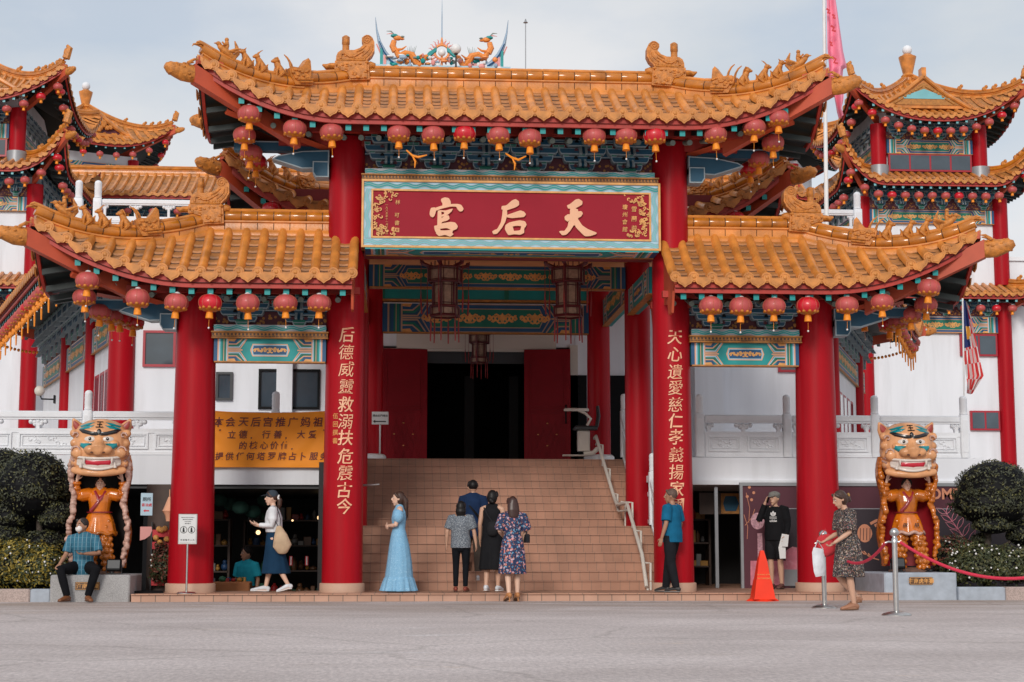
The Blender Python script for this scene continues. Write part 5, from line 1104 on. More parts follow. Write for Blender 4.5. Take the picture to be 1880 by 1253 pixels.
def dragon_ridge():
    mb = MB(); pk = mat('pink ceramic', (.72, .30, .28), .5); gw = mat('grey blue ceramic', (.30, .42, .55), .5)
    M = [palebl, pk, blue, teal, ridgegold, wpaint, green_g, gw]
    mb.box(-3.1, 3.1, -.2, .2, 21.6, 22.35, 0)
    for s in (-1, 1):
        # swallow tail: a thick curved sweep rising to a thin needle
        c = [(1.5, 22.15), (1.9, 22.28), (2.3, 22.55), (2.6, 22.95), (2.82, 23.45), (2.94, 24.0), (3.0, 24.55)]; r = [.12, .15, .16, .13, .08, .04, .012]
        mb.tube([(s * x, 0, z) for x, z in c], [(q, .16) for q in r], 10, 7, side=(1, 0, 0)); mb.tube([(s * x, -.14, z - .02) for x, z in c[:5]], [q * .3 for q in r[:5]], 6, 2)
        mb.tube([(s * (x + .12), -.05, z - .12) for x, z in c[:5]], [q * .4 for q in r[:5]], 6, 1)
        mb.prism([(s * 1.9, 21.9), (s * 2.75, 21.9), (s * 2.75, 22.95), (s * 2.4, 22.55)][::s], XZ(-.12), (0, .24, 0), 0); mb.box(min(s * 2.5, s * 2.62), max(s * 2.5, s * 2.62), -.15, .15, 21.9, 22.8, 1); mb.box(min(s * 2.66, s * 2.78), max(s * 2.66, s * 2.78), -.16, .16, 21.9, 23.1, 3)
        # dragon: body in waves, head at the outside looking in, green flame tail towards the middle
        b = [(2.22, 22.55), (2.3, 22.85), (2.25, 23.2), (2.1, 23.45), (2.1, 23.1), (1.95, 22.8), (1.65, 22.9), (1.35, 22.85), (1.15, 22.5), (.98, 22.35), (.85, 22.6), (.75, 22.8), (.6, 22.85)]
        mb.tube([(s * x, -.05, z) for x, z in b[4:]], [.12, .17, .18, .17, .17, .16, .13, .10, .06], 8, 4); mb.tube([(s * 2.1, -.05, 23.0), (s * 2.22, -.05, 23.25), (s * 2.15, -.05, 23.5)], [.15, .15, .12], 8, 4)
        mb.sph((s * 2.0, -.06, 23.62), (.2, .13, .12), 4, 10, 6); mb.sph((s * 1.8, -.06, 23.58), (.12, .1, .05), 4, 8, 5); mb.sph((s * 1.78, -.06, 23.68), (.10, .09, .05), 6, 8, 5); mb.sph((s * 2.14, -.06, 23.72), (.18, .14, .09), 3, 8, 5)
        for q in (0, 1): mb.tube([(s * 2.1, -.1, 23.7), (s * 2.3, -.1, 23.82 + .1 * q), (s * 2.5, -.1, 23.78 + .14 * q)], [.04, .03, .01], 5, 6 if q else 1)
        for x, z in ((1.98, 23.05), (1.25, 22.7)): mb.tube([(s * x, -.15, z), (s * (x - .2), -.2, z + .02), (s * (x - .38), -.2, z + .16)], [.07, .05, .02], 6, 4)
        for q in range(3): mb.tube([(s * (.66 - q * .04), -.05, 22.82), (s * (.5 - .1 * q), -.05, 22.98 + .04 * q), (s * (.36 - .06 * q), -.05, 23.12 + .09 * q)], [.07, .08, .015], 6, 3)
        for q in range(6): mb.tube([(s * (1.5 - .05 * q), 0, 22.95), (s * (1.55 - .08 * q), 0, 23.2 + .05 * (q % 3))], [.02, .006], 5, 6)
    RR = random.Random(9)
    for i in range(110): mb.sph((RR.uniform(-2.6, 2.6), RR.uniform(-.25, .1), RR.uniform(22.2, 22.8)), (RR.uniform(.05, .19), .1, RR.uniform(.05, .14)), RR.choice((4, 4, 3, 7, 1, 5, 6)), 7, 5)
    # sun disc with flames and spire
    n = 28; mb.tube([(.33 * math.cos(2 * PI * i / n), -.02, 23.02 + .33 * math.sin(2 * PI * i / n)) for i in range(n + 1)], .06, 6, 4, cap=False)
    for i in range(20):
        a = 2 * PI * i / 20; mb.tube([((r * math.cos(a + w)), -.02, 23.02 + r * math.sin(a + w)) for r, w in ((.36, 0), (.46, .06), (.55, -.03), (.63, .05))], [.05, .04, .025, .006], 5, 1)
    mb.sph((0, -.05, 22.98), .17, 5, 12, 8); mb.tube([(0, 0, 22.1), (0, 0, 22.85)], .05, 6, 4)
    mb.tube([(0, 0, 23.35), (0, 0, 23.7)], [.09, .03], 6, 4); mb.tube([(0, 0, 23.6), (0, 0, 24.6), (0, 0, 25.6)], [.03, .025, .006], 6, 7)
    o = mb.build('dragon_ridge', M, mh, (.0, -1.2, 0.05)); return o
dragon_ridge()
def globe_lamp(mb): mb.tube([(0, 0, 0), (0, 0, .7)], [.05, .03], 8, 0); mb.lathe([(.08, 0), (.1, .04), (.05, .08)], (0, 0, .68), 10, 0); mb.sph((0, 0, .95), .235, 1, 16, 10)
p = at(837, 118, 44.0); simple('globe_lamp', 'white globe lamp beside the sun disc on the dragon ridge', 'lamp', [dgrey, wpaint], globe_lamp, (p.x, 44, p.z - .25))
p = at(965, 121, 42.0); simple('roof_mast', 'thin grey mast with a small cap rising above the gate ridge', 'mast', [grey], lambda mb: (mb.tube([(0, 0, -2.6), (0, 0, 1.95)], .022, 6), mb.lathe([(.02, 0), (.11, .03), (.05, .10), (.02, .2)], (0, 0, 1.9), 10)), (p.x, 42, p.z))
def pavilion(sx):
    a = at(157, 190, 57) if sx < 0 else at(1398, 178, 57)
    t = thing('pavilion', ('left' if sx < 0 else 'right') + ' rear pavilion with a pyramid roof and a carved gable beside the tower', 'pavilion', (a.x, 57, 0), rad(24) * -sx)
    mb = MB(); mb.box(-2.2, 2.2, -2.2, 2.2, 14, 20.6); add_part(mb, 'wall', white, t)
    rf = Roof(3.7, 3.7, 0, 0, 20.9, 23.5, 1.3, sp=.40, pw=1.25, lod=1, lp=2.6); rf.make('pavilion_roof', t, (0, 0, 0)); rf.ridges(); rf.corner_beams((-1, 1), True)
    for s in (-1, 1): beasts(rf, s)
    mb = MB(); mb.lathe([(.22, 0), (.20, .12), (.28, .2), (.20, .3), (.34, .9), (.36, 1.0), (.24, 1.05), (.2, 1.1)], (0, 0, 23.3), 14, 0); mb.sph((0, 0, 24.62), .22, 1, 12, 8); mb.build('finial', [tile, wstone], rf.obj, smooth=50)
    mb = MB(); yg = -2.6
    for u in (-1, 1): mb.tube([(u * 1.8, yg, 21.45), (u * .9, yg, 21.95), (0, yg, 22.6)], .12, 7, 0)
    mb.tube([(-2.0, yg - .2, 21.4), (2.0, yg - .2, 21.4)], .12, 7, 0); mb.prism([(-1.7, 21.4), (1.7, 21.4), (0, 22.5)], XZ(yg + .05), (0, 1.8, 0), 1)
    RR = random.Random(3)
    for i in range(24): f = RR.random(); mb.sph((RR.uniform(-1.4, 1.4) * (1 - f), yg - .05, 21.5 + f * .9), (.14, .1, .14), 2, 6, 4)
    mb.build('gable', [tile, maroon, orn], rf.obj)
    mb = MB(); beam_art(mb, -1.8, 1.8, 19.3, 20.1, -2.3, .2, 1, True); add_part(mb, 'painted_beam', BEAM_MATS, t, 0)
    for u in (-2.0, 2.0): mb = MB(); mb.lathe([(.28, 0), (.28, 6)], (u, -2.2, 14.4), 14); mb.build('column', red, t, smooth=50)
    return t, rf
pavL, pvL = pavilion(-1); pavR, pvR = pavilion(1)
# linking wings that carry lantern eaves from the towers to the main hall
for sx, rfs in ((-1, rL), (1, rR)):
    t = thing('link_gallery', ('left' if sx < 0 else 'right') + ' gallery joining the tower to the main hall under an orange roof', 'gallery', (sx * 17.6, 45.5, 0))
    mb = MB(); mb.box(-2.0, 2.0, -5, 8, 8, 15.2); add_part(mb, 'wall', white, t)
    rf = Roof(2.9, 6.5, 0.0, 4.0, 15.3, 17.3, .25, sp=.4, lod=1); rf.make('gallery_roof', t, (0, 0, 0))

# ---------------- trees ----------------
leaf_far = mat('dark tree leaf', (.035, .045, .018), .7, .5, 3); leaf_y = mat('olive leaf', (.10, .085, .02), .7, .4, 3)
def crown(mb, c, r, n, size, RR, m2=.25, lump=7):
    lumps = [(Vector((RR.gauss(0, 1), RR.gauss(0, 1), RR.gauss(0, .8))).normalized(), RR.uniform(.5, 1)) for _ in range(lump)]
    for i in range(n):
        d = Vector((RR.gauss(0, 1), RR.gauss(0, 1), RR.gauss(0, 1))).normalized(); k = .62 + .45 * max(max(0, d.dot(l)) ** 4 * w for l, w in lumps)
        p = Vector(c) + Vector((d.x * r[0], d.y * r[1], d.z * r[2])) * k * RR.random() ** .28
        u = Vector((RR.gauss(0, 1), RR.gauss(0, 1), RR.gauss(0, 1))).normalized() * size * RR.uniform(.6, 1.3); v = u.orthogonal().normalized() * size * RR.uniform(.3, .6)
        mb.add([p - u, p + v, p + u, p - v], [(0, 1, 2, 3)], 1 if RR.random() < m2 else 0)
def far_tree(x, y, h, r, label, seed):
    t = thing('broadleaf_tree', label, 'tree', (x, y, 0), 0, 'trees beyond the temple'); RR = random.Random(seed)
    mb = MB(); mb.tube([(0, 0, 0), (.1, 0, h * .4), (.0, 0, h * .75)], [.32, .24, .1], 8)
    for i in range(6): a = RR.uniform(0, 6.3); z = h * RR.uniform(.4, .65); mb.tube([(0, 0, z), (math.cos(a) * r * .5, math.sin(a) * r * .5, z + h * .15)], [.12, .04], 6)
    mb.build('trunk', bark, t)
    mb = MB(); crown(mb, (0, 0, h * .68), (r, r, h * .34), 7000, .17, RR); mb.build('crown', [leaf_far, leaf_y], t, smooth=0)
far_tree(26.4, 40, 14.6, 3.4, 'dark green tree at the right edge behind the right tower', 3); far_tree(27.5, 34, 9.5, 3.0, 'lower olive green tree at the right edge beside the right tower column', 5)
# ---------------- paper lanterns ----------------
def lantern_proto(m, small=False):
    o = link('paper_lantern', None, None)
    mb = MB(); n = 24 if not small else 12; prof = []; K = 12 if not small else 7
    for i in range(K + 1):
        a = -PI / 2 + PI * (.10 + .80 * i / K); prof.append((.19 * math.cos(a) ** .85, .148 * math.sin(a)))
    mb.lathe(prof, (0, 0, 0), n, 0)
    if not small:
        for q in range(10):
            a = 2 * PI * q / 10; mb.tube([((r + .002) * math.cos(a), (r + .002) * math.sin(a), z) for r, z in prof], .0028, 4, 1)
    b = mb.build('globe', [m, rib], o, smooth=60)
    mb = MB(); mb.lathe([(.192 * math.cos(a) ** .85, .1495 * math.sin(a)) for a in (-1.22, -1.05, -.9, -.78)], (0, 0, 0), n, 0)
    if not small:
        for q in range(10):
            a = 2 * PI * q / 10; r = .150; c = (r * math.cos(a), r * math.sin(a), -.090); mb.sph(c, (.032, .032, .028), 0, 8, 5)
    mb.build('gold_band', lant_o, o, smooth=60)
    mb = MB(); mb.lathe([(.045, 0), (.05, .012), (.03, .03), (.014, .034)], (0, 0, .138), 12, 0); mb.tube([(0, 0, .16), (0, 0, .27)], .004, 4, 1); mb.build('cap', [wpaint, dgrey], o, smooth=50)
    mb = MB(); mb.lathe([(.046, 0), (.056, -.05), (.063, -.115)], (0, 0, -.138), 12 if not small else 8, 0); mb.build('fringe', tassel, o, smooth=50)
    if not small: mb = MB(); mb.tube([(0, 0, -.24), (0, .003, -.33), (0, 0, -.40)], .0035, 4, 0); mb.sph((0, 0, -.41), .017, 1, 8, 5); mb.build('bead_string', [tassel, wpaint], o, smooth=50)
    return o, tree(o)
PROT = {k: lantern_proto(m, s) for k, (m, s) in dict(f=(lant, 0), r=(lant_r, 0), F=(lant, 1), R=(lant_r, 1)).items()}
RL = random.Random(21)
def lantern(k, p, label, group, s=1.0):
    o, kd = PROT[k]; c = copy_tree(o, kd); c.location = p; c.rotation_euler = (RL.uniform(-.06, .06), RL.uniform(-.08, .08), RL.uniform(0, 6)); c.scale = (s, s, s * RL.uniform(.95, 1.05))
    return tag(c, label, 'lantern', group)
G1 = 'lanterns under the eaves of the gate'
up_row = [(458, 210, -1.2), (541, 237, -1.2), (609, 243, -1.2), (732, 246, -1.2), (795, 248, -1.2), (853, 246, -1.2), (915, 249, -1.2), (973, 254, -1.2), (1091, 251, -1.2), (1149, 250, -1.2), (1202, 250, -1.2), (1313, 247, -1.2), (1385, 234, -1.2), (1428, 218, -1.2)]
for i, (px, py, Y) in enumerate(up_row):
    k = 'r' if i in (5, 10) else 'f'
    lantern(k, at(px, py, Y), ('bright red' if k == 'r' else 'faded red') + f' round lantern, {ordinal(i)} from the left under the top gate roof', G1)
for nm, L_ in (('left', [(449, 249, -.6), (461, 282, -.1), (470, 299, .4)]), ('right', [(1419, 263, -.6), (1393, 293, 0), (1377, 312, .5)])):
    for i, (px, py, Y) in enumerate(L_): lantern('r' if i == 2 else 'f', at(px, py, Y), f'round lantern bunched under the {nm} tip of the top gate roof, {ordinal(i)} from the top', G1)
lw = [(161, 516, -1.15), (253, 548, -1.15), (324, 556, -1.15), (386, 557, -1.15), (455, 557, -1.15), (524, 557, -1.15), (586, 557, -1.15)]
rw = [(1305, 562, -1.15), (1360, 563, -1.15), (1421, 563, -1.15), (1483, 562, -1.15), (1555, 561, -1.15), (1619, 556, -1.15), (1705, 529, -1.15)]
for nm, L_, reds in (('left', lw, (3,)), ('right', rw, (3,))):
    for i, (px, py, Y) in enumerate(L_):
        lantern('r' if i in reds else 'f', at(px, py, Y), ('bright red' if i in reds else 'faded pinkish red') + f' round lantern, {ordinal(i)} from the left along the {nm} lower gate roof', G1)
for nm, L_ in (('left', [(155, 546, -.5), (184, 573, .0), (204, 581, .5), (220, 584, .9), (245, 592, 1.2)]), ('right', [(1700, 560, -.5), (1672, 579, .0), (1650, 590, .5), (1632, 596, .9), (1586, 584, 1.2)])):
    for i, (px, py, Y) in enumerate(L_): lantern('r' if i > 2 else 'f', at(px, py, Y), f'round lantern under the outer end of the {nm} lower gate roof, {ordinal(i)} going inward', G1)
for nm, px, py in (('left', 500, 386), ('right', 1350, 403)): lantern('r', at(px, py, 1.7), f'bright red lantern half hidden under the {nm} corner of the inner porch roof', G1)
# along the splayed wings
for nm, wg, rf, sg in (('left', wingL, rfL, -1), ('right', wingR, rfR, 1)):
    M_ = Matrix.Translation(wg.location) @ Matrix.Rotation(wg.rotation_euler.z, 4, 'Z')
    n = 22 if sg < 0 else 16
    for i in range(n):
        a = (-1.4 + (rf.W + .7) * i / (n - 1)) * sg; e = rf.eave(a, -.48, .22) + Vector((0, 2.2, 0)); p = M_ @ e; lantern('f' if i % 5 != 3 else 'r', p, f'small red lantern, {ordinal(i)} from the front along the {nm} splayed wing eave', 'lanterns along the splayed wing eaves', .92)
    gb = MB(); RR = random.Random(5)
    for i in range(150):
        a = (-1.4 + (rf.W + .9) * i / 149) * sg; e = rf.eave(a, -.72 - .04 * RR.random(), .22) + Vector((0, 2.2, 0)); gb.sph(e, (.05, .05, .05), 0, 6, 4)
        if i % 12 == 5: gb.tube([e, e + Vector((0, 0, -.2)), e + Vector((.03, 0, -.4))], [.02, .025, .018], 5, 0)
    c_ = rf.eave((rf.W - .3) * sg, -.74, .25) + Vector((0, 2.2, 0))
    for i in range(30): gb.sph(c_ + Vector((0, .11 * i, -.3 * math.sin(min(1, i / 12) * 1.5))), .05, 0, 6, 4)
    g = gb.build('flower_garland', tassel, None, wg.location, wg.rotation_euler.z); tag(g, f'orange flower garland strung below the lanterns of the {nm} splayed wing', 'garland', 'orange garlands')
# rows on the towers, middle roof and pavilions (parts too small to show)
def row(n, fn, lab, group, s=1.0, start=0):
    for i in range(n): lantern('F' if (i * 7 + n) % 5 else 'R', fn(i / max(1, n - 1)), lab.format(ordinal(i)), group, s)
for nm, tw, rfs, sg in (('left', towerL, rL, -1), ('right', towerR, rR, 1)):
    T0 = Vector(tw.location)
    for lv, rf, n in (('top', rfs[0], 13), ('middle', rfs[1], 14), ('lowest', rfs[2], 12)):
        row(n, lambda f, rf=rf: T0 + rf.eave(-rf.W + .35 + (2 * rf.W - .7) * f, -.55, .3), 'small red lantern, {} from the left along the ' + f'{nm} tower {lv} roof front', f'lanterns on the {nm} tower', .95)
        if lv != 'lowest':
            def sd(f, rf=rf):
                yv = -rf.D + .5 + (2 * rf.D - 1) * f; h = min(1, max(0, (abs(yv) - rf.d2) / (rf.D - rf.d2))); return T0 + Vector((-sg * (rf.W - .3), yv, rf.z(1, h) - .55))
            row(10, sd, 'small red lantern, {} from the front along the ' + f'{nm} tower {lv} roof inner side', f'lanterns on the {nm} tower', .95)
H0 = Vector(mh.location)
row(10, lambda f: H0 + Vector((-15.6 + 9.5 * f, -3.0, 15.2)), 'tiny red lantern, {} from the left under the long roof left of the gate', 'lanterns of the main hall', .9)
row(8, lambda f: H0 + Vector((8.6 + 7.2 * f, -3.0, 15.2)), 'tiny red lantern, {} from the left under the long roof right of the gate', 'lanterns of the main hall', .9)
for nm, pv, rf in (('left', pavL, pvL), ('right', pavR, pvR)):
    M_ = Matrix.Translation(pv.location) @ Matrix.Rotation(pv.rotation_euler.z, 4, 'Z')
    row(9, lambda f: M_ @ rf.eave(-rf.W + .4 + (2 * rf.W - .8) * f, -.6, .3), 'tiny red lantern, {} along the front eave of the ' + f'{nm} rear pavilion', 'lanterns of the pavilions', .95)
    row(8, lambda f: M_ @ Vector((rf.W - .3 if nm == 'left' else -rf.W + .3, -rf.D + .5 + (2 * rf.D - 1) * f, rf.z(1, abs(2 * f - 1)) - .6)), 'tiny red lantern, {} along the side eave of the ' + f'{nm} rear pavilion', 'lanterns of the pavilions', .95)
for k, (o, kd) in PROT.items():
    for q in list(kd): bpy.data.objects.remove(q)
# orange ribbons caught between lanterns
for lab, pts in (('frayed orange ribbon tied between two lanterns left of centre under the top roof', [(746, 276), (757, 286), (768, 289), (784, 285)]), ('frayed orange ribbon tied between two lanterns right of centre under the top roof', [(928, 282), (940, 290), (952, 294), (966, 287)])):
    mb = MB(); P = [at(x, y, -1.15) for x, y in pts]; mb.tube(P, [.012, .02, .022, .01], 6); c = P[1]; mb.tube([c, c + Vector((.05, 0, -.1)), c + Vector((.04, .02, -.2))], [.012, .02, .008], 5); tag(mb.build('ribbon', tassel), lab, 'ribbon', 'ribbons under the top roof')
# hexagonal palace lanterns in the porch
pl_frame = mat('dark red lantern frame', (.10, .008, .012), .4, .2); pl_paper = mat('painted lantern paper', (.34, .22, .15), .6, .25, 14, dirt=.5, dcol=(.12, .05, .04), dscale=12)
def palace_lantern(p, s, label):
    t = thing('palace_lantern', label, 'lantern', p, rad(14), 'hexagonal palace lanterns in the porch'); t.scale = (s, s, s)
    hx = lambda r, z: [(r * math.cos(PI / 3 * i), r * math.sin(PI / 3 * i), z) for i in range(6)]
    for nm, r, z0, z1 in (('crown_panel', .36, -.36, -.06), ('body_panel', .26, -.88, -.36), ('base_panel', .31, -1.08, -.88)):
        mb = MB(); mb.lathe([(r * .94, z0 + .02), (r * .94, z1 - .02)], (0, 0, 0), 6); mb.build(nm, pl_paper, t, smooth=0)
        mb = MB()
        for i in range(6):
            a, b = hx(r, z0)[i], hx(r, z0)[(i + 1) % 6]; c, d = hx(r, z1)[i], hx(r, z1)[(i + 1) % 6]
            for q in ((a, b), (c, d), (a, c)): mb.tube(q, .022, 6)
            m_ = lambda u, f: Vector(u[0]).lerp(Vector(u[1]), f)
            for f in (.18, .82): mb.tube([m_((a, b), f), m_((c, d), f)], .008, 4)
            for f in (.14, .86): mb.tube([m_((a, c), f), m_((b, d), f)], .008, 4)
        mb.build(nm.split('_')[0] + '_frame', pl_frame, t, smooth=50)
    mb = MB()
    for i in range(6):
        a = PI / 3 * i; c, s_ = math.cos(a), math.sin(a); mb.tube([(c * .2, s_ * .2, -.06), (c * .38, s_ * .38, -.02), (c * .50, s_ * .50, .02), (c * .54, s_ * .54, .10)], [.03, .04, .045, .012], 6)
        mb.sph((c * .5, s_ * .5, .05), (.05, .05, .04), 0, 7, 5)
    for i in range(12): a = PI / 6 * i; mb.tube([(math.cos(a) * .30, math.sin(a) * .30, -.05), (math.cos(a) * .3, math.sin(a) * .3, .06)], .012, 5)
    mb.tube([(0, 0, -.05), (0, 0, .5)], .012, 5); mb.build('dragon_arm', pl_frame, t, smooth=50)
    for i in range(6):
        a = PI / 3 * i; c, s_ = math.cos(a), math.sin(a); mb = MB(); mb.tube([(c * .52, s_ * .52, .02), (c * .52, s_ * .52, -.55), (c * .52, s_ * .53, -.75), (c * .5, s_ * .53, -1.05)], [.006, .006, .02, .016], 5)
        mb.tube([(c * .3, s_ * .3, -1.08), (c * .3, s_ * .3, -1.3), (c * .31, s_ * .31, -1.62)], [.006, .02, .014], 5); mb.build('tassel', pl_tas, t, smooth=50)
pl_tas = mat('dull red tassel', (.26, .02, .02), .7, .2)
p = at(817, 488, 2.0); palace_lantern(p, .86, 'dark hexagonal palace lantern with red tassels, left one under the name board')
p = at(1043, 489, 2.0); palace_lantern(p, .86, 'dark hexagonal palace lantern with red tassels, right one under the name board')
p = at(880, 612, 8.6); palace_lantern(p, .62, 'small dark palace lantern hanging before the middle of the doorway')
# ---------------- signs, stands, street furniture ----------------
def sign_text(mb, s, x, z, size, y, m=1, bold=.0, sx=1.0): write(mb, s, size, lambda u, v, d: (x + u, y - max(0, d), z + v), m, .002, bold, 0, True, 0, sx)
paper = mat('sign paper', (.62, .62, .62), .6, .04); ink = mat('black ink', (.02, .02, .022), .6, .1); rink = mat('red ink', (.55, .03, .04), .6, .05); ppaper = mat('pale blue sign paper', (.38, .50, .58), .6, .08)
# framed notice on a stand in front of the left column
p = at(342, 1092, -.75); t = thing('notice_stand', 'framed white notice on a thin steel stand in front of the left outer column', 'sign stand', (p.x, -.75, ZS))
mb = MB(); mb.lathe([(.155, 0), (.155, .012), (.13, .028), (.03, .035)], (0, 0, 0), 28); mb.tube([(0, 0, .03), (0, 0, .80)], .016, 10); mb.build('stand', steel, t)
mb = MB(); mb.cbox(-.15, .15, -.012, .012, 0, .48, .008); o = mb.build('frame', steel, t, (0, -.02, .78)); 
mb = MB(); mb.box(-.125, .125, -.014, -.0125, .025, .455, 0)
for k in (-.062, .062):
    mb.band([(k + .052 * math.cos(a * .3), .225 + .052 * math.sin(a * .3)) for a in range(22)], .008, XZ(-.017), (0, .002, 0), 1)
    for q in range(3): mb.tube([(k - .012 + q * .012, -.017, .19), (k - .008 + q * .006, -.017, .25)], .006, 5, 1)
    mb.sph((k, -.017, .257), (.009, .003, .009), 1, 6, 4)
for q in range(4): sign_text(mb, ('PLEASE DRESS PROPERLY', 'BEFORE ENTERING', 'THE TEMPLE', '请 穿 整 齐')[q], 0, .42 - q * .032, .019, -.0155)
sign_text(mb, '衣 冠 整 齐 入 内', 0, .065, .03, -.0155)
mb.build('notice', [paper, ink], t, (0, -.02, .78), 0, 0)
# tall thin arrow sign on a black stand
p = at(265, 1090, -.2); t = thing('arrow_sign_stand', 'narrow pale blue sign with red arrow on a black stand beside the left statue plinth', 'sign stand', (p.x, -.3, ZS), rad(14))
mb = MB(); mb.cbox(-.22, .30, -.20, .16, 0, .035, .01); mb.box(-.032, .032, -.02, .02, .03, 1.28); mb.build('stand', black, t)
mb = MB(); mb.cbox(-.085, .105, -.045, -.022, 1.24, 1.60, .006); s_ = mb.build('sign_box', ppaper, t)
mb = MB(); sign_text(mb, '厕所', .01, 1.50, .07, -.047, 0, .01); sign_text(mb, '香油處', .01, 1.41, .055, -.047, 1, .01); mb.band([(.05, 1.315), (-.01, 1.315)], .02, XZ(-.047), (0, .002, 0), 1); mb.prism([(-.01, 1.29), (-.01, 1.34), (-.045, 1.315)], XZ(-.047), (0, .002, 0), 1); mb.build('sign_lettering', [ink, rink], s_, smooth=0)
p = at(1096, 470, 0)
simple('fan_shaped_board', 'pink rounded board fixed to the black sign stand', 'board', mat('pink board', (.52, .22, .20), .6, .1), lambda mb: mb.prism([(0, 0), (0, -.22), (.08, -.20), (.16, -.14), (.19, -.06), (.18, .0)], XZ(-.03), (0, .02, 0)), (p.x * 0 - 5.99, -.32, 1.18))
# small direction sign on the left of the stairs
p = at(698, 768, 6.3); t = thing('direction_sign', 'small white sign with a black left arrow at the top left of the stairs', 'sign', (p.x, 6.3, p.z))
mb = MB(); mb.cbox(-.17, .17, -.015, .015, -.13, .13, .008); mb.tube([(.0, .03, -.13), (.0, .03, -.73)], .018, 8); mb.build('board', paper, t); mb = MB(); mb.band([(.12, -.07), (-.10, -.07)], .022, XZ(-.019), (0, .003, 0)); mb.prism([(-.10, -.105), (-.10, -.035), (-.145, -.07)], XZ(-.019), (0, .003, 0)); sign_text(mb, '請由此門進出', 0, .05, .052, -.017, 0, .012); mb.build('sign_lettering', ink, t, smooth=0)
mb = MB(); 
# traffic cone
p = at(1399, 1100, -1.2); cone_m = mat('orange cone plastic', (.82, .04, .012), .5, .08, spec=.25)
t = thing('traffic_cone', 'tall orange traffic cone standing before the forecourt kerb', 'traffic cone', (p.x, -1.25, 0.0))
mb = MB(); sq = lambda r, z: [(r * math.cos(a), r * math.sin(a), z) for a in [PI / 4 + PI / 2 * i + (PI / 4) * k for i in range(4) for k in (0, .02)]]
mb.cbox(-.20, .20, -.20, .20, 0, .035, .03)
mb.lathe([(.255, .03), (.235, .06), (.175, .32), (.155, .36), (.10, .62), (.045, .78), (.035, .80)], (0, 0, 0), 4, 0); mb.T = None; c = mb.build('cone_body', cone_m, t, (0, 0, 0), PI / 4, 20)
mb = MB(); sign_text(mb, 'NO PARKING', 0, .36, .034, -.118, 0); sign_text(mb, 'DILARANG LETAK', 0, .42, .026, -.108, 0); mb.build('cone_lettering', gold, t, smooth=0)
# rope stanchions
def stanchion(px, py, Y, label):
    p = at(px, py, Y); p.z = 0; t = thing('rope_stanchion', label, 'stanchion', p, 0, 'steel rope stanchions')
    mb = MB(); mb.lathe([(.185, 0), (.185, .012), (.16, .03), (.07, .055), (.035, .06)], (0, 0, 0), 36); mb.build('base', steel, t, smooth=50)
    mb = MB(); mb.tube([(0, 0, .05), (0, 0, .92)], .034, 16); mb.lathe([(.042, .90), (.042, .95), (.03, .96), (.028, .985)], (0, 0, 0), 20); mb.build('pole', steel, t, smooth=50)
    mb = MB(); mb.sph((0, 0, 1.03), .058, 0, 20, 12); mb.build('ball_top', steel, t, smooth=60)
    mb = MB(); mb.tube([(-.03, 0, .91), (-.08, -.01, .915), (-.12, 0, .90)], .012, 8); mb.tube([(.03, 0, .91), (.07, -.01, .915)], .012, 8); mb.build('hook', steel, t, smooth=50)
    return p
s1 = stanchion(1514, 1118, -4.45, 'brushed steel rope stanchion further back, in front of the right outer column'); s2 = stanchion(1646, 1131, -7.05, 'brushed steel rope stanchion nearest the camera, before the right tiger statue')
rope_m = mat('pink red rope', (.62, .02, .06), .6, .2, 60, .5, 200)
def rope(a, b, sag, label, n=24):
    mb = MB(); a = Vector(a); b = Vector(b); P = [a.lerp(b, i / n) + Vector((0, 0, -sag * 4 * (i / n) * (1 - i / n))) for i in range(n + 1)]; mb.tube(P, .020, 8); tag(mb.build('barrier_rope', rope_m), label, 'rope', 'pink barrier ropes')
rope((s1.x + .07, s1.y, .91), (s2.x - .10, s2.y + .05, .90), .27, 'pink red barrier rope slung between the two steel stanchions'); rope((s2.x + .07, s2.y, .91), (s2.x + 2.35, s2.y - 1.0, .86), .42, 'pink red barrier rope running from the nearer stanchion out of the right edge')
# ---------------- plinths, kerbs ----------------
def plinth(nm, label, cat, m, pr, y0, y1, b=.02, group=None):
    t = thing(nm, label, cat, ((pr[0] + pr[1]) / 2, (y0 + y1) / 2, 0), 0, group); w = (pr[1] - pr[0]) / 2; d = (y1 - y0) / 2; mb = MB(); mb.cbox(-w, w, -d, d, -.01, pr[2], b); mb.build('block', m, t, smooth=20); return t
pL = plinth('statue_plinth', 'grey granite plinth of the left tiger statue, with the seated man on it', 'plinth', granite, (-7.26, -6.03, .42), -.98, .7)
pR = plinth('statue_plinth', 'pale blue concrete plinth of the right tiger statue', 'plinth', conc, (6.02, 7.22, .44), -.98, .75)
for px, xx, y, t in ((144, -6.68, -.985, pL), (1705, 6.62, -.985, pR)):
    mb = MB(); mb.box(-.19, .19, -.012, 0, -.06, .06, 0); b = mb.build('name_plaque', wood, t, (0, 0, 0)); b.location = Vector((xx, y - .004, .25 if t == pL else .31)) - Vector(t.location)
    mb = MB(); write(mb, '海南虎舞' if t == pL else '海南虎年獅', .085, lambda u, v, d: (u, -.014 - max(0, d), v), 0, .003, .015, 0, True, .02); fr_ = .006
    for q in ((-.18, .18, .05, .056), (-.18, .18, -.056, -.05), (-.18, -.174, -.05, .05), (.174, .18, -.05, .05)): mb.box(q[0], q[1], -.016, -.012, q[2], q[3])
    mb.build('plaque_lettering', gold, b, smooth=0)
plinth('planter_kerb', 'low pink granite kerb in front of the left flower hedge', 'kerb', granite_p, (-10.6, -7.58, .20), -.92, -.62); plinth('planter_kerb', 'short pale blue painted kerb stone left of the statue plinth', 'kerb', conc, (-7.575, -7.265, .20), -.92, -.62)
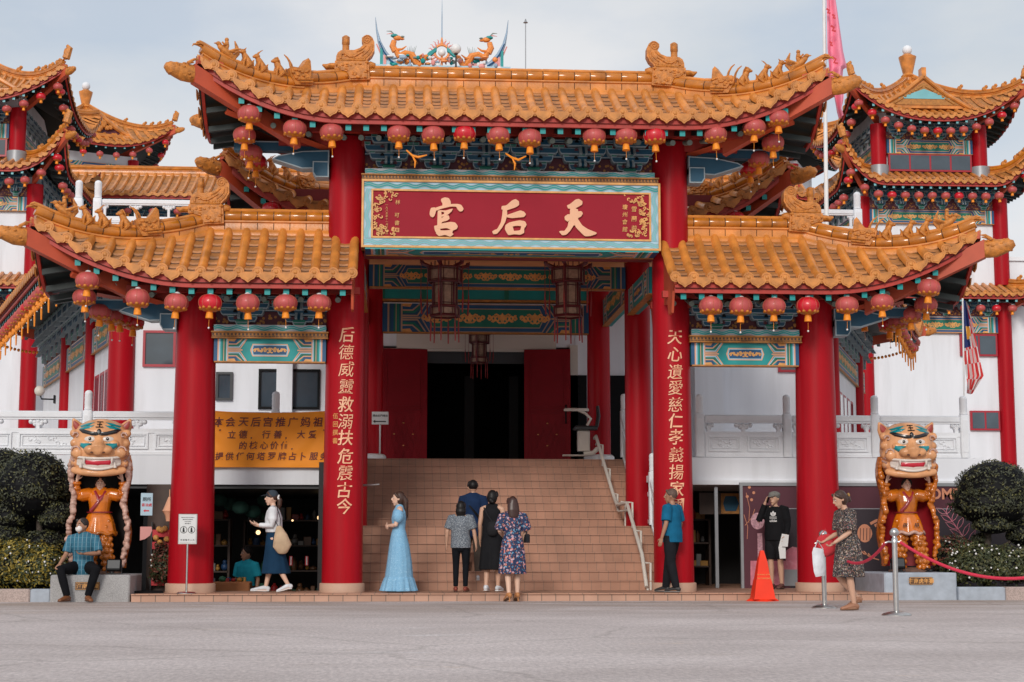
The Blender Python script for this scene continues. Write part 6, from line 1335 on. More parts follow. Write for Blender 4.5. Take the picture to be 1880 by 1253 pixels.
plinth('planter_kerb', 'low blue grey concrete kerb right of the right statue plinth', 'kerb', conc, (7.225, 8.0, .21), -1.05, -.75); plinth('planter_kerb', 'low brown granite kerb at the right edge', 'kerb', granite_p, (8.005, 11, .21), -1.05, -.75)
soil = mat('planting soil', (.05, .035, .025), .9, .3, 10)
plinth('planter_bed', 'soil bed behind the left kerb', 'planter', soil, (-11, -7.3, .15), -.6, .9); plinth('planter_bed', 'soil bed behind the right kerb', 'planter', soil, (7.25, 11, .15), -.72, 1.6)
# flood lights at the statues' feet
def flood(x, y, z, label, rz=0):
    t = thing('flood_light', label, 'flood light', (x, y, z), rz, 'black flood lights at the statues'); mb = MB(); mb.T = Matrix.Translation((0, 0, .15)) @ Matrix.Rotation(rad(-14), 4, 'X'); mb.cbox(-.115, .115, -.05, .06, -.09, .09, .02); mb.T = None; mb.build('housing', black, t)
    mb = MB(); mb.T = Matrix.Translation((0, 0, .15)) @ Matrix.Rotation(rad(-14), 4, 'X'); mb.box(-.095, .095, -.054, -.05, -.065, .065); mb.T = None; mb.build('lens', dgrey, t); mb = MB(); mb.tube([(-.12, 0, .15), (-.12, 0, .012), (.12, 0, .012), (.12, 0, .15)], .01, 6); mb.build('bracket', dgrey, t)
flood(-6.32, -.75, .42, 'black flood light on the left plinth beside the seated man'); flood(6.38, -.55, .44, 'black flood light at the foot of the right tiger statue, behind the near stanchion')
# ---------------- stairlift ----------------
t = thing('stairlift', 'ivory stairlift parked at the top of the stairs, its rail running down the right side', 'stairlift', (2.30, 1.0, ZS))
def sp(y, dz): return Vector((0 if y < 2.0 else -.0, y, (ZL - ZS) * min(1, y / 1.8) + dz if y < 3.1 else (ZL - ZS) + (ZT - ZL) * min(1, (y - 3.1) / 2.4) + dz))
mb = MB(); pts = [sp(-.1, .12)] + [sp(.3 * i, .42) for i in range(1, 7)] + [sp(2.3, .42), sp(2.9, .42)] + [sp(3.1 + .3 * i, .48) for i in range(1, 9)] + [sp(5.7, .45)]
xo = lambda p, i, n: Vector((-.06 + .12 * 0 + .18 * (1 - p.y / 5.7), p.y, p.z)); pts = [xo(p, 0, 0) for p in pts]
mb.tube(pts, .034, 8); mb.tube([p + Vector((.03, 0, -.13)) for p in pts], .022, 8)
mb.build('rail', ivory, t, smooth=50)
for i, y in enumerate((.0, .9, 1.75, 2.5, 3.4, 4.3, 5.2)):
    mb = MB(); q = xo(sp(y, 0), 0, 0); mb.tube([q + Vector((.09, 0, 0)), q + Vector((.09, 0, .46)), q + Vector((.0, 0, .46))], .022, 8); mb.build('rail_leg', ivory, t, smooth=50)
mb = MB(); mb.cbox(-.42, -.17, 5.55, 5.8, 2.72, 3.16, .03); mb.tube([(-.3, 5.5, 2.62), (-.75, 5.5, 2.62)], [(.05, .02), (.04, .02)], 8); mb.tube([(-.3, 5.6, 2.66), (-.1, 5.6, 2.68), (0, 5.6, 2.78)], .05, 8); mb.build('carriage', ivory, t, smooth=40)
mb = MB(); mb.cbox(-.5, -.02, 5.45, 5.85, 3.16, 3.24, .03); mb.tube([(-.02, 5.65, 3.22), (.02, 5.65, 3.45), (.0, 5.65, 3.66)], [(.17, .035), (.18, .04), (.14, .03)], 10, side=(0, 1, 0)); mb.build('seat', dgrey, t)
mb = MB(); mb.tube([(-.24, 5.5, 3.24), (-.16, 5.5, 3.38), (-.28, 5.5, 3.5), (-.42, 5.5, 3.56)], .03, 8); mb.cbox(-.72, -.2, 5.46, 5.56, 3.54, 3.60, .02); mb.build('armrest', ivory, t, smooth=50)
# rail stub left of the stairs
p = at(680, 893, 1.4); simple('handrail_stub', 'short steel handrail end sticking out beside the left inner column', 'handrail', steel, lambda mb: mb.tube([(-.15, 0, 0), (.05, -.02, .005), (.16, -.03, .015)], [.02, .02, .012], 8), (p.x, 1.0, p.z))
# ---------------- banner ----------------
ban_m = mat('orange banner cloth', (.98, .31, .012), .65, .06, 2); btxt = mat('maroon print', (.16, .035, .035), .7, .1)
t = thing('banner', 'orange cloth banner with dark Chinese writing tied to the terrace rail at the left', 'banner', (-4.2, 2.42, 2.75))
BX0, BX1, BZ0, BZ1 = -5.45, -2.98, 2.275, 3.31
def fold(x, z):
    u = (x - BX0) / (BX1 - BX0); v = (z - BZ0) / (BZ1 - BZ0)
    f = 0
    for k, (cu, cv, w, am) in enumerate(((.0, 1.0, .10, .035), (1.0, 1.0, .12, .04), (.5, 1.02, .08, .02))):
        d = math.hypot((u - cu) * 2.4, (v - cv)); a = math.atan2(v - cv, (u - cu) * 2.4); f += am * math.sin(a * 13 + k) * min(1, d * 2) * math.exp(-d * .9)
    f += .02 * noise.noise(Vector((u * 5, v * 3.2, 2.2))) + .012 * math.sin(v * 22 + 3 * math.sin(u * 4)) * (1 - abs(2 * u - 1)) 
    return -f * .6
sagz = lambda x, z: z - .05 * (1 - (2 * (x - BX0) / (BX1 - BX0) - 1) ** 2) * ((z - BZ0) / (BZ1 - BZ0))
g = [[(x + 4.2, fold(x, z), sagz(x, z) - 2.75) for x in [BX0 + (BX1 - BX0) * i / 110 for i in range(111)]] for z in [BZ0 + (BZ1 - BZ0) * j / 50 for j in range(51)]]
mb = MB(); mb.sheet(g); mb.build('cloth', ban_m, t, smooth=180)
def bl(s, px, py, size):
    p = at(px, py, 2.4); 
    def P(u, v, d): x, z = p.x + u, p.z + v; return (x + 4.2, fold(x, z) - .014 - max(0, d), z - 2.75)
    write(mb, s, size, P, 0, .0015, .012, .12, True, .03)
for s, px, py, step, size in (('本会天后宫推广妈祖', 401, 775, 22.8, .185), ('“立德，行善，大爱”', 404, 798, 21.2, .155), ('的核心价值，', 446, 818, 19.2, .15), ('提供任何塔罗牌占卜服务', 402, 838, 19.3, .15)):
    mb = MB()
    for i, ch in enumerate(s):
        if ch in '“”': bl('"', px + step * i, py - 8, size * .7)
        elif ch in '，': bl(',', px + step * i - 6, py + 7, size)
        else: bl(ch, px + step * i, py, size)
    mb.build('banner_lettering', btxt, t, smooth=0)
# ---------------- maroon hoarding ----------------
hm = mat('maroon hoarding print', (.085, .016, .030), .5, .1, 1.0); hd = mat('dark hoarding print', (.028, .018, .026), .5, .1); salmon = mat('salmon print', (.62, .25, .14), .5, .08); pinkp = mat('pink print', (.60, .18, .24), .5, .2, 6, dirt=.6, dcol=(.75, .5, .52), dscale=9); lilac = mat('blossom print', (.48, .26, .30), .5, .4, 30, dirt=.6, dcol=(.25, .10, .2), dscale=22)
t = thing('shop_hoarding', 'maroon printed hoarding with salmon letters and line flowers covering the right shop front', 'hoarding', (6.8, 2.25, ZS))
HX = lambda px, py: at(px, py, 2.2)
mb = MB(); x0 = HX(1365, 1000).x - 6.8; mb.box(x0, 3.4, -.03, .02, -.02, 1.86, 0); mb.build('panel', hm, t)
mb = MB(); z1 = HX(1500, 935).z - ZS; mb.box(HX(1450, 1000).x - 6.8, 3.4, -.036, -.03, 0, z1, 0); mb.build('dark_panel', hd, t)
mb = MB(); mb.box(HX(1450, 1000).x - 6.8, 3.4, -.04, -.03, z1, z1 + .015); mb.box(x0 - .05, x0, -.06, .02, -.02, 1.9); mb.box(x0, 3.4, -.06, .02, 1.84, 1.9); mb.build('edge_trim', grey, t)
mb = MB(); W_ = lambda px, py, k=0: (HX(px, py).x - 6.8, HX(px, py).z - ZS)
x, z = W_(1700, 907); write(mb, 'WELCOME!', .27, lambda u, v, d: (x + u, -.038 - max(0, d), z + v), 0, .003, .03, 0, True, 0, 1.02)
def flower(px, py, s=1.0):
    for a in range(5): mb.band([(W_(px, py)[0] + s * r * math.cos(a * 1.256 + .3 * w), W_(px, py)[1] + s * r * math.sin(a * 1.256 + .3 * w)) for r, w in ((.01, 0), (.06, .6), (.09, 0), (.06, -.6), (.01, 0))], .008, XZ(-.045), (0, .003, 0), 0)
for (a, b) in (((1375, 960), (1370, 905)), ((1368, 965), (1386, 935)), ((1372, 990), (1366, 945))): p, q = W_(*a), W_(*b); mb.band([p, ((p[0] + q[0]) / 2 + .04, (p[1] + q[1]) / 2), q], .009, XZ(-.04), (0, .003, 0), 0)
for px, py in ((1372, 912), (1384, 905), (1380, 918), (1376, 895)): c = W_(px, py); mb.prism([(c[0] + .028 * math.cos(a), c[1] + .028 * math.sin(a)) for a in [i * .7 for i in range(9)]], XZ(-.041), (0, .003, 0), 0)
mb.build('salmon_print', salmon, t, smooth=0); mb = MB()
for i in range(5):
    c = W_(1778 - 10 * i, 1000 - 14 * i)
    for a in (rad(150), rad(62)):
        L_ = .30 - .02 * i; mb.band([(c[0] + L_ * f * math.cos(a) - w_ * math.sin(a), c[1] + L_ * f * math.sin(a) + w_ * math.cos(a)) for f, w_ in ((0, 0), (.3, .035), (.6, .04), (1, 0), (.6, -.04), (.3, -.035), (0, 0))], .010, XZ(-.045 - .0005 * i), (0, .003, 0), 0)
mb.band([W_(1738, 944), W_(1758, 970), W_(1775, 995), W_(1785, 1012)], .010, XZ(-.049), (0, .003, 0), 0); mb.build('leaf_print', pinkp, t, smooth=0); mb = MB()
# ribbed lantern motif left of the statue
c = W_(1588, 982); mb.prism([(c[0] + .14 * math.cos(a), c[1] + .19 * math.sin(a) + (.05 if math.sin(a) < 0 else 0)) for a in [i * PI / 12 for i in range(24)]], XZ(-.040), (0, .003, 0), 0)
for k, (px, py) in enumerate(((1606, 966), (1614, 958), (1598, 962))): c2 = W_(px, py); mb.band([c2, (c2[0] + .12, c2[1] + .06), (c2[0] + .22, c2[1] + .05)], .05, XZ(-.042 - .001 * k), (0, .002, 0), 0)
for k in range(3): c2 = W_(1578 + 8 * k, 1008 + 4 * k); mb.band([c2, (c2[0] + .08, c2[1] - .09), (c2[0] + .2, c2[1] - .12)], .018, XZ(-.045), (0, .003, 0), 0)
mb.build('salmon_print', salmon, t, smooth=0)
mb = MB()
for k in range(4): x = c[0] - .09 + .06 * k; mb.band([(x, c[1] - .10), (x + .01, c[1] + .12)], .012, XZ(-.044), (0, .002, 0), 0)
mb.build('line_print', hd, t, smooth=0)
mb = MB(); c = W_(1391, 957); mb.prism([(c[0] + .125 * math.cos(a), c[1] + .15 * math.sin(a)) for a in [i * PI / 12 for i in range(24)]], XZ(-.042), (0, .003, 0), 0); q = W_(1396, 1000); mb.box(q[0] - .05, q[0] + .04, -.041, -.03, q[1] - .32, q[1] + .2, 0); mb.build('blossom_print', lilac, t, smooth=0)
mb = MB(); pl = [W_(*p) for p in ((1442, 1012), (1455, 1004), (1475, 1008), (1478, 1040), (1470, 1046), (1452, 1048), (1443, 1038))]; mb.prism(pl[::-1], XZ(-.045), (0, .003, 0), 0); mb.prism([W_(*p) for p in ((1378, 1075), (1378, 1030), (1455, 1030), (1455, 1075))], XZ(-.041), (0, .003, 0), 0); mb.build('pink_print', pinkp, t, smooth=0)
mb = MB(); mb.prism([W_(*p) for p in ((1440, 1076), (1440, 1046), (1470, 1046), (1470, 1076))], XZ(-.047), (0, .003, 0), 0); mb.build('grey_print', grey, t, smooth=0)
# goods and shelves in the shops
def goods(x0, x1, y, zs, label, seed, n=14, cols=None):
    RR = random.Random(seed); t = thing('goods_shelf', label, 'shelf', ((x0 + x1) / 2, y, -.82 if x1 < 0 else .12)); w = (x1 - x0) / 2; z00 = -.82 if x1 < 0 else .12
    for z in zs:
        mb = MB(); mb.box(-w, w, -.2, .2, z - z00 - .03, z - z00); mb.build('shelf_board', wood, t)
        for i in range(n):
            mb = MB(); u = -w + .1 + (2 * w - .2) * i / (n - 1); h = RR.uniform(.08, .26); r = RR.uniform(.04, .09); k = RR.random()
            if k < .4: mb.lathe([(r * .7, 0), (r, h * .3), (r * .9, h * .7), (r * .3, h * .9), (r * .35, h)], (0, 0, 0), 10)
            elif k < .7: mb.cbox(-r, r, -r * .6, r * .6, 0, h, .008)
            else: mb.sph((0, 0, r), r, 0, 10, 6); mb.sph((0, -.01, r * 2.2), r * .6, 0, 8, 5)
            mb.build('ware', RR.choice(cols), t, (u, RR.uniform(-.1, .1), z - z00))
    mb = MB()
    for u in (-w, w): mb.box(u - .02, u + .02, -.2, .2, 0, max(zs) - z00)
    mb.build('side_panel', wood, t)
cm = [mat('ware ' + n, c, .4, .2) for n, c in (('red', (.35, .02, .02)), ('green', (.02, .12, .06)), ('brown', (.16, .07, .03)), ('blue', (.03, .08, .2)), ('gold', (.45, .22, .04)), ('grey', (.2, .2, .2)))]
goods(-6.6, -5.1, 5.2, (-.1, .4, .9, 1.4), 'dim shelf of souvenirs inside the left shop', 3, 12, cm); goods(-4.9, -3.3, 6.2, (-.1, .4, .9, 1.4), 'darker souvenir shelf deep in the left shop', 5, 12, cm); goods(3.3, 4.2, 4.6, (.5, .95, 1.4), 'dim shelf of wares in the right shop opening', 7, 8, cm)
simple('green_canopy', 'dark green cloth bunting under the ceiling of the left shop', 'bunting', mat('dark green cloth', (.006, .04, .028), .8, .3, 9), lambda mb: [mb.sph((-6 + .21 * i, 3.4 + .2 * (i % 3), 1.72 - .07 * (i % 4)), (.16, .1, .13), 0, 8, 5) for i in range(9)])
t = thing('goods_table', 'table with an orange cloth and small wares behind the teal shirt man', 'table', (-5.0, 1.75, -.82))
mb = MB(); mb.cbox(-.75, .62, -.28, .28, .0, 1.08, .02); mb.build('table_cloth', mat('orange brown cloth', (.42, .16, .06), .8, .15), t); RR = random.Random(8)
for i in range(26):
    mb = MB(); r = RR.uniform(.03, .07); mb.sph((0, 0, r * .7), (r, r, r * .8), 0, 10, 6) if i % 2 else mb.cbox(-r, r, -r, r, 0, r * 1.2, .006); mb.build('ware', RR.choice(cm), t, (RR.uniform(-.7, .58), RR.uniform(-.22, .2), 1.08))
lampm = bpy.data.materials.new('lit bulb'); lampm.use_nodes = True; lampm.node_tree.nodes['Principled BSDF'].inputs['Emission Color'].default_value = (1, .62, .3, 1); lampm.node_tree.nodes['Principled BSDF'].inputs['Emission Strength'].default_value = 1.6
for i, (px, py, Y, s) in enumerate(((474, 978, 5.0, .045), (587, 951, 5.5, .05), (537, 956, 5.0, .02), (388, 1062, 2.2, .025))): p = at(px, py, Y); simple('shop_lamp', ('small glowing lamp behind the walking woman in the left shop', 'small warm lamp beside the inner column in the left shop', 'tiny white lit strip deep in the left shop', 'tiny lit lamp at the left end of the goods table')[i], 'lamp', lampm, lambda mb: mb.sph((0, 0, 0), s, 0, 10, 6), p)
for i, (px, py) in enumerate(((534, 1030), (563, 1030))): p = at(px, py, 5.0); simple('packet', ('red and white packet hanging in the dark left shop, left one', 'red and white packet hanging in the dark left shop, right one')[i], 'packet', [rink, paper], lambda mb: (mb.box(-.03, .03, 0, .03, -.09, .09, 0), mb.box(-.01, .012, -.004, 0, -.08, .08, 1)), p)
p = at(1337, 925, 3.4); simple('framed_panel', 'teal and gold framed panel under the lintel of the right shop', 'panel', [gold_d, pblue, wood], lambda mb: (mb.box(-.55, .3, 0, .04, -.2, .2, 2), mb.box(-.14, .28, -.02, 0, -.19, .19, 0), mb.prism([(-.06, -.14), (.14, -.14), (.2, 0), (.14, .14), (-.06, .14), (-.1, 0)], XZ(-.03), (0, .01, 0), 1)), p)
simple('shop_post', 'grey steel post in the right shop opening', 'post', grey, lambda mb: mb.box(-.03, .03, -.03, .03, .12, 1.95), (3.98, 2.6, 0)); simple('dark_pillar', 'brown timber pillar behind the left statue', 'pillar', wood, lambda mb: mb.box(-.2, .2, -.1, .1, .0, 1.9), (-5.85, .75, 0))
# wall lamp on the left wing
p = at(73, 718, 13.6); simple('wall_lamp', 'small globe wall lamp on a black bracket on the left wing wall', 'wall lamp', [ivory, black], lambda mb: (mb.sph((0, 0, 0), .13, 0, 14, 9), mb.tube([(.02, 0, -.12), (.05, 0, -.2), (.35, .1, -.2)], .02, 6, 1), mb.box(.33, .36, .02, .18, -.3, -.1, 1)), p)
# pink hanging ornaments and plants by the left column
simple('souvenir_rack', 'rack of red souvenirs behind the arrow sign', 'rack', [rink, dgrey, gold], lambda mb: [mb.box(-.2 + .0, .2, -.03, .03, .1 + .2 * i, .22 + .2 * i, 0) for i in range(5)] + [mb.box(-.22, -.2, -.04, .04, 0, 1.15, 1), mb.box(.2, .22, -.04, .04, 0, 1.15, 1)] + [mb.sph((RL.uniform(-.2, .3), -.06, .9 + RL.uniform(-.1, .15)), .05, 2, 7, 5) for i in range(10)], (-5.72, .55, .12))
p = at(311, 935, .1); simple('hanging_ornament', 'peach shell-shaped ornament hung at the left side of the left outer column', 'ornament', peach, lambda mb: (mb.lathe([(.02, .2), (.10, .0), (.12, -.03), (.07, -.1), (.05, -.2)], (0, 0, 0), 10), mb.tube([(0, 0, .2), (0, 0, .32)], .01, 5)), p)
# ---------------- flags ----------------
pinkf = mat('pink flag cloth', (.82, .25, .36), .6, .1); wfl = mat('white flag cloth', (.72, .68, .68), .7, .05); rfl = mat('red flag stripe', (.70, .05, .05), .7, .05); bfl = mat('navy flag cloth', (.02, .04, .18), .7, .05); yfl = mat('yellow flag emblem', (.80, .45, .08), .7, .05)
YF = -1.9; b0 = at(1515, 355, 10.5); t0 = at(1512, -60, 10.5)
t = thing('flagpole', 'tall white flagpole rising behind the right gate roof', 'flagpole', (b0.x, 10.5, 8.4)); mb = MB(); mb.tube([(0, 0, -1.2), (t0.x - b0.x, 0, t0.z - 8.4)], [.055, .04], 12); mb.build('pole', wpaint, t)
g = []; ROWS = 60
for j in range(ROWS + 1):
    v = j / ROWS; py = -30 + 245 * v; row = []
    xl = 1511 + (6 if v < .5 else 6 + 20 * (v - .5) + 18 * max(0, v - .72) * 3); wd = 12 + 42 * v if v < .62 else max(6, 38 - 120 * (v - .62) + 10 * math.sin(v * 9))
    for i in range(13):
        u = i / 12; p = at(xl + wd * u, py, 10.5); row.append((p.x, 10.5 - .12 * math.sin(u * 9 + v * 3) * (.4 + v), p.z))
    g.append(row)
mb = MB(); mb.sheet(g); f = mb.build('pink_flag', pinkf, smooth=180); tag(f, 'long limp pink flag with red marks hanging from the flagpole', 'flag')
mb = MB()
for (px, py, s_) in ((1521, 20, .05), (1530, 52, .06), (1526, 80, .04), (1531, 30, .04), (1533, 110, .07), (1538, 140, .05)): p = at(px, py, 10.2); mb.band([(p.x - s_, p.z + s_), (p.x + s_ * .3, p.z + s_ * .2), (p.x - s_ * .4, p.z - s_), (p.x + s_, p.z - s_ * 1.3)], .05, XZ(10.2), (0, .003, 0), 0)
mb.build('flag_print', rink, f, smooth=0)
# striped national flag, limp
t = thing('striped_flag', 'limp red and white striped flag with a navy corner hanging at the right', 'flag', (0, 0, 0)); YM = 4.0
P_ = lambda px, py, d=0: Vector(at(px, py, YM)) + Vector((0, d, 0))
mb = MB(); NR = 40
edgeL = [(1768, 552), (1769, 600), (1771, 650), (1772, 690), (1776, 722)]; edgeR = [(1773, 556), (1787, 600), (1797, 640), (1806, 690), (1783, 724)]
def poly(E, v): f = v * (len(E) - 1); i = min(int(f), len(E) - 2); q = f - i; return (E[i][0] + (E[i + 1][0] - E[i][0]) * q, E[i][1] + (E[i + 1][1] - E[i][1]) * q)
NC = 14; g = []
for j in range(NR + 1):
    v = j / NR; a, b = poly(edgeL, v), poly(edgeR, v); g.append([P_(a[0] + (b[0] - a[0]) * i / NC, a[1] + (b[1] - a[1]) * i / NC, .07 * math.sin(i * 1.3 + v * 5)) for i in range(NC + 1)])
vs = [p for r in g for p in r]
for j in range(NR):
    for i in range(NC):
        s_ = i + (j * .16); m = 2 if (j < NR * .44 and i < NC * (.70 - j / NR * .8)) else (1 if int(s_) % 2 else 0)
        if m == 2 and ((i - 4) ** 2 + (j - 12) ** 2 < 9 or (i - 3) ** 2 + ((j - 19) / 1.4) ** 2 < 3): m = 3
        mb.add([vs[j * (NC + 1) + i], vs[j * (NC + 1) + i + 1], vs[(j + 1) * (NC + 1) + i + 1], vs[(j + 1) * (NC + 1) + i]], [(0, 1, 2, 3)], m)
mb.build('cloth', [wfl, rfl, bfl, yfl], t, smooth=180); mb = MB(); mb.tube([P_(1768, 548, .02), P_(1771, 752, .02)], .018, 8); mb.build('pole', wpaint, t)
# ---------------- hedges and clipped shrubs ----------------
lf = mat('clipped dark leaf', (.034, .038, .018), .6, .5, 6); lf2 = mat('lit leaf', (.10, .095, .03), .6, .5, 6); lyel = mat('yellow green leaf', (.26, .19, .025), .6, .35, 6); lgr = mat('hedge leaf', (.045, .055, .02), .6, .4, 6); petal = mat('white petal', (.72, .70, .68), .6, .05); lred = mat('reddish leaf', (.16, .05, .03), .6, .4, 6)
def shell(mb, c, r, n, size, RR, m2=.12, flat=.35, bumpy=.1):
    for i in range(n):
        d = Vector((RR.gauss(0, 1), RR.gauss(0, 1), RR.gauss(0, 1))).normalized()
        if d.z < -flat: d.z = -flat * RR.random(); d.normalize()
        nz = 1 + bumpy * noise.noise(d * 2.3 + Vector(c)); p = Vector(c) + Vector((d.x * r[0], d.y * r[1], d.z * r[2])) * nz * RR.uniform(.90, 1.02)
        nv = (d + Vector((RR.gauss(0, .5), RR.gauss(0, .5), RR.gauss(0, .5)))).normalized(); u = nv.orthogonal().normalized(); u = (Matrix.Rotation(RR.uniform(0, 6.3), 3, nv) @ u) * size * RR.uniform(.7, 1.3); v = nv.cross(u).normalized() * size * .5
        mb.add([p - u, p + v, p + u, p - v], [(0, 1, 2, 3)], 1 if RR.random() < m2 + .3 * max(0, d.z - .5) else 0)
def topiary(x, y, domes, trunk, label, seed):
    t = thing('clipped_shrub', label, 'shrub', (x, y, .15), 0, 'cloud-pruned dark shrubs'); RR = random.Random(seed)
    mb = MB()
    for pts, rr in trunk: mb.tube(pts, rr, 8)
    mb.build('trunk', bark, t, smooth=50)
    for c, r in domes:
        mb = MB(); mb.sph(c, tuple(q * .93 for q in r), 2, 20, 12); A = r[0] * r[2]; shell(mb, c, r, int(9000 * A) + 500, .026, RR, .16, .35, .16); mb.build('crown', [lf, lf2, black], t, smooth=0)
q = lambda px, py, Y, x, y: tuple(Vector(at(px, py, Y)) - Vector((x, y, .15)))
xx, yy = -7.75, .35
topiary(xx, yy, [(q(62, 893, yy, xx, yy), (.62, .6, .60)), (q(8, 875, yy + .5, xx, yy), (.5, .5, .48)), (q(22, 950, yy, xx, yy), (.30, .3, .24)), (q(104, 948, yy - .1, xx, yy), (.30, .3, .26)), (q(80, 1005, yy - .1, xx, yy), (.40, .35, .28)), (q(15, 985, yy, xx, yy), (.3, .3, .2))], [([(0, 0, 0), (.06, 0, .5), (.0, 0, 1.2)], [.07, .06, .05]), ([(.05, 0, .5), (.25, 0, .75), (.33, 0, .95)], [.045, .04, .03]), ([(.03, 0, .5), (-.25, 0, .8), (-.35, 0, 1.0)], [.045, .04, .03])], 'large dark cloud-pruned shrub left of the left tiger statue', 4)
xx, yy = 8.15, .2
topiary(xx, yy, [(q(1826, 900, yy, xx, yy), (.66, .6, .52)), (q(1822, 925, yy, xx, yy), (.70, .6, .40)), (q(1822, 965, yy - .2, xx, yy), (.33, .3, .16)), (q(1878, 980, yy, xx, yy), (.28, .3, .24)), (q(1768, 940, yy, xx, yy), (.12, .1, .08)), (q(1802, 990, yy + .1, xx, yy), (.16, .15, .10))], [([(0, 0, 0), (.0, 0, .4), (.05, 0, 1.0)], [.08, .07, .06]), ([(.02, 0, .5), (.3, 0, .7), (.42, 0, .8)], [.045, .04, .03]), ([(0, 0, .6), (-.15, -.1, .75)], [.04, .03])], 'large dark cloud-pruned shrub right of the right tiger statue', 6)
def hedge(label, boxes, seed, mats, n, flowers, size=.035, m2=.4):
    c0 = boxes[0][0]; t = thing('flower_hedge', label, 'hedge', (c0[0], c0[1], .15), 0, 'white-flowered hedges'); RR = random.Random(seed); mb = MB(); fl = MB()
    for c, r in boxes:
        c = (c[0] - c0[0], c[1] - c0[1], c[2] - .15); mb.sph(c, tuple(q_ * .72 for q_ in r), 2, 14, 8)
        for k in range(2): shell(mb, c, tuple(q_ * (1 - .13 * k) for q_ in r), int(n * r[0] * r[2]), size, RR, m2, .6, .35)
        for i in range(int(flowers * r[0] * 10)):
            d = Vector((RR.gauss(0, 1), -abs(RR.gauss(0, .8)), RR.uniform(-.3, 1))).normalized(); p = Vector(c) + Vector((d.x * r[0], d.y * r[1], d.z * r[2])) * 1.05; fl.sph(p, RR.uniform(.010, .02), 0, 6, 4)
    mb.build('foliage', mats, t, smooth=0); fl.build('blossom', petal, t, smooth=50)
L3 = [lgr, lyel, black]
A_ = lambda px, py, Y: tuple(at(px, py, Y))
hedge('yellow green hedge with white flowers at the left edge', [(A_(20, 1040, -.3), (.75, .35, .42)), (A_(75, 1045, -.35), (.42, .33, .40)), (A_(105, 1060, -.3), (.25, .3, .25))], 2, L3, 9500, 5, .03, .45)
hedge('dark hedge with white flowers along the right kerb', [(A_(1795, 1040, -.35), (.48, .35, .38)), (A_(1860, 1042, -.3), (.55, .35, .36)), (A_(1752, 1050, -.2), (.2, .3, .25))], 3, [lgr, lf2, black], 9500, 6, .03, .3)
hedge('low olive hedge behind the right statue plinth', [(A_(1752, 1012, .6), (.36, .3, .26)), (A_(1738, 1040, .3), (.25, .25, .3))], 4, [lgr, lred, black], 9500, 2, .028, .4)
hedge('small reddish potted shrub at the foot of the left outer column', [((-5.72, .35, .55), (.2, .2, .36))], 9, [lgr, lred, black], 12000, 2, .03, .5)
# ---------------- people ----------------
def print_mat(name, base, cols, scale, thr=.32, rough=.75, stripes=None):
    """woven or printed cloth: ground colour with small coloured blotches, or stripes"""
    m, t, n, l, b = node_mat(name, rough); tc = n('ShaderNodeTexCoord'); v = tc.outputs['Object']
    def mix(f, a, c):
        q = n('ShaderNodeMix'); q.data_type = 'RGBA'; l(f, q.inputs[0])
        for i, x in ((6, a), (7, c)):
            if isinstance(x, tuple): q.inputs[i].default_value = x + (1,)
            else: l(x, q.inputs[i])
        return q.outputs[2]
    res = base
    if stripes:
        for ax, per, wd, col in stripes:
            s = n('ShaderNodeSeparateXYZ'); l(v, s.inputs[0]); d = n('ShaderNodeMath'); d.operation = 'DIVIDE'; l(s.outputs[ax], d.inputs[0]); d.inputs[1].default_value = per
            f = n('ShaderNodeMath'); f.operation = 'FRACT'; l(d.outputs[0], f.inputs[0]); c = n('ShaderNodeMath'); c.operation = 'LESS_THAN'; l(f.outputs[0], c.inputs[0]); c.inputs[1].default_value = wd; res = mix(c.outputs[0], res, col)
    for i, col in enumerate(cols):
        vo = n('ShaderNodeTexVoronoi'); vo.inputs['Scale'].default_value = scale * (1 + .37 * i); mp = n('ShaderNodeMapping'); mp.inputs['Location'].default_value = (3.7 * i, 1.3 * i, 2.1 * i); l(v, mp.inputs[0])
        nz = n('ShaderNodeTexNoise'); nz.inputs['Scale'].default_value = scale * 1.5; l(mp.outputs[0], nz.inputs['Vector']); ad = n('ShaderNodeMix'); ad.data_type = 'VECTOR'; ad.inputs[0].default_value = .06; l(mp.outputs[0], ad.inputs[4]); l(nz.outputs['Color'], ad.inputs[5]); l(ad.outputs[1], vo.inputs['Vector'])
        r = n('ShaderNodeMath'); r.operation = 'LESS_THAN'; l(vo.outputs['Distance'], r.inputs[0]); r.inputs[1].default_value = thr; res = mix(r.outputs[0], res, col)
    if isinstance(res, tuple): b.inputs['Base Color'].default_value = res + (1,)
    else: l(res, b.inputs['Base Color'])
    nb = n('ShaderNodeTexNoise'); nb.inputs['Scale'].default_value = 9; nb.inputs['Detail'].default_value = 3; l(v, nb.inputs['Vector']); bp = n('ShaderNodeBump'); bp.inputs['Strength'].default_value = .35; bp.inputs['Distance'].default_value = .03; l(nb.outputs['Fac'], bp.inputs['Height']); l(bp.outputs[0], b.inputs['Normal'])
    return m
V = Vector
def lerp(a, b, f): return V(a).lerp(V(b), f)
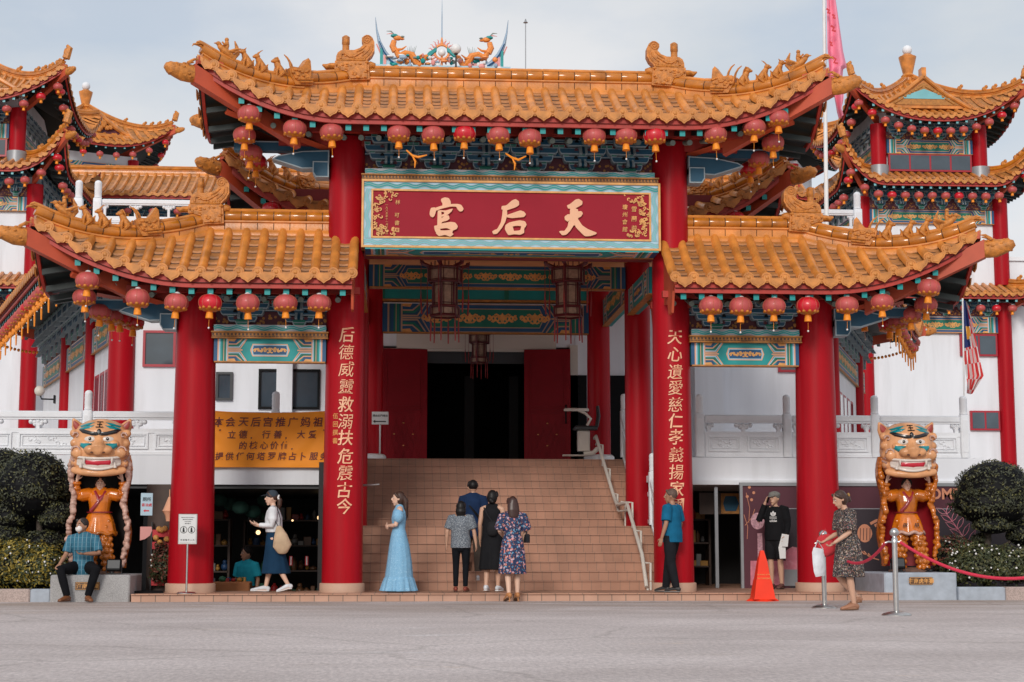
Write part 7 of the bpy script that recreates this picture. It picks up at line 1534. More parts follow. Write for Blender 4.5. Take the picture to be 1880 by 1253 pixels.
def hand(mb, w, d, nrm, side, curl=.5, s=1.0):
    """palm, four fingers of unequal length with knuckle bends and a thumb off the side of the palm; d: pointing, nrm: palm normal"""
    w, d, nrm = V(w), V(d).normalized(), V(nrm); nrm = (nrm - d * nrm.dot(d)).normalized(); x = d.cross(nrm).normalized() * side
    k = w + d * .085 * s; mb.tube([w - d * .01, w + d * .04 * s, k], [(.024 * s, .017 * s), (.036 * s, .016 * s), (.036 * s, .014 * s)], 8, side=x, rnd=True)
    for i, (o, L_) in enumerate(((-.027, .066), (-.009, .078), (.009, .072), (.027, .055))):
        b = k + x * o * s; P = [b - d * .01]; a = 0; q = b
        for j in range(3): a += curl * (.45, .75, .6)[j]; q = q + (d * math.cos(a) + nrm * math.sin(a)) * L_ * s * (.42, .33, .28)[j]; P.append(q)
        mb.tube(P, [.0095 * s, .009 * s, .0085 * s, .007 * s], 6, rnd=True)
    t = w + d * .025 * s - x * .025 * s; mb.tube([t, t - x * .025 * s + d * .025 * s + nrm * .012 * s, t - x * .03 * s + d * .055 * s + nrm * (.02 + .02 * curl) * s], [.013 * s, .011 * s, .008 * s], 6, rnd=True)
def frill(mb, pts, rad_, n=64, m=0, folds=11, amp=None, seed=0):
    """skirt: elliptical rings down the list of points, with pleats of growing depth"""
    rows = []
    for i, (p, (a, b)) in enumerate(zip(pts, rad_)):
        am = amp[i] if amp else 0; row = []
        for q in range(n):
            t = 2 * PI * q / n; f = 1 + am * (math.sin(folds * t + seed) + .5 * math.sin((folds * 1.7 // 1) * t + 2 + seed))
            row.append((p[0] + a * f * math.cos(t), p[1] + b * f * math.sin(t), p[2] + am * .08 * math.sin(folds * t)))
        rows.append(row + [row[0]])
    mb.sheet(rows, m)
    for r, fl in ((rows[0], 1), (rows[-1], 0)): mb.add(r[:-1], [tuple(range(n)) if fl else tuple(range(n))[::-1]], m)
class Fig:
    """a posed figure, facing -Y, its left hand towards +X, 1.65 m tall before scaling"""
    def __init__(s, label, loc, rz, H=1.65, name='person', cat='person'):
        s.o = thing(name, label, cat, loc, rad(rz)); k = H / 1.65; s.o.scale = (k, k, k)
        s.pel = V((0, 0, .90)); s.wa = V((0, .0, 1.04)); s.ch = V((0, .0, 1.22)); s.nk = V((0, .01, 1.41)); s.hd = V((0, -.015, 1.545)); s.look = 0; s.nod = 0
        s.sh = [V((-.165, .01, 1.355)), V((.165, .01, 1.355))]; s.el = [V((-.215, .03, 1.10)), V((.215, .03, 1.10))]; s.wr = [V((-.225, -.04, .87)), V((.225, -.04, .87))]
        s.hp = [V((-.085, 0, .89)), V((.085, 0, .89))]; s.kn = [V((-.09, -.015, .48)), V((.09, -.015, .48))]; s.an = [V((-.09, .02, .075)), V((.09, .02, .075))]; s.toe = [V((-.11, -.14, .03)), V((.11, -.14, .03))]
        s.fem = False; s.hd_dir = [None, None]; s.hn = [None, None]; s.curl = [.5, .5]
    def lean(s, dx, dy, z0=.9):
        """shear the trunk, arms and head forwards or sideways above z0"""
        f = lambda p: p + V((dx, dy, 0)) * max(0, (p.z - z0) / .7)
        s.wa, s.ch, s.nk, s.hd = f(s.wa), f(s.ch), f(s.nk), f(s.hd); s.sh = [f(p) for p in s.sh]; s.el = [f(p) for p in s.el]; s.wr = [f(p) for p in s.wr]
    def turn_head(s): return Matrix.Translation(s.hd) @ Matrix.Rotation(s.look, 4, 'Z') @ Matrix.Rotation(s.nod, 4, 'X')
    def torso(s, mb, g=0.0, top=True, z=1.0, lo=0.0):
        f = .93 if s.fem else 1.0
        P = [s.pel + V((0, 0, -.06 - lo)), s.pel + V((0, 0, .02)), s.wa, s.ch, lerp(s.ch, s.nk, .55), lerp(s.ch, s.nk, .82)]; r = [(.15, .11), (.16, .115), (.125 * f + (.0 if s.fem else .012), .095), (.155 * f, .112), (.165 * f, .098), (.125 * f, .07)]
        if top: P += [s.nk + V((0, 0, .01)), lerp(s.nk, s.hd, .55)]; r += [(.056, .056), (.05, .052)]
        mb.tube(P, [(a + g, b + g) for a, b in r], 18, side=(1, 0, 0), rnd=True)
    def body(s, m=skin, bare=True, feet=True):
        mb = MB(); s.torso(mb, -.012)
        for i in (0, 1):
            sd = -1 if i == 0 else 1
            mb.tube([lerp(s.sh[i], s.nk, .3), s.sh[i], lerp(s.sh[i], s.el[i], .5), s.el[i], lerp(s.el[i], s.wr[i], .35), s.wr[i]], [.05, .052, .044, .037, .037, .025], 10, rnd=True)
            d = s.hd_dir[i] or (s.wr[i] - s.el[i]); nn = s.hn[i] or V((-sd, -.3, 0)); hand(mb, s.wr[i], d, nn, sd, s.curl[i])
            mb.tube([s.hp[i], lerp(s.hp[i], s.kn[i], .5), s.kn[i], lerp(s.kn[i], s.an[i], .3), lerp(s.kn[i], s.an[i], .65), s.an[i]], [.082, .07, .05, .052, .042, .032], 12, rnd=True)
            if feet: d = s.toe[i] - s.an[i]; mb.tube([s.an[i] + V((-d.x * .25, -d.y * .25, -.035)), s.an[i] + V((0, 0, -.03)), lerp(s.an[i], s.toe[i], .6) + V((0, 0, -.012)), s.toe[i]], [(.028, .028), (.034, .036), (.04, .022), (.034, .014)], 10, rnd=True, side=d.cross(V((0, 0, 1))).normalized())
        T = s.turn_head(); mb.T = T
        mb.sph((0, .005, .012), (.074, .092, .105), 0, 18, 12); mb.tube([(0, -.025, -.03), (0, -.045, -.075), (0, -.055, -.10)], [(.062, .06), (.048, .045), (.026, .025)], 12, side=(1, 0, 0), rnd=True)
        mb.tube([(0, -.085, .02), (0, -.108, -.018), (0, -.095, -.03)], [.010, .016, .012], 8, rnd=True); mb.sph((0, -.088, -.062), (.024, .012, .010), 0, 8, 5); mb.sph((0, -.078, .035), (.05, .015, .012), 0, 10, 6)
        for u in (-1, 1): mb.sph((u * .076, .012, -.008), (.011, .02, .03), 0, 8, 6)
        mb.T = None; b = mb.build('body', m, s.o); remesh(b, .0085, 5); s.b = b
        e = MB(); e.T = T
        for u in (-1, 1): e.sph((u * .030, -.083, .012), (.013, .009, .007), 0, 8, 5); e.sph((u * .030, -.090, .012), (.006, .004, .006), 1, 8, 5); e.tube([(u * .015, -.088, .034), (u * .03, -.091, .039), (u * .048, -.082, .034)], .004, 5, 1)
        e.tube([(-.02, -.099, -.062), (0, -.103, -.061), (.02, -.099, -.062)], [.003, .0045, .003], 5, 2); e.build('face_detail', [wpaint, hair_m, lipm], s.o)
    def cloth(s, name, m, fn, vox=.009, it=6, frame=None):
        mb = MB(); fn(mb); o = mb.build(name, m, s.o); remesh(o, vox, it); return o
    def sleeves(s, mb, f, r0=.062, r1=.055, g=.0):
        """f < 1: share of the upper arm covered; f > 1: down the forearm"""
        for i in (0, 1):
            P = [lerp(s.sh[i], s.nk, .45), s.sh[i]]; r = [.052 + g, r0 + g]
            if f <= 1: P += [lerp(s.sh[i], s.el[i], f * .6), lerp(s.sh[i], s.el[i], f)]; r += [r1 + g + .002, r1 + g]
            else: P += [lerp(s.sh[i], s.el[i], .6), s.el[i], lerp(s.el[i], s.wr[i], f - 1)]; r += [r1 + g, .05 + g, .038 + g]
            mb.tube(P, r, 12, rnd=False)
    def shirt(s, m, f=.6, g=.012, hem=.0, name='shirt', r0=.066, r1=.062):
        return s.cloth(name, m, lambda mb: (s.torso(mb, g, False, lo=hem), s.sleeves(mb, f, r0, r1)))
    def trousers(s, m, f=1.0, w=1.0, name='trousers', top=.03):
        def fn(mb):
            mb.tube([s.pel + V((0, 0, -.08)), s.pel, s.pel + V((0, 0, top + .07))], [(.155, .118), (.166, .125), (.145, .108)], 18, side=(1, 0, 0), rnd=True)
            for i in (0, 1):
                P = [s.hp[i] + V((0, 0, .02)), lerp(s.hp[i], s.kn[i], .5), s.kn[i]]; r = [.098 * (1 + .3 * (w - 1)), .083 * w, .066 * w]
                if f > .6: P += [lerp(s.kn[i], s.an[i], .4), lerp(s.kn[i], s.an[i], f)]; r += [.060 * w, .048 * w]
                else: P[-1] = lerp(s.hp[i], s.kn[i], f / .6); 
                mb.tube(P, r, 14)
        return s.cloth(name, m, fn)
    def shoes(s, m, sole=wpaint, hi=False, name='shoe'):
        for i in (0, 1):
            mb = MB(); d = s.toe[i] - s.an[i]; sd = d.cross(V((0, 0, 1))).normalized(); hd_ = V((d.x, d.y, 0)).normalized(); a = s.an[i]
            mb.tube([a - hd_ * .045 + V((0, 0, -.025)), a + V((0, 0, -.01)), lerp(a, s.toe[i], .5) + V((0, 0, .0)), s.toe[i] + hd_ * .035], [(.034, .04), (.042, .045), (.046, .034), (.038, .022)], 12, side=sd, rnd=True)
            o = mb.build(name, m, s.o); remesh(o, .008, 3)
            mb = MB(); mb.tube([a - hd_ * .055 + V((0, 0, -.062)), a + V((0, 0, -.064)), lerp(a, s.toe[i], .6) + V((0, 0, -.034)), s.toe[i] + hd_ * .045 + V((0, 0, -.016))], [(.034, .010), (.042, .012), (.046, .012), (.034, .010)], 12, side=sd, rnd=True); mb.build('sole', sole, o)
    def hair(s, m, fn=None, short=True, name='hair'):
        mb = MB(); mb.T = s.turn_head(); mb.sph((0, .022, .032), (.083, .092, .095), 0, 18, 12)
        if not short: mb.sph((0, .035, -.0), (.088, .085, .11), 0, 18, 12)
        for u in (-1, 1): mb.tube([(u * .05, -.055, .085), (u * .075, -.03, .05), (u * .08, 0, .02)], [.025, .02, .018], 7, rnd=True)
        if fn: fn(mb)
        mb.T = None; o = mb.build(name, m, s.o); remesh(o, .009, 2); return o
lipm = mat('lip', (.42, .14, .12), .5, .05)
def item(name, label, cat, m, fn, owner=None, smooth=40, vox=None):
    """a thing held or worn, placed in its holder's frame but top-level"""
    mb = MB()
    if owner: mb.T = Matrix.Translation(owner.location) @ Matrix.Rotation(owner.rotation_euler.z, 4, 'Z') @ Matrix.Scale(owner.scale.x, 4)
    fn(mb); c = sum((V(p) for p in mb.v), V((0, 0, 0))) / len(mb.v); mb.v = [V(p) - c for p in mb.v]; o = mb.build(name, m, None, c, 0, smooth)
    if vox: remesh(o, vox, 3)
    return tag(o, label, cat)
cloth = lambda n, c, r=.85, v=.14: mat(n, c, r, v, 7, .45, 13, spec=.1)
# -- seated man on the left plinth
x = at(150, 1060, -.85).x
f = Fig('person in teal plaid shirt and white mask seated on the granite plinth', (x, -.80, 0), 0, 1.68)
f.pel = V((0, .02, .52)); f.wa = V((0, .03, .66)); f.ch = V((0, .0, .85)); f.nk = V((0, -.01, 1.03)); f.hd = V((-.02, -.04, 1.165)); f.look = rad(-38)
f.sh = [V((-.185, 0, .975)), V((.185, 0, .975))]; f.el = [V((-.25, -.06, .72)), V((.255, -.07, .74))]; f.wr = [V((-.30, -.26, .575)), V((.075, -.25, .735))]; f.hd_dir = [V((-.1, -.6, -.25)), V((-.8, -.25, .02))]; f.hn = [V((0, 0, -1)), V((0, -.2, 1))]; f.curl = [.25, .8]
f.hp = [V((-.10, 0, .51)), V((.10, 0, .51))]; f.kn = [V((-.27, -.36, .50)), V((.27, -.36, .50))]; f.an = [V((-.155, -.33, .085)), V((.15, -.33, .085))]; f.toe = [V((-.22, -.47, .035)), V((.22, -.47, .035))]
f.body(skin_d); f.shirt(print_mat('teal plaid shirt', (.02, .12, .19), [], 9, stripes=((0, .062, .10, (.24, .34, .40)), (2, .07, .08, (.06, .22, .30)))), .85, .02, .0, 'plaid_shirt', .07, .072); f.trousers(cloth('black trousers', (.008, .008, .010)), .97, 1.12); f.shoes(mat('brown leather', (.20, .07, .025), .45, .2), mat('brown sole', (.10, .04, .02), .6)); f.hair(mat('greying hair', (.03, .026, .025), .5, .4, 60))
mb = MB(); mb.T = f.turn_head(); mb.sph((0, -.062, -.045), (.058, .050, .052), 0, 16, 10); mb.build('face_mask', mat('white mask', (.78, .72, .70), .8, .04), f.o, smooth=60)
mb = MB(); mb.T = None; mb.tube([f.sh[0] * .25 + f.nk * .75 + V((0, -.06, -.02)), f.nk + V((0, -.075, -.06)), f.sh[1] * .25 + f.nk * .75 + V((0, -.06, -.02))], [(.014, .03)] * 3, 8); mb.build('collar', MATS['teal plaid shirt'] if 'teal plaid shirt' in MATS else cloth('teal collar', (.02, .12, .19)), f.o)
item('phone', 'dark phone in the hand of the seated man', 'phone', black, lambda mb: mb.cbox(-.075 + .0, .07, -.325, -.255, .775, .785, .004), f.o)
# -- woman with cap walking left
x = at(502, 1000, .1).x
f = Fig('person in dark cap, white blouse and navy skirt walking past the dark shop', (x, .1, ZS), -90, 1.64); f.fem = True
f.kn = [V((-.09, -.04, .48)), V((.09, .06, .48))]; f.an = [V((-.09, -.16, .08)), V((.09, .26, .12))]; f.toe = [V((-.10, -.32, .035)), V((.10, .12, .025))]
f.an[0] = V((-.08, .0 - .12, .08)); f.lean(0, -.03); f.el = [V((-.19, .0, 1.10)), V((.19, -.02, 1.09))]; f.wr = [V((-.10, -.24, 1.08)), V((.10, -.26, 1.10))]; f.hd_dir = [V((.1, -1, .3)), V((-.1, -1, .3))]; f.hn = [V((.5, 0, 1)), V((-.5, 0, 1))]
f.body(skin_l)
f.cloth('blouse', cloth('white blouse', (.68, .69, .72)), lambda mb: (mb.tube([V((0, -.0, .98)), V((0, .0, 1.06)), f.ch + V((0, .01, 0)), lerp(f.ch, f.nk, .6), lerp(f.ch, f.nk, .95)], [(.155, .13), (.165, .145), (.175, .145), (.17, .11), (.07, .065)], 18, side=(1, 0, 0)), f.sleeves(mb, 1.85, .08, .085, .0)))
sk = cloth('navy skirt', (.010, .035, .075)); f.cloth('skirt', sk, lambda mb: frill(mb, [(0, 0, 1.02), (0, .01, .90), (0, .02, .70), (0, .035, .50), (0, .05, .30)], [(.125, .10), (.165, .135), (.165, .16), (.17, .20), (.18, .24)], 60, 0, 9, [0, .005, .01, .02, .025]))
f.shoes(cloth('white sneaker', (.62, .63, .66), .6)); f.hair(hair_b, lambda mb: mb.tube([(0, .09, .02), (0, .135, -.03), (0, .13, -.12), (0, .12, -.19)], [.03, .045, .04, .012], 10, rnd=True))
mb = MB(); mb.T = f.turn_head(); mb.sph((0, .01, .055), (.092, .102, .085), 0, 18, 10); mb.tube([(0, -.07, .052), (0, -.13, .045), (0, -.175, .035)], [(.075, .012), (.07, .009), (.04, .006)], 12, side=(1, 0, 0), rnd=True); mb.build('cap', cloth('slate cap', (.045, .058, .075)), f.o, smooth=60)
mb = MB(); mb.T = f.turn_head()
for i in range(9): a = i * .7; mb.sph((.03 * math.cos(a), .105 + .01 * math.sin(i), .01 + .03 * math.sin(a)), .02, 0, 7, 5)
mb.build('scrunchie', wpaint, f.o, smooth=60)
item('shoulder_bag', 'beige canvas bag with a dark strap on the shoulder of the woman in the cap', 'bag', [cloth('beige canvas', (.50, .36, .24)), black], lambda mb: (mb.tube([(.20, .10, 1.06), (.21, .13, .92), (.21, .16, .76), (.20, .16, .66)], [(.05, .03), (.11, .055), (.155, .07), (.09, .04)], 14, 0, side=(0, 1, 0), rnd=True), mb.tube([(.20, .10, 1.05), (.205, .02, 1.2), (.17, -.02, 1.40), (.13, .05, 1.42), (.19, .12, 1.2), (.20, .12, 1.06)], [(.018, .006)] * 6, 6, 1)), f.o)
item('phone', 'black phone held up by the woman in the cap', 'phone', black, lambda mb: mb.cbox(-.06, .06, -.385, -.372, 1.10, 1.19, .004), f.o)
# -- man in teal polo in the sunken shop
x = at(453, 1040, 2.3).x
f = Fig('person in a turquoise polo shirt standing low inside the left shop', (x, 2.3, -.82), -25, 1.66); f.look = rad(-35)
f.body(skin_d); f.shirt(cloth('turquoise polo', (.02, .30, .40)), .8, .02, 0, 'polo_shirt', .075, .08); f.trousers(cloth('cream trousers', (.55, .52, .46))); f.shoes(black, black); f.hair(hair_m)
mb = MB(); mb.tube([f.pel + V((0, 0, .055)), f.pel + V((0, 0, .095))], [(.172, .128)] * 2, 20, side=(1, 0, 0)); mb.build('belt', mat('brown belt', (.06, .025, .015), .5), f.o)
mb = MB(); mb.tube([f.nk + V((.07 * math.cos(a), .065 * math.sin(a), -.005 - .02 * max(0, -math.sin(a)))) for a in [i * PI / 8 for i in range(17)]], .014, 6); mb.build('collar', MATS['turquoise polo'], f.o)
# -- woman in long blue dress
x = at(732, 1000, -.15).x
f = Fig('person with brown hair in a long light blue dress before the stairs', (x, -.15, ZS), -88, 1.63); f.fem = True
f.el = [V((-.19, -.06, 1.10)), V((.19, -.06, 1.10))]; f.wr = [V((.0, -.20, 1.06)), V((.02, -.185, 1.09))]; f.hd_dir = [V((1, -.1, 0)), V((-1, -.1, 0))]; f.hn = [V((0, .6, .3)), V((0, .6, .3))]; f.body(skin_l)
bd = print_mat('pale blue lace', (.20, .42, .62), [(.30, .52, .70), (.15, .35, .56)], 34, .3); f.cloth('dress', bd, lambda mb: (f.torso(mb, .012, False), [mb.sph(lerp(f.sh[i], f.el[i], .42), (.095, .095, .12), 0, 12, 8) for i in (0, 1)], frill(mb, [(0, 0, 1.06), (0, .0, .95), (0, .01, .75), (0, .015, .50), (0, .01, .24), (0, .01, .23), (0, .01, .02)], [(.12, .10), (.16, .13), (.19, .17), (.215, .205), (.235, .235), (.25, .25), (.30, .31)], 72, 0, 14, [0, 0, .008, .012, .012, .02, .045])), .0085, 4)
f.hair(hair_b, lambda mb: (mb.tube([(0, .085, .03), (0, .125, -.05), (.0, .125, -.17), (-.0, .135, -.28), (.0, .12, -.36)], [(.07, .04), (.075, .05), (.07, .045), (.05, .04), (.02, .02)], 12, side=(1, 0, 0), rnd=True)), False); f.shoes(mat('nude sandal', (.48, .26, .2), .5), mat('tan sole', (.25, .13, .08)))
# -- short woman, grey print top
x = at(846, 1000, .1).x
f = Fig('person with black bob hair in a grey patterned top and black trousers, seen from behind', (x, .1, ZS), 172, 1.48); f.fem = True; f.wa.x = .01
f.kn = [V((-.09, -.02, .48)), V((.09, -.02, .48))]; f.el = [V((-.25, .02, 1.10)), V((.25, .02, 1.10))]; f.wr = [V((-.28, -.02, .88)), V((.27, -.05, .88))]; f.body(skin)
f.cloth('patterned_top', print_mat('grey weave top', (.10, .12, .15), [(.42, .45, .48), (.30, .33, .36), (.03, .035, .045)], 46, .34), lambda mb: (mb.tube([V((0, 0, .80)), V((0, 0, .95)), f.wa, f.ch, lerp(f.ch, f.nk, .6), lerp(f.ch, f.nk, .95)], [(.19, .14), (.185, .14), (.175, .13), (.18, .14), (.175, .11), (.07, .065)], 18, side=(1, 0, 0)), f.sleeves(mb, .8, .085, .085)))
f.trousers(cloth('slim black trousers', (.008, .009, .012)), .95, .92); f.shoes(mat('rust loafers', (.25, .05, .03), .5, .15), mat('rust sole', (.08, .03, .02))); f.hair(hair_m, lambda mb: mb.tube([(0, .04, -.02), (0, .05, -.08), (0, .045, -.13)], [(.092, .075), (.098, .075), (.085, .06)], 14, side=(1, 0, 0), rnd=True), False)
# -- man in navy climbing the first steps
x = at(868, 1000, 1.35).x
f = Fig('person in a navy t-shirt with a crossbody strap climbing the stairs, seen from behind', (x, 1.35, .28), 182, 1.72)
f.kn = [V((-.09, -.04, .48)), V((.09, -.16, .56))]; f.an = [V((-.09, .03, .075)), V((.10, -.12, .235))]; f.toe = [V((-.11, -.13, .03)), V((.12, -.27, .19))]; f.an[0].y = -.0; f.body(skin)
f.shirt(cloth('navy tshirt', (.012, .028, .075)), .85, .02, .03, 'tshirt', .075, .08); f.trousers(cloth('olive grey trousers', (.11, .09, .075)), .95, 1.15); f.shoes(MATS['white sneaker']); f.hair(hair_m)
mb = MB(); mb.tube([V((.15, .03, 1.37)), V((.05, .125, 1.22)), V((-.09, .135, 1.04)), V((-.165, .06, .93))], [(.02, .006)] * 4, 6); mb.build('strap', black, f.o)
# -- woman in black dress
x = at(904, 1000, .1).x
f = Fig('person with low bun in black sleeveless dress and white sneakers, seen from behind', (x, .1, ZS), 160, 1.66); f.fem = True
f.el = [V((-.22, -.0, 1.10)), V((.21, .02, 1.10))]; f.wr = [V((-.18, -.10, .88)), V((.23, -.05, .86))]; f.kn[0].y = -.06; f.an = [V((-.08, -.05, .08)), V((.08, .10, .09))]; f.toe = [V((-.09, -.20, .035)), V((.10, -.05, .03))]; f.body(skin)
f.cloth('dress', cloth('black linen', (.012, .012, .014)), lambda mb: (f.torso(mb, .014, False), frill(mb, [(0, 0, 1.20), (0, .0, 1.0), (0, .0, .80), (0, .0, .58), (0, .0, .36)], [(.16, .12), (.165, .135), (.185, .16), (.205, .18), (.225, .20)], 64, 0, 9, [0, .01, .02, .03, .04])))
f.shoes(MATS['white sneaker']); f.hair(hair_m, lambda mb: (mb.sph((0, .11, -.05), (.045, .04, .045), 0, 10, 7), mb.sph((-.03, .115, -.075), .03, 0, 8, 6)), False)
item('small_backpack', 'small black bag on the back of the woman in the black dress', 'bag', cloth('black bag cloth', (.018, .018, .02)), lambda mb: (mb.tube([(-.04, .17, 1.12), (-.05, .19, 1.02), (-.05, .18, .94)], [(.07, .03), (.09, .045), (.075, .035)], 12, side=(1, 0, 0), rnd=True), mb.tube([(-.10, .14, 1.05), (.04, .14, 1.25), (.13, .06, 1.38)], [(.012, .006)] * 3, 6)), f.o)
# -- woman in floral dress on the road edge
x = at(941, 1000, -1.3).x
f = Fig('person with brown hair in navy floral dress and tan heels at the kerb', (x, -1.3, 0), 188, 1.63); f.fem = True
f.kn = [V((-.08, -.03, .50)), V((.08, .0, .50))]; f.an = [V((-.075, .02, .13)), V((.08, .10, .13))]; f.toe = [V((-.08, -.10, .03)), V((.10, -.03, .03))]; f.el = [V((-.23, -.02, 1.12)), V((.21, .0, 1.12))]; f.wr = [V((-.19, -.13, .95)), V((.12, -.22, 1.05))]; f.body(skin_l)
f.cloth('floral_dress', print_mat('navy floral', (.014, .028, .085), [(.62, .22, .20), (.55, .36, .42), (.10, .28, .44), (.42, .16, .10)], 13, .27), lambda mb: (f.torso(mb, .016, False), f.sleeves(mb, .95, .075, .09), frill(mb, [(0, 0, 1.06), (0, .0, .95), (0, .0, .78), (0, .0, .60), (0, .0, .44)], [(.135, .11), (.175, .14), (.20, .17), (.215, .185), (.225, .195)], 64, 0, 10, [.0, .015, .03, .04, .05])))
f.shoes(mat('tan heels', (.48, .20, .07), .45, .1), mat('tan heel sole', (.20, .09, .04))); f.hair(mat('chestnut hair', (.045, .018, .014), .4, .35, 60, stretch=(3, 3, .4)), lambda mb: mb.tube([(0, .05, -.0), (0, .085, -.10), (0, .10, -.20)], [(.092, .07), (.10, .06), (.08, .04)], 14, side=(1, 0, 0), rnd=True), False)
mb = MB()
for i in (0, 1): a = f.an[i]; mb.tube([a + V((0, .05, -.05)), a + V((0, .055, -.125))], [.014, .008], 8)
mb.build('heel', MATS['tan heels'], f.o)
item('handbag', 'small black handbag on the right hip of the woman in the floral dress', 'bag', cloth('black handbag', (.02, .02, .024)), lambda mb: (mb.cbox(-.27, -.20, -.09, .08, .93, 1.07, .015), mb.tube([(-.22, .05, 1.06), (-.19, .06, 1.25), (-.10, .02, 1.40)], [(.010, .005)] * 3, 6)), f.o)
# -- man in blue shirt at the right column
x = at(1234, 1000, -.6).x
f = Fig('person in loose blue shirt and dark trousers beside the right inner column', (x, -.6, ZS), -128, 1.67); f.look = rad(20)
f.kn = [V((-.11, -.12, .49)), V((.09, .02, .48))]; f.an = [V((-.13, -.20, .08)), V((.10, .12, .08))]; f.toe = [V((-.15, -.36, .03)), V((.11, -.03, .03))]; f.el = [V((-.24, .03, 1.10)), V((.23, .02, 1.10))]; f.wr = [V((-.25, -.05, .86)), V((.25, -.05, .87))]; f.body(skin_d)
f.cloth('loose_shirt', cloth('cobalt shirt', (.010, .115, .22)), lambda mb: (mb.tube([V((0, .01, .80)), V((0, .01, .95)), f.wa, f.ch, lerp(f.ch, f.nk, .6), lerp(f.ch, f.nk, .97)], [(.185, .155), (.185, .155), (.18, .15), (.185, .145), (.18, .11), (.07, .068)], 18, side=(1, 0, 0)), f.sleeves(mb, .85, .085, .085)))
f.trousers(cloth('charcoal trousers', (.014, .014, .017)), 1.0, 1.22); f.shoes(mat('dark sandal', (.03, .028, .028), .6), mat('grey sole', (.25, .25, .25))); f.hair(mat('short grey hair', (.10, .06, .045), .7, .4, 60))
# -- man on the phone before the hoarding
x = at(1424, 1000, 1.5).x
f = Fig('person in black sweatshirt, shorts and grey flat cap on the phone by the hoarding', (x, 1.5, ZS), -38, 1.70); f.look = rad(-10)
f.el = [V((-.26, -.10, 1.16)), V((.23, .0, 1.08))]; f.wr = [V((-.125, -.12, 1.47)), V((.25, -.12, .90))]; f.hd_dir = [V((.3, .25, 1)), V((0, -.5, -.8))]; f.hn = [V((1, .3, 0)), V((-1, 0, 0))]; f.curl = [.6, 1.0]; f.body(skin)
f.cloth('sweatshirt', cloth('black sweatshirt', (.012, .012, .014)), lambda mb: (mb.tube([V((0, .0, .82)), V((0, .0, .95)), f.wa, f.ch, lerp(f.ch, f.nk, .6), lerp(f.ch, f.nk, .97)], [(.19, .145), (.195, .15), (.185, .145), (.19, .145), (.18, .11), (.07, .068)], 18, side=(1, 0, 0)), f.sleeves(mb, 1.9, .08, .075, .008)))
f.trousers(cloth('black shorts', (.014, .014, .016)), .56, 1.25, 'shorts'); f.shoes(mat('brown flipflop', (.14, .05, .04), .6), mat('flipflop sole', (.06, .025, .02))); f.hair(mat('grey hair', (.16, .15, .14), .6, .3, 50))
mb = MB(); mb.T = f.turn_head(); mb.sph((0, .005, .062), (.095, .112, .062), 0, 18, 10); mb.tube([(0, -.075, .045), (0, -.12, .032), (0, -.14, .025)], [(.07, .012), (.06, .009), (.03, .006)], 12, side=(1, 0, 0), rnd=True); mb.build('flat_cap', cloth('grey tweed', (.22, .215, .20)), f.o, smooth=60)
mb = MB(); yl_ = -.152; c0, c1 = .035, 1.235
for (a, w, h) in ((0, .026, .085), (-.62, .024, .075), (.62, .024, .075)):
    mb.prism([(c0 + (u * math.cos(a) + v * math.sin(a)) * 1.0, c1 + (-u * math.sin(a) + v * math.cos(a))) for u, v in ((0, .0), (w, h * .5), (w * .8, h * .8), (0, h * 1.1), (-w * .8, h * .8), (-w, h * .5))], XZ(yl_), (0, .004, 0))
for k in range(3): mb.box(c0 - .065, c0 + .065, yl_ - .001, yl_ + .003, c1 - .012 - .016 * k, c1 - .006 - .016 * k)
write(mb, 'adidas', .055, lambda u, v, d: (c0 + u, yl_ - max(0, d), c1 - .075 + v), 0, .002, .02); mb.build('shirt_emblem', wpaint, f.o, smooth=0)
item('phone', 'black phone at the ear of the man in the flat cap', 'phone', black, lambda mb: mb.tube([(-.095, -.09, 1.47), (-.088, -.06, 1.56)], [(.035, .006)] * 2, 8, side=(0, 1, .3)), f.o)
item('folded_papers', 'white folded papers held at the thigh by the man in the flat cap', 'papers', paper, lambda mb: (mb.tube([(.25, -.16, .93), (.22, -.22, .70), (.24, -.24, .52)], [(.05, .004), (.06, .004), (.05, .004)], 6, side=(1, .4, 0)), mb.tube([(.27, -.16, .92), (.28, -.24, .72)], [(.05, .004), (.05, .004)], 6, side=(1, .2, 0))), f.o)
# -- woman with bags on the road
x = at(1557, 1000, -5.2).x
f = Fig('person in short dark floral dress walking on the road with two bags', (x, -5.2, 0), -80, 1.60); f.fem = True; f.nod = rad(22)
f.lean(0, -.07); f.hd.y -= .03; f.kn = [V((-.09, -.20, .50)), V((.085, .0, .48))]; f.an = [V((-.09, .10, .20)), V((.085, .10, .08))]; f.toe = [V((-.09, -.06, .05)), V((.10, -.06, .03))]
f.kn[0] = V((-.09, -.13, .49)); f.an[0] = V((-.09, .165, .17)); f.toe[0] = V((-.09, .03, .04)); f.an[1] = V((.085, .03, .08)); f.toe[1] = V((.095, -.13, .03)); f.kn[1] = V((.085, -.03, .48))
f.el = [V((-.18, -.05, 1.08)), V((.18, -.06, 1.08))]; f.wr = [V((-.16, -.25, .98)), V((.15, -.27, .94))]; f.hd_dir = [V((0, -.8, -.4)), V((0, -.8, -.5))]; f.hn = [V((.2, 0, 1)), V((0, 0, 1))]; f.curl = [.9, .9]; f.body(skin)
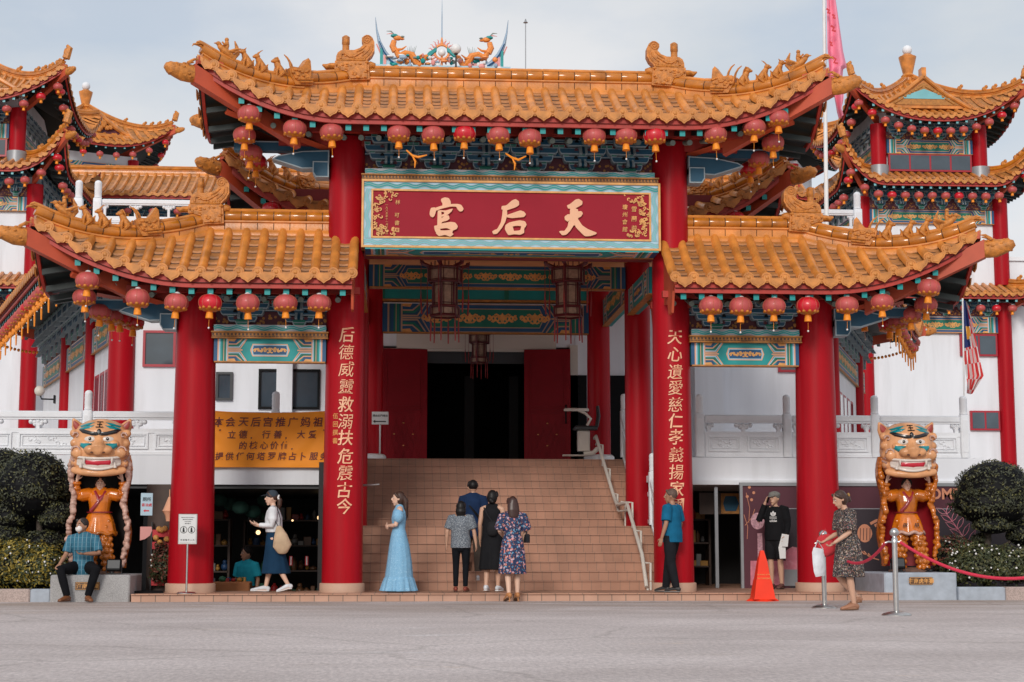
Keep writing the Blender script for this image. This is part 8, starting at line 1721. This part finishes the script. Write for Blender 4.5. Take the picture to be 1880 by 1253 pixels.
f.cloth('floral_dress', print_mat('black floral', (.012, .012, .016), [(.50, .40, .33), (.30, .10, .10), (.22, .24, .26), (.32, .2, .1)], 30, .27), lambda mb: (mb.tube([V((0, .0, 1.0)), f.wa + V((0, 0, .02)), f.ch, lerp(f.ch, f.nk, .6), lerp(f.ch, f.nk, .95)], [(.15, .125), (.145, .125), (.17, .14), (.165, .11), (.07, .068)], 18, side=(1, 0, 0)), f.sleeves(mb, .9, .085, .10), frill(mb, [(0, -.0, 1.05), (0, .0, .92), (0, .0, .75), (0, .0, .56), (0, .0, .46)], [(.14, .125), (.18, .17), (.20, .195), (.215, .215), (.22, .225)], 64, 0, 10, [0, .01, .02, .03, .05])))
f.shoes(mat('tan slide', (.36, .17, .10), .5), mat('tan slide sole', (.22, .11, .06))); f.hair(hair_b, lambda mb: (mb.sph((0, .10, -.02), (.06, .06, .055), 0, 10, 7), mb.tube([(0, .11, -.02), (.0, .13, -.07)], [.045, .03], 8, rnd=True), mb.tube([(-.07, -.03, .03), (-.078, -.04, -.04), (-.07, -.045, -.09)], [.018, .014, .006], 6)), False)
mb = MB(); mb.T = f.turn_head(); mb.tube([(-.05, .13, .0), (.0, .155, .02), (.05, .13, .0)], .014, 7); mb.build('hair_clip', mat('amber clip', (.45, .24, .06), .4), f.o)
red_bag = cloth('coral red bag', (.55, .05, .06)); item('handbag', 'coral red handbag on the forearm of the woman in the short floral dress', 'bag', red_bag, lambda mb: (mb.tube([(-.19, -.28, 1.02), (-.19, -.25, .92), (-.19, -.20, .80)], [(.11, .03), (.125, .045), (.11, .05)], 14, side=(0, 1, .25), rnd=True), mb.tube([(-.19, -.34, 1.02), (-.17, -.26, 1.13), (-.19, -.18, 1.0)], .008, 6)), f.o)
item('carrier_bag', 'white plastic carrier bag hanging from the hand of the woman in the short floral dress', 'bag', mat('white plastic', (.66, .68, .72), .35, .12, 8, .6, 14), lambda mb: (mb.tube([(-.16, -.37, .86), (-.17, -.38, .80), (-.165, -.37, .66), (-.17, -.36, .54), (-.17, -.35, .47)], [(.085, .012), (.092, .03), (.098, .042), (.092, .04), (.075, .012)], 8, side=(0, 1, .2)), mb.tube([(-.16, -.44, .85), (-.16, -.39, .97), (-.16, -.31, .85)], [(.018, .005), (.012, .006), (.018, .005)], 6)), f.o)
# ---------------- tiger dance statues ----------------
mouth_r = mat('mouth red', (.50, .01, .03), .3, .08, coat=.4); blk = mat('glossy black paint', (.010, .010, .012), .3, .0, coat=.4); tealg = mat('teal face paint', (.0, .22, .25), .3, .12, coat=.3); ivoryp = mat('ivory teeth paint', (.66, .58, .52), .3, .08, coat=.3); greyp = mat('weathered pink paint', (.50, .30, .24), .4, .3, 14, .4, 50); sash = mat('dark red sash', (.26, .012, .02), .35, .1, coat=.3)
cape_red = mat('cape red lining', (.28, .008, .015), .5, .15); cape_blk = mat('cape black lining', (.012, .010, .010), .6, .1); rock = mat('brown rock base', (.12, .06, .04), .7, .3, 8, .5, 20)
def tiger_statue(px, Y, label, rz, lining, left):
    x = at(px, 1000, Y).x; f = Fig(label, (x, Y, .40 if left else .42), rz, 1.60, 'tiger_statue', 'statue'); k = 1 / f.o.scale.x
    f.fem = True; f.pel.y = .05
    f.el = [V((-.40, -.03, 1.30)), V((.40, -.03, 1.30))]; f.wr = [V((-.37, -.12, 1.58)), V((.37, -.12, 1.58))]; f.hd_dir = [V((.3, 0, 1)), V((-.3, 0, 1))]; f.hn = [V((.4, -1, 0)), V((-.4, -1, 0))]; f.hd.z -= .03
    if left: f.kn = [V((-.15, -.10, .50)), V((.12, -.14, .50))]; f.an = [V((-.10, -.02, .10)), V((.20, -.10, .10))]; f.toe = [V((-.15, -.18, .05)), V((.25, -.24, .05))]
    else: f.kn = [V((-.16, -.08, .50)), V((.17, -.14, .50))]; f.an = [V((-.15, .0, .10)), V((.23, -.10, .10))]; f.toe = [V((-.18, -.15, .05)), V((.30, -.24, .05))]
    f.body(skin_l); f.cloth('tunic', costume if left else costume_d, lambda mb: (f.torso(mb, .045, False), f.sleeves(mb, 1.92, .092, .095, .016), [mb.tube([lerp(f.el[i], f.wr[i], q) + V((0, 0, -.01)), lerp(f.el[i], f.wr[i], q + .10)], [.078, .074], 10) for i in (0, 1) for q in (.2, .5, .8)]))
    def legs(mb):
        for i in (0, 1):
            P = [f.hp[i], lerp(f.hp[i], f.kn[i], .5), f.kn[i], lerp(f.kn[i], f.an[i], .5), f.an[i]]; mb.tube(P, [.125, .12, .105, .10, .085], 12)
            for q in range(9):
                t = q / 8; c = lerp(f.hp[i], f.kn[i], t * 2) if t < .5 else lerp(f.kn[i], f.an[i], t * 2 - 1); r = .118 - .03 * t
                for a in range(7): an = a * .9 + q * .45; mb.sph((c.x + r * math.cos(an), c.y + r * math.sin(an), c.z), (.04, .04, .045), 0, 8, 5)
    f.cloth('leggings', costume_d, legs, .010, 2)
    f.cloth('skirt', costume, lambda mb: frill(mb, [(0, .03, 1.04), (0, .03, .96), (0, .02, .84), (0, .0, .70)], [(.175, .145), (.215, .18), (.255, .21), (.28, .235)], 60, 0, 8, [.01, .02, .035, .06]), .010, 3)
    mb = MB(); [mb.tube([V((.28 * math.cos(a) , .235 * math.sin(a), .69 + .02 * math.sin(a * 8)))for a in [j * PI / 20 for j in range(41)]], .03, 7)]; mb.build('skirt_hem', greyp if not left else costume_d, f.o, smooth=60)
    mb = MB(); mb.tube([V((.185 * math.cos(a), .155 * math.sin(a) + .02, 1.045)) for a in [j * PI / 12 for j in range(25)]], [(.012, .035)] * 25, 6, side=(0, 0, 1)); sg = 1 if left else 1
    mb.tube([V((-.075, -.08, 1.40)), V((-.02, -.15, 1.30)), V((.0, -.17, 1.22))], [(.026, .012)] * 3, 6); mb.tube([V((.085, -.07, 1.40)), V((.03, -.155, 1.28)), V((-.06, -.165, 1.15)), V((-.14, -.13, 1.06))], [(.028, .012)] * 4, 6); mb.build('sash', sash, f.o, smooth=60)
    if not left:
        mb = MB()
        for u in (-1, 1):
            for q in range(3): mb.band([(u * .10 - .035 + .026 * q, .80), (u * .10 - .015 + .026 * q, .86)], .010, XZ(-.258), (0, .03, 0), 0)
        mb.build('skirt_mark', blk, f.o, smooth=0)
    f.shoes(blk, blk, name='boot'); f.hair(hair_m)
    # tiger head held overhead
    hz = lambda z: z * k; W = lambda p: (p[0] * k, p[1] * k, p[2] * k)
    mb = MB(); S = [(1.60, .20, .20), (1.64, .34, .30), (1.72, .41, .36), (1.85, .44, .38), (2.02, .455, .38), (2.18, .45, .36), (2.32, .42, .34), (2.42, .35, .28), (2.49, .22, .18), (2.52, .09, .09)]
    mb.tube([W((0, -.10, z)) for z, a, b in S], [(a * k, b * k) for z, a, b in S], 26, side=(1, 0, 0))
    mb.tube([W((0, -.40, 2.24)), W((0, -.46, 2.12)), W((0, -.55, 2.02)), W((0, -.54, 1.97))], [(.07 * k, .06 * k), (.08 * k, .07 * k), (.12 * k, .10 * k), (.09 * k, .07 * k)], 12, side=(1, 0, 0), rnd=True)
    for u in (-1, 1):
        mb.sph(W((u * .13, -.49, 2.0)), (.10 * k, .09 * k, .075 * k), 0, 14, 9); mb.sph(W((u * .22, -.40, 2.10)), (.10 * k, .07 * k, .06 * k), 0, 12, 8); mb.sph(W((u * .33, -.36, 1.96)), (.11 * k, .09 * k, .10 * k), 0, 12, 8)
        mb.tube([W((u * .33, -.05, 2.25)), W((u * .40, -.06, 2.42)), W((u * .46, -.08, 2.53))], [(.11 * k, .05 * k), (.09 * k, .05 * k), (.02 * k, .015 * k)], 10, side=(1, 0, .3))
        for j in range(4): mb.sph(W((u * (.42 - .01 * j), -.22, 2.28 - .16 * j)), (.07 * k, .08 * k, .07 * k), 0, 10, 7)
    mb.tube([W((u * .38, -.33 - .10 * (1 - u * u), 1.68 - .05 * (1 - u * u))) for u in [j / 8 - 1 for j in range(17)]], .06 * k, 10, rnd=True)
    h = mb.build('tiger_head', face_o, f.o); remesh(h, .012 * k, 4)
    def feat(name, m, fn): q = MB(); fn(q); q.build(name, m, h, smooth=60)
    def featu(name, m, fn):
        for u in (-1, 1): feat(name, m, lambda q: fn(q, u))
    def ys(x, z):       # front surface of the head
        for (z0, a0, b0), (z1, a1, b1) in zip(S[:-1], S[1:]):
            if z0 <= z <= z1: t = (z - z0) / (z1 - z0); a = a0 + (a1 - a0) * t; b = b0 + (b1 - b0) * t; return -.10 - b * math.sqrt(max(.02, 1 - (x / a) ** 2))
        return -.3
    def patch(q, poly, m=0, d=.012):
        n = len(poly); c = (sum(a for a, b in poly) / n, sum(b for a, b in poly) / n); rings = [[(c[0] + (a - c[0]) * s_, c[1] + (b - c[1]) * s_) for a, b in poly] for s_ in (1.0, .66, .33)]
        vs = [W((a, ys(a, b) - (d if j else d * .4), b)) for j, r in enumerate(rings) for a, b in r] + [W((c[0], ys(*c) - d, c[1]))]; fs = []
        for j in range(2): fs += [(j * n + i, j * n + (i + 1) % n, (j + 1) * n + (i + 1) % n, (j + 1) * n + i) for i in range(n)]
        fs += [(2 * n + i, 2 * n + (i + 1) % n, 3 * n) for i in range(n)]; q.add(vs, fs, m)
    ell = lambda cx, cz, a, b, n=18: [(cx + a * math.cos(2 * PI * i / n), cz + b * math.sin(2 * PI * i / n)) for i in range(n)]
    feat('mouth', [ivoryp, mouth_r], lambda q: (patch(q, [(-.34, 1.885), (-.2, 1.865), (0, 1.86), (.2, 1.865), (.34, 1.885), (.35, 1.80), (.27, 1.71), (.1, 1.675), (-.1, 1.675), (-.27, 1.71), (-.35, 1.80)], 0, .030), patch(q, [(-.26, 1.845), (0, 1.825), (.26, 1.845), (.22, 1.755), (0, 1.74), (-.22, 1.755)], 1, .045)))
    feat('lip', ivoryp, lambda q: (q.tube([W((u * .35, ys(u * .35, 1.87) - .03, 1.86 + .03 * u * u)) for u in [j / 8 - 1 for j in range(17)]], .022 * k, 8), q.tube([W((u * .33, ys(u * .33, 1.72) - .03, 1.69 + .09 * u * u)) for u in [j / 8 - 1 for j in range(17)]], .024 * k, 8)))
    def teeth(q):
        for u in (-1, 1): q.tube([W((u * .22, -.49, 1.865)), W((u * .215, -.50, 1.79))], [.028 * k, .008 * k], 8); q.tube([W((u * .27, -.46, 1.72)), W((u * .26, -.48, 1.80))], [.028 * k, .010 * k], 8)
    feat('fang', ivoryp, teeth)
    feat('eyebrow', blk, lambda q: [patch(q, [(u * .0, 2.225), (u * .12, 2.235), (u * .27, 2.275), (u * .34, 2.335), (u * .28, 2.345), (u * .12, 2.295), (u * .02, 2.285)][::u], 0, .035) for u in (-1, 1)] + [patch(q, ell(0, 2.29, .035, .05), 0, .04)])
    featu('eye', [ivoryp, blk], lambda q, u: (patch(q, ell(u * .145, 2.175, .085, .045), 0, .025), q.sph(W((u * .135, ys(.135, 2.175) - .022, 2.175)), (.028 * k, .016 * k, .028 * k), 1, 10, 7), q.sph(W((u * .142, ys(.135, 2.175) - .038, 2.182)), .008 * k, 0, 6, 4)))
    featu('cheek_paint', tealg, lambda q, u: patch(q, [(u * .10, 2.10), (u * .31, 2.125), (u * .30, 2.06), (u * .20, 1.99)][::u], 0, .07))
    featu('brow_stripe', tealg, lambda q, u: [patch(q, [(u * .08, 2.455 - .055 * j), (u * .20, 2.44 - .045 * j), (u * .33, 2.40 - .05 * j), (u * .30, 2.37 - .045 * j), (u * .16, 2.405 - .055 * j)][::-u], 0, .015) for j in (0, 1)])
    feat('brow_character', blk, lambda q: [q.tube([W((-w, ys(0, z) - .02, z)), W((w, ys(0, z) - .02, z))], .008 * k, 6) for z, w in ((2.46, .05), (2.415, .04), (2.37, .06))] + [q.tube([W((0, ys(0, 2.37) - .022, 2.37)), W((0, ys(0, 2.46) - .022, 2.46))], .008 * k, 6)])
    feat('nostril', mat('nostril brown', (.10, .03, .015), .5) if 'nostril brown' not in MATS else MATS['nostril brown'], lambda q: [q.sph(W((u * .085, -.555, 1.955)), (.035 * k, .02 * k, .016 * k), 0, 8, 5) for u in (-1, 1)])
    featu('cheek_curl', greyp, lambda q, u: [q.tube([W((u * (.35 + (.085 - .009 * j) * math.cos(j * .8)), ys(.35, 1.99) - .06 - .02, 1.99 + (.085 - .009 * j) * math.sin(j * .8))) for j in range(9)], .018 * k, 6)] + [q.tube([W((u * (.37 + (.06 - .008 * j) * math.cos(j * .9)), ys(.37, 2.24) - .035, 2.24 + (.06 - .008 * j) * math.sin(j * .9))) for j in range(7)], .016 * k, 6)] + [q.tube([W((u * .40, -.28 - .02 * j, 1.76 + .07 * j)), W((u * .44, -.2, 1.80 + .07 * j))], .02 * k, 6) for j in range(3)])
    featu('ear_lining', mat('ear red', (.30, .04, .03), .4) if 'ear red' not in MATS else MATS['ear red'], lambda q, u: q.tube([W((u * .36, -.125, 2.36)), W((u * .41, -.13, 2.43)), W((u * .44, -.125, 2.49))], [(.055 * k, .012 * k), (.045 * k, .012 * k), (.01 * k, .005 * k)], 8, side=(1, 0, .3)))
    # cape hanging behind, with a curly edge
    q = MB(); rows = []; NZ = 16
    for j in range(NZ + 1):
        z = 1.95 - 1.83 * j / NZ; fl = .45 + .04 * math.sin(j * .7) + .02 * j / NZ; rows.append([W((fl * math.sin(a), .10 + .36 * math.cos(a) - .08, z)) for a in [rad(-112 + 224 * i / 24) for i in range(25)]])
    q.sheet(rows, 0); q.sheet([[(p[0] * 1.04, p[1] * 1.04 + .01, p[2]) for p in r] for r in rows], 1); q.build('cape', [lining, costume_d], f.o, smooth=180)
    q = MB(); RR = random.Random(3)
    for side_ in (0, -1):
        for j in range(NZ * 2):
            a, b = V(rows[j // 2][side_]), V(rows[j // 2 + 1][side_]); c = a.lerp(b, (j % 2) / 2); q.sph(c + V((RR.uniform(-.015, .025) * (1 if side_ else -1), RR.uniform(-.05, .02), 0)), (RR.uniform(.036, .062) * k, .05 * k, RR.uniform(.04, .065) * k), 0, 9, 6)
    e = q.build('cape_edge', greyp if left else costume_d, f.o); remesh(e, .012, 3)
    q = MB(); q.tube([(-.30, .05, .02), (.05, .0, .03), (.34, -.06, .02)], [(.16, .05), (.22, .08), (.14, .05)], 12, side=(0, 1, 0), rnd=True); q.build('rock_base', rock, f.o)
    return f
tiger_statue(181, -.15, 'orange tiger dance statue with a black-lined cape behind the seated man', 4, cape_blk, True)
tiger_statue(1667, -.05, 'orange tiger dance statue with a red-lined cape beside the welcome hoarding', -3, cape_red, False)
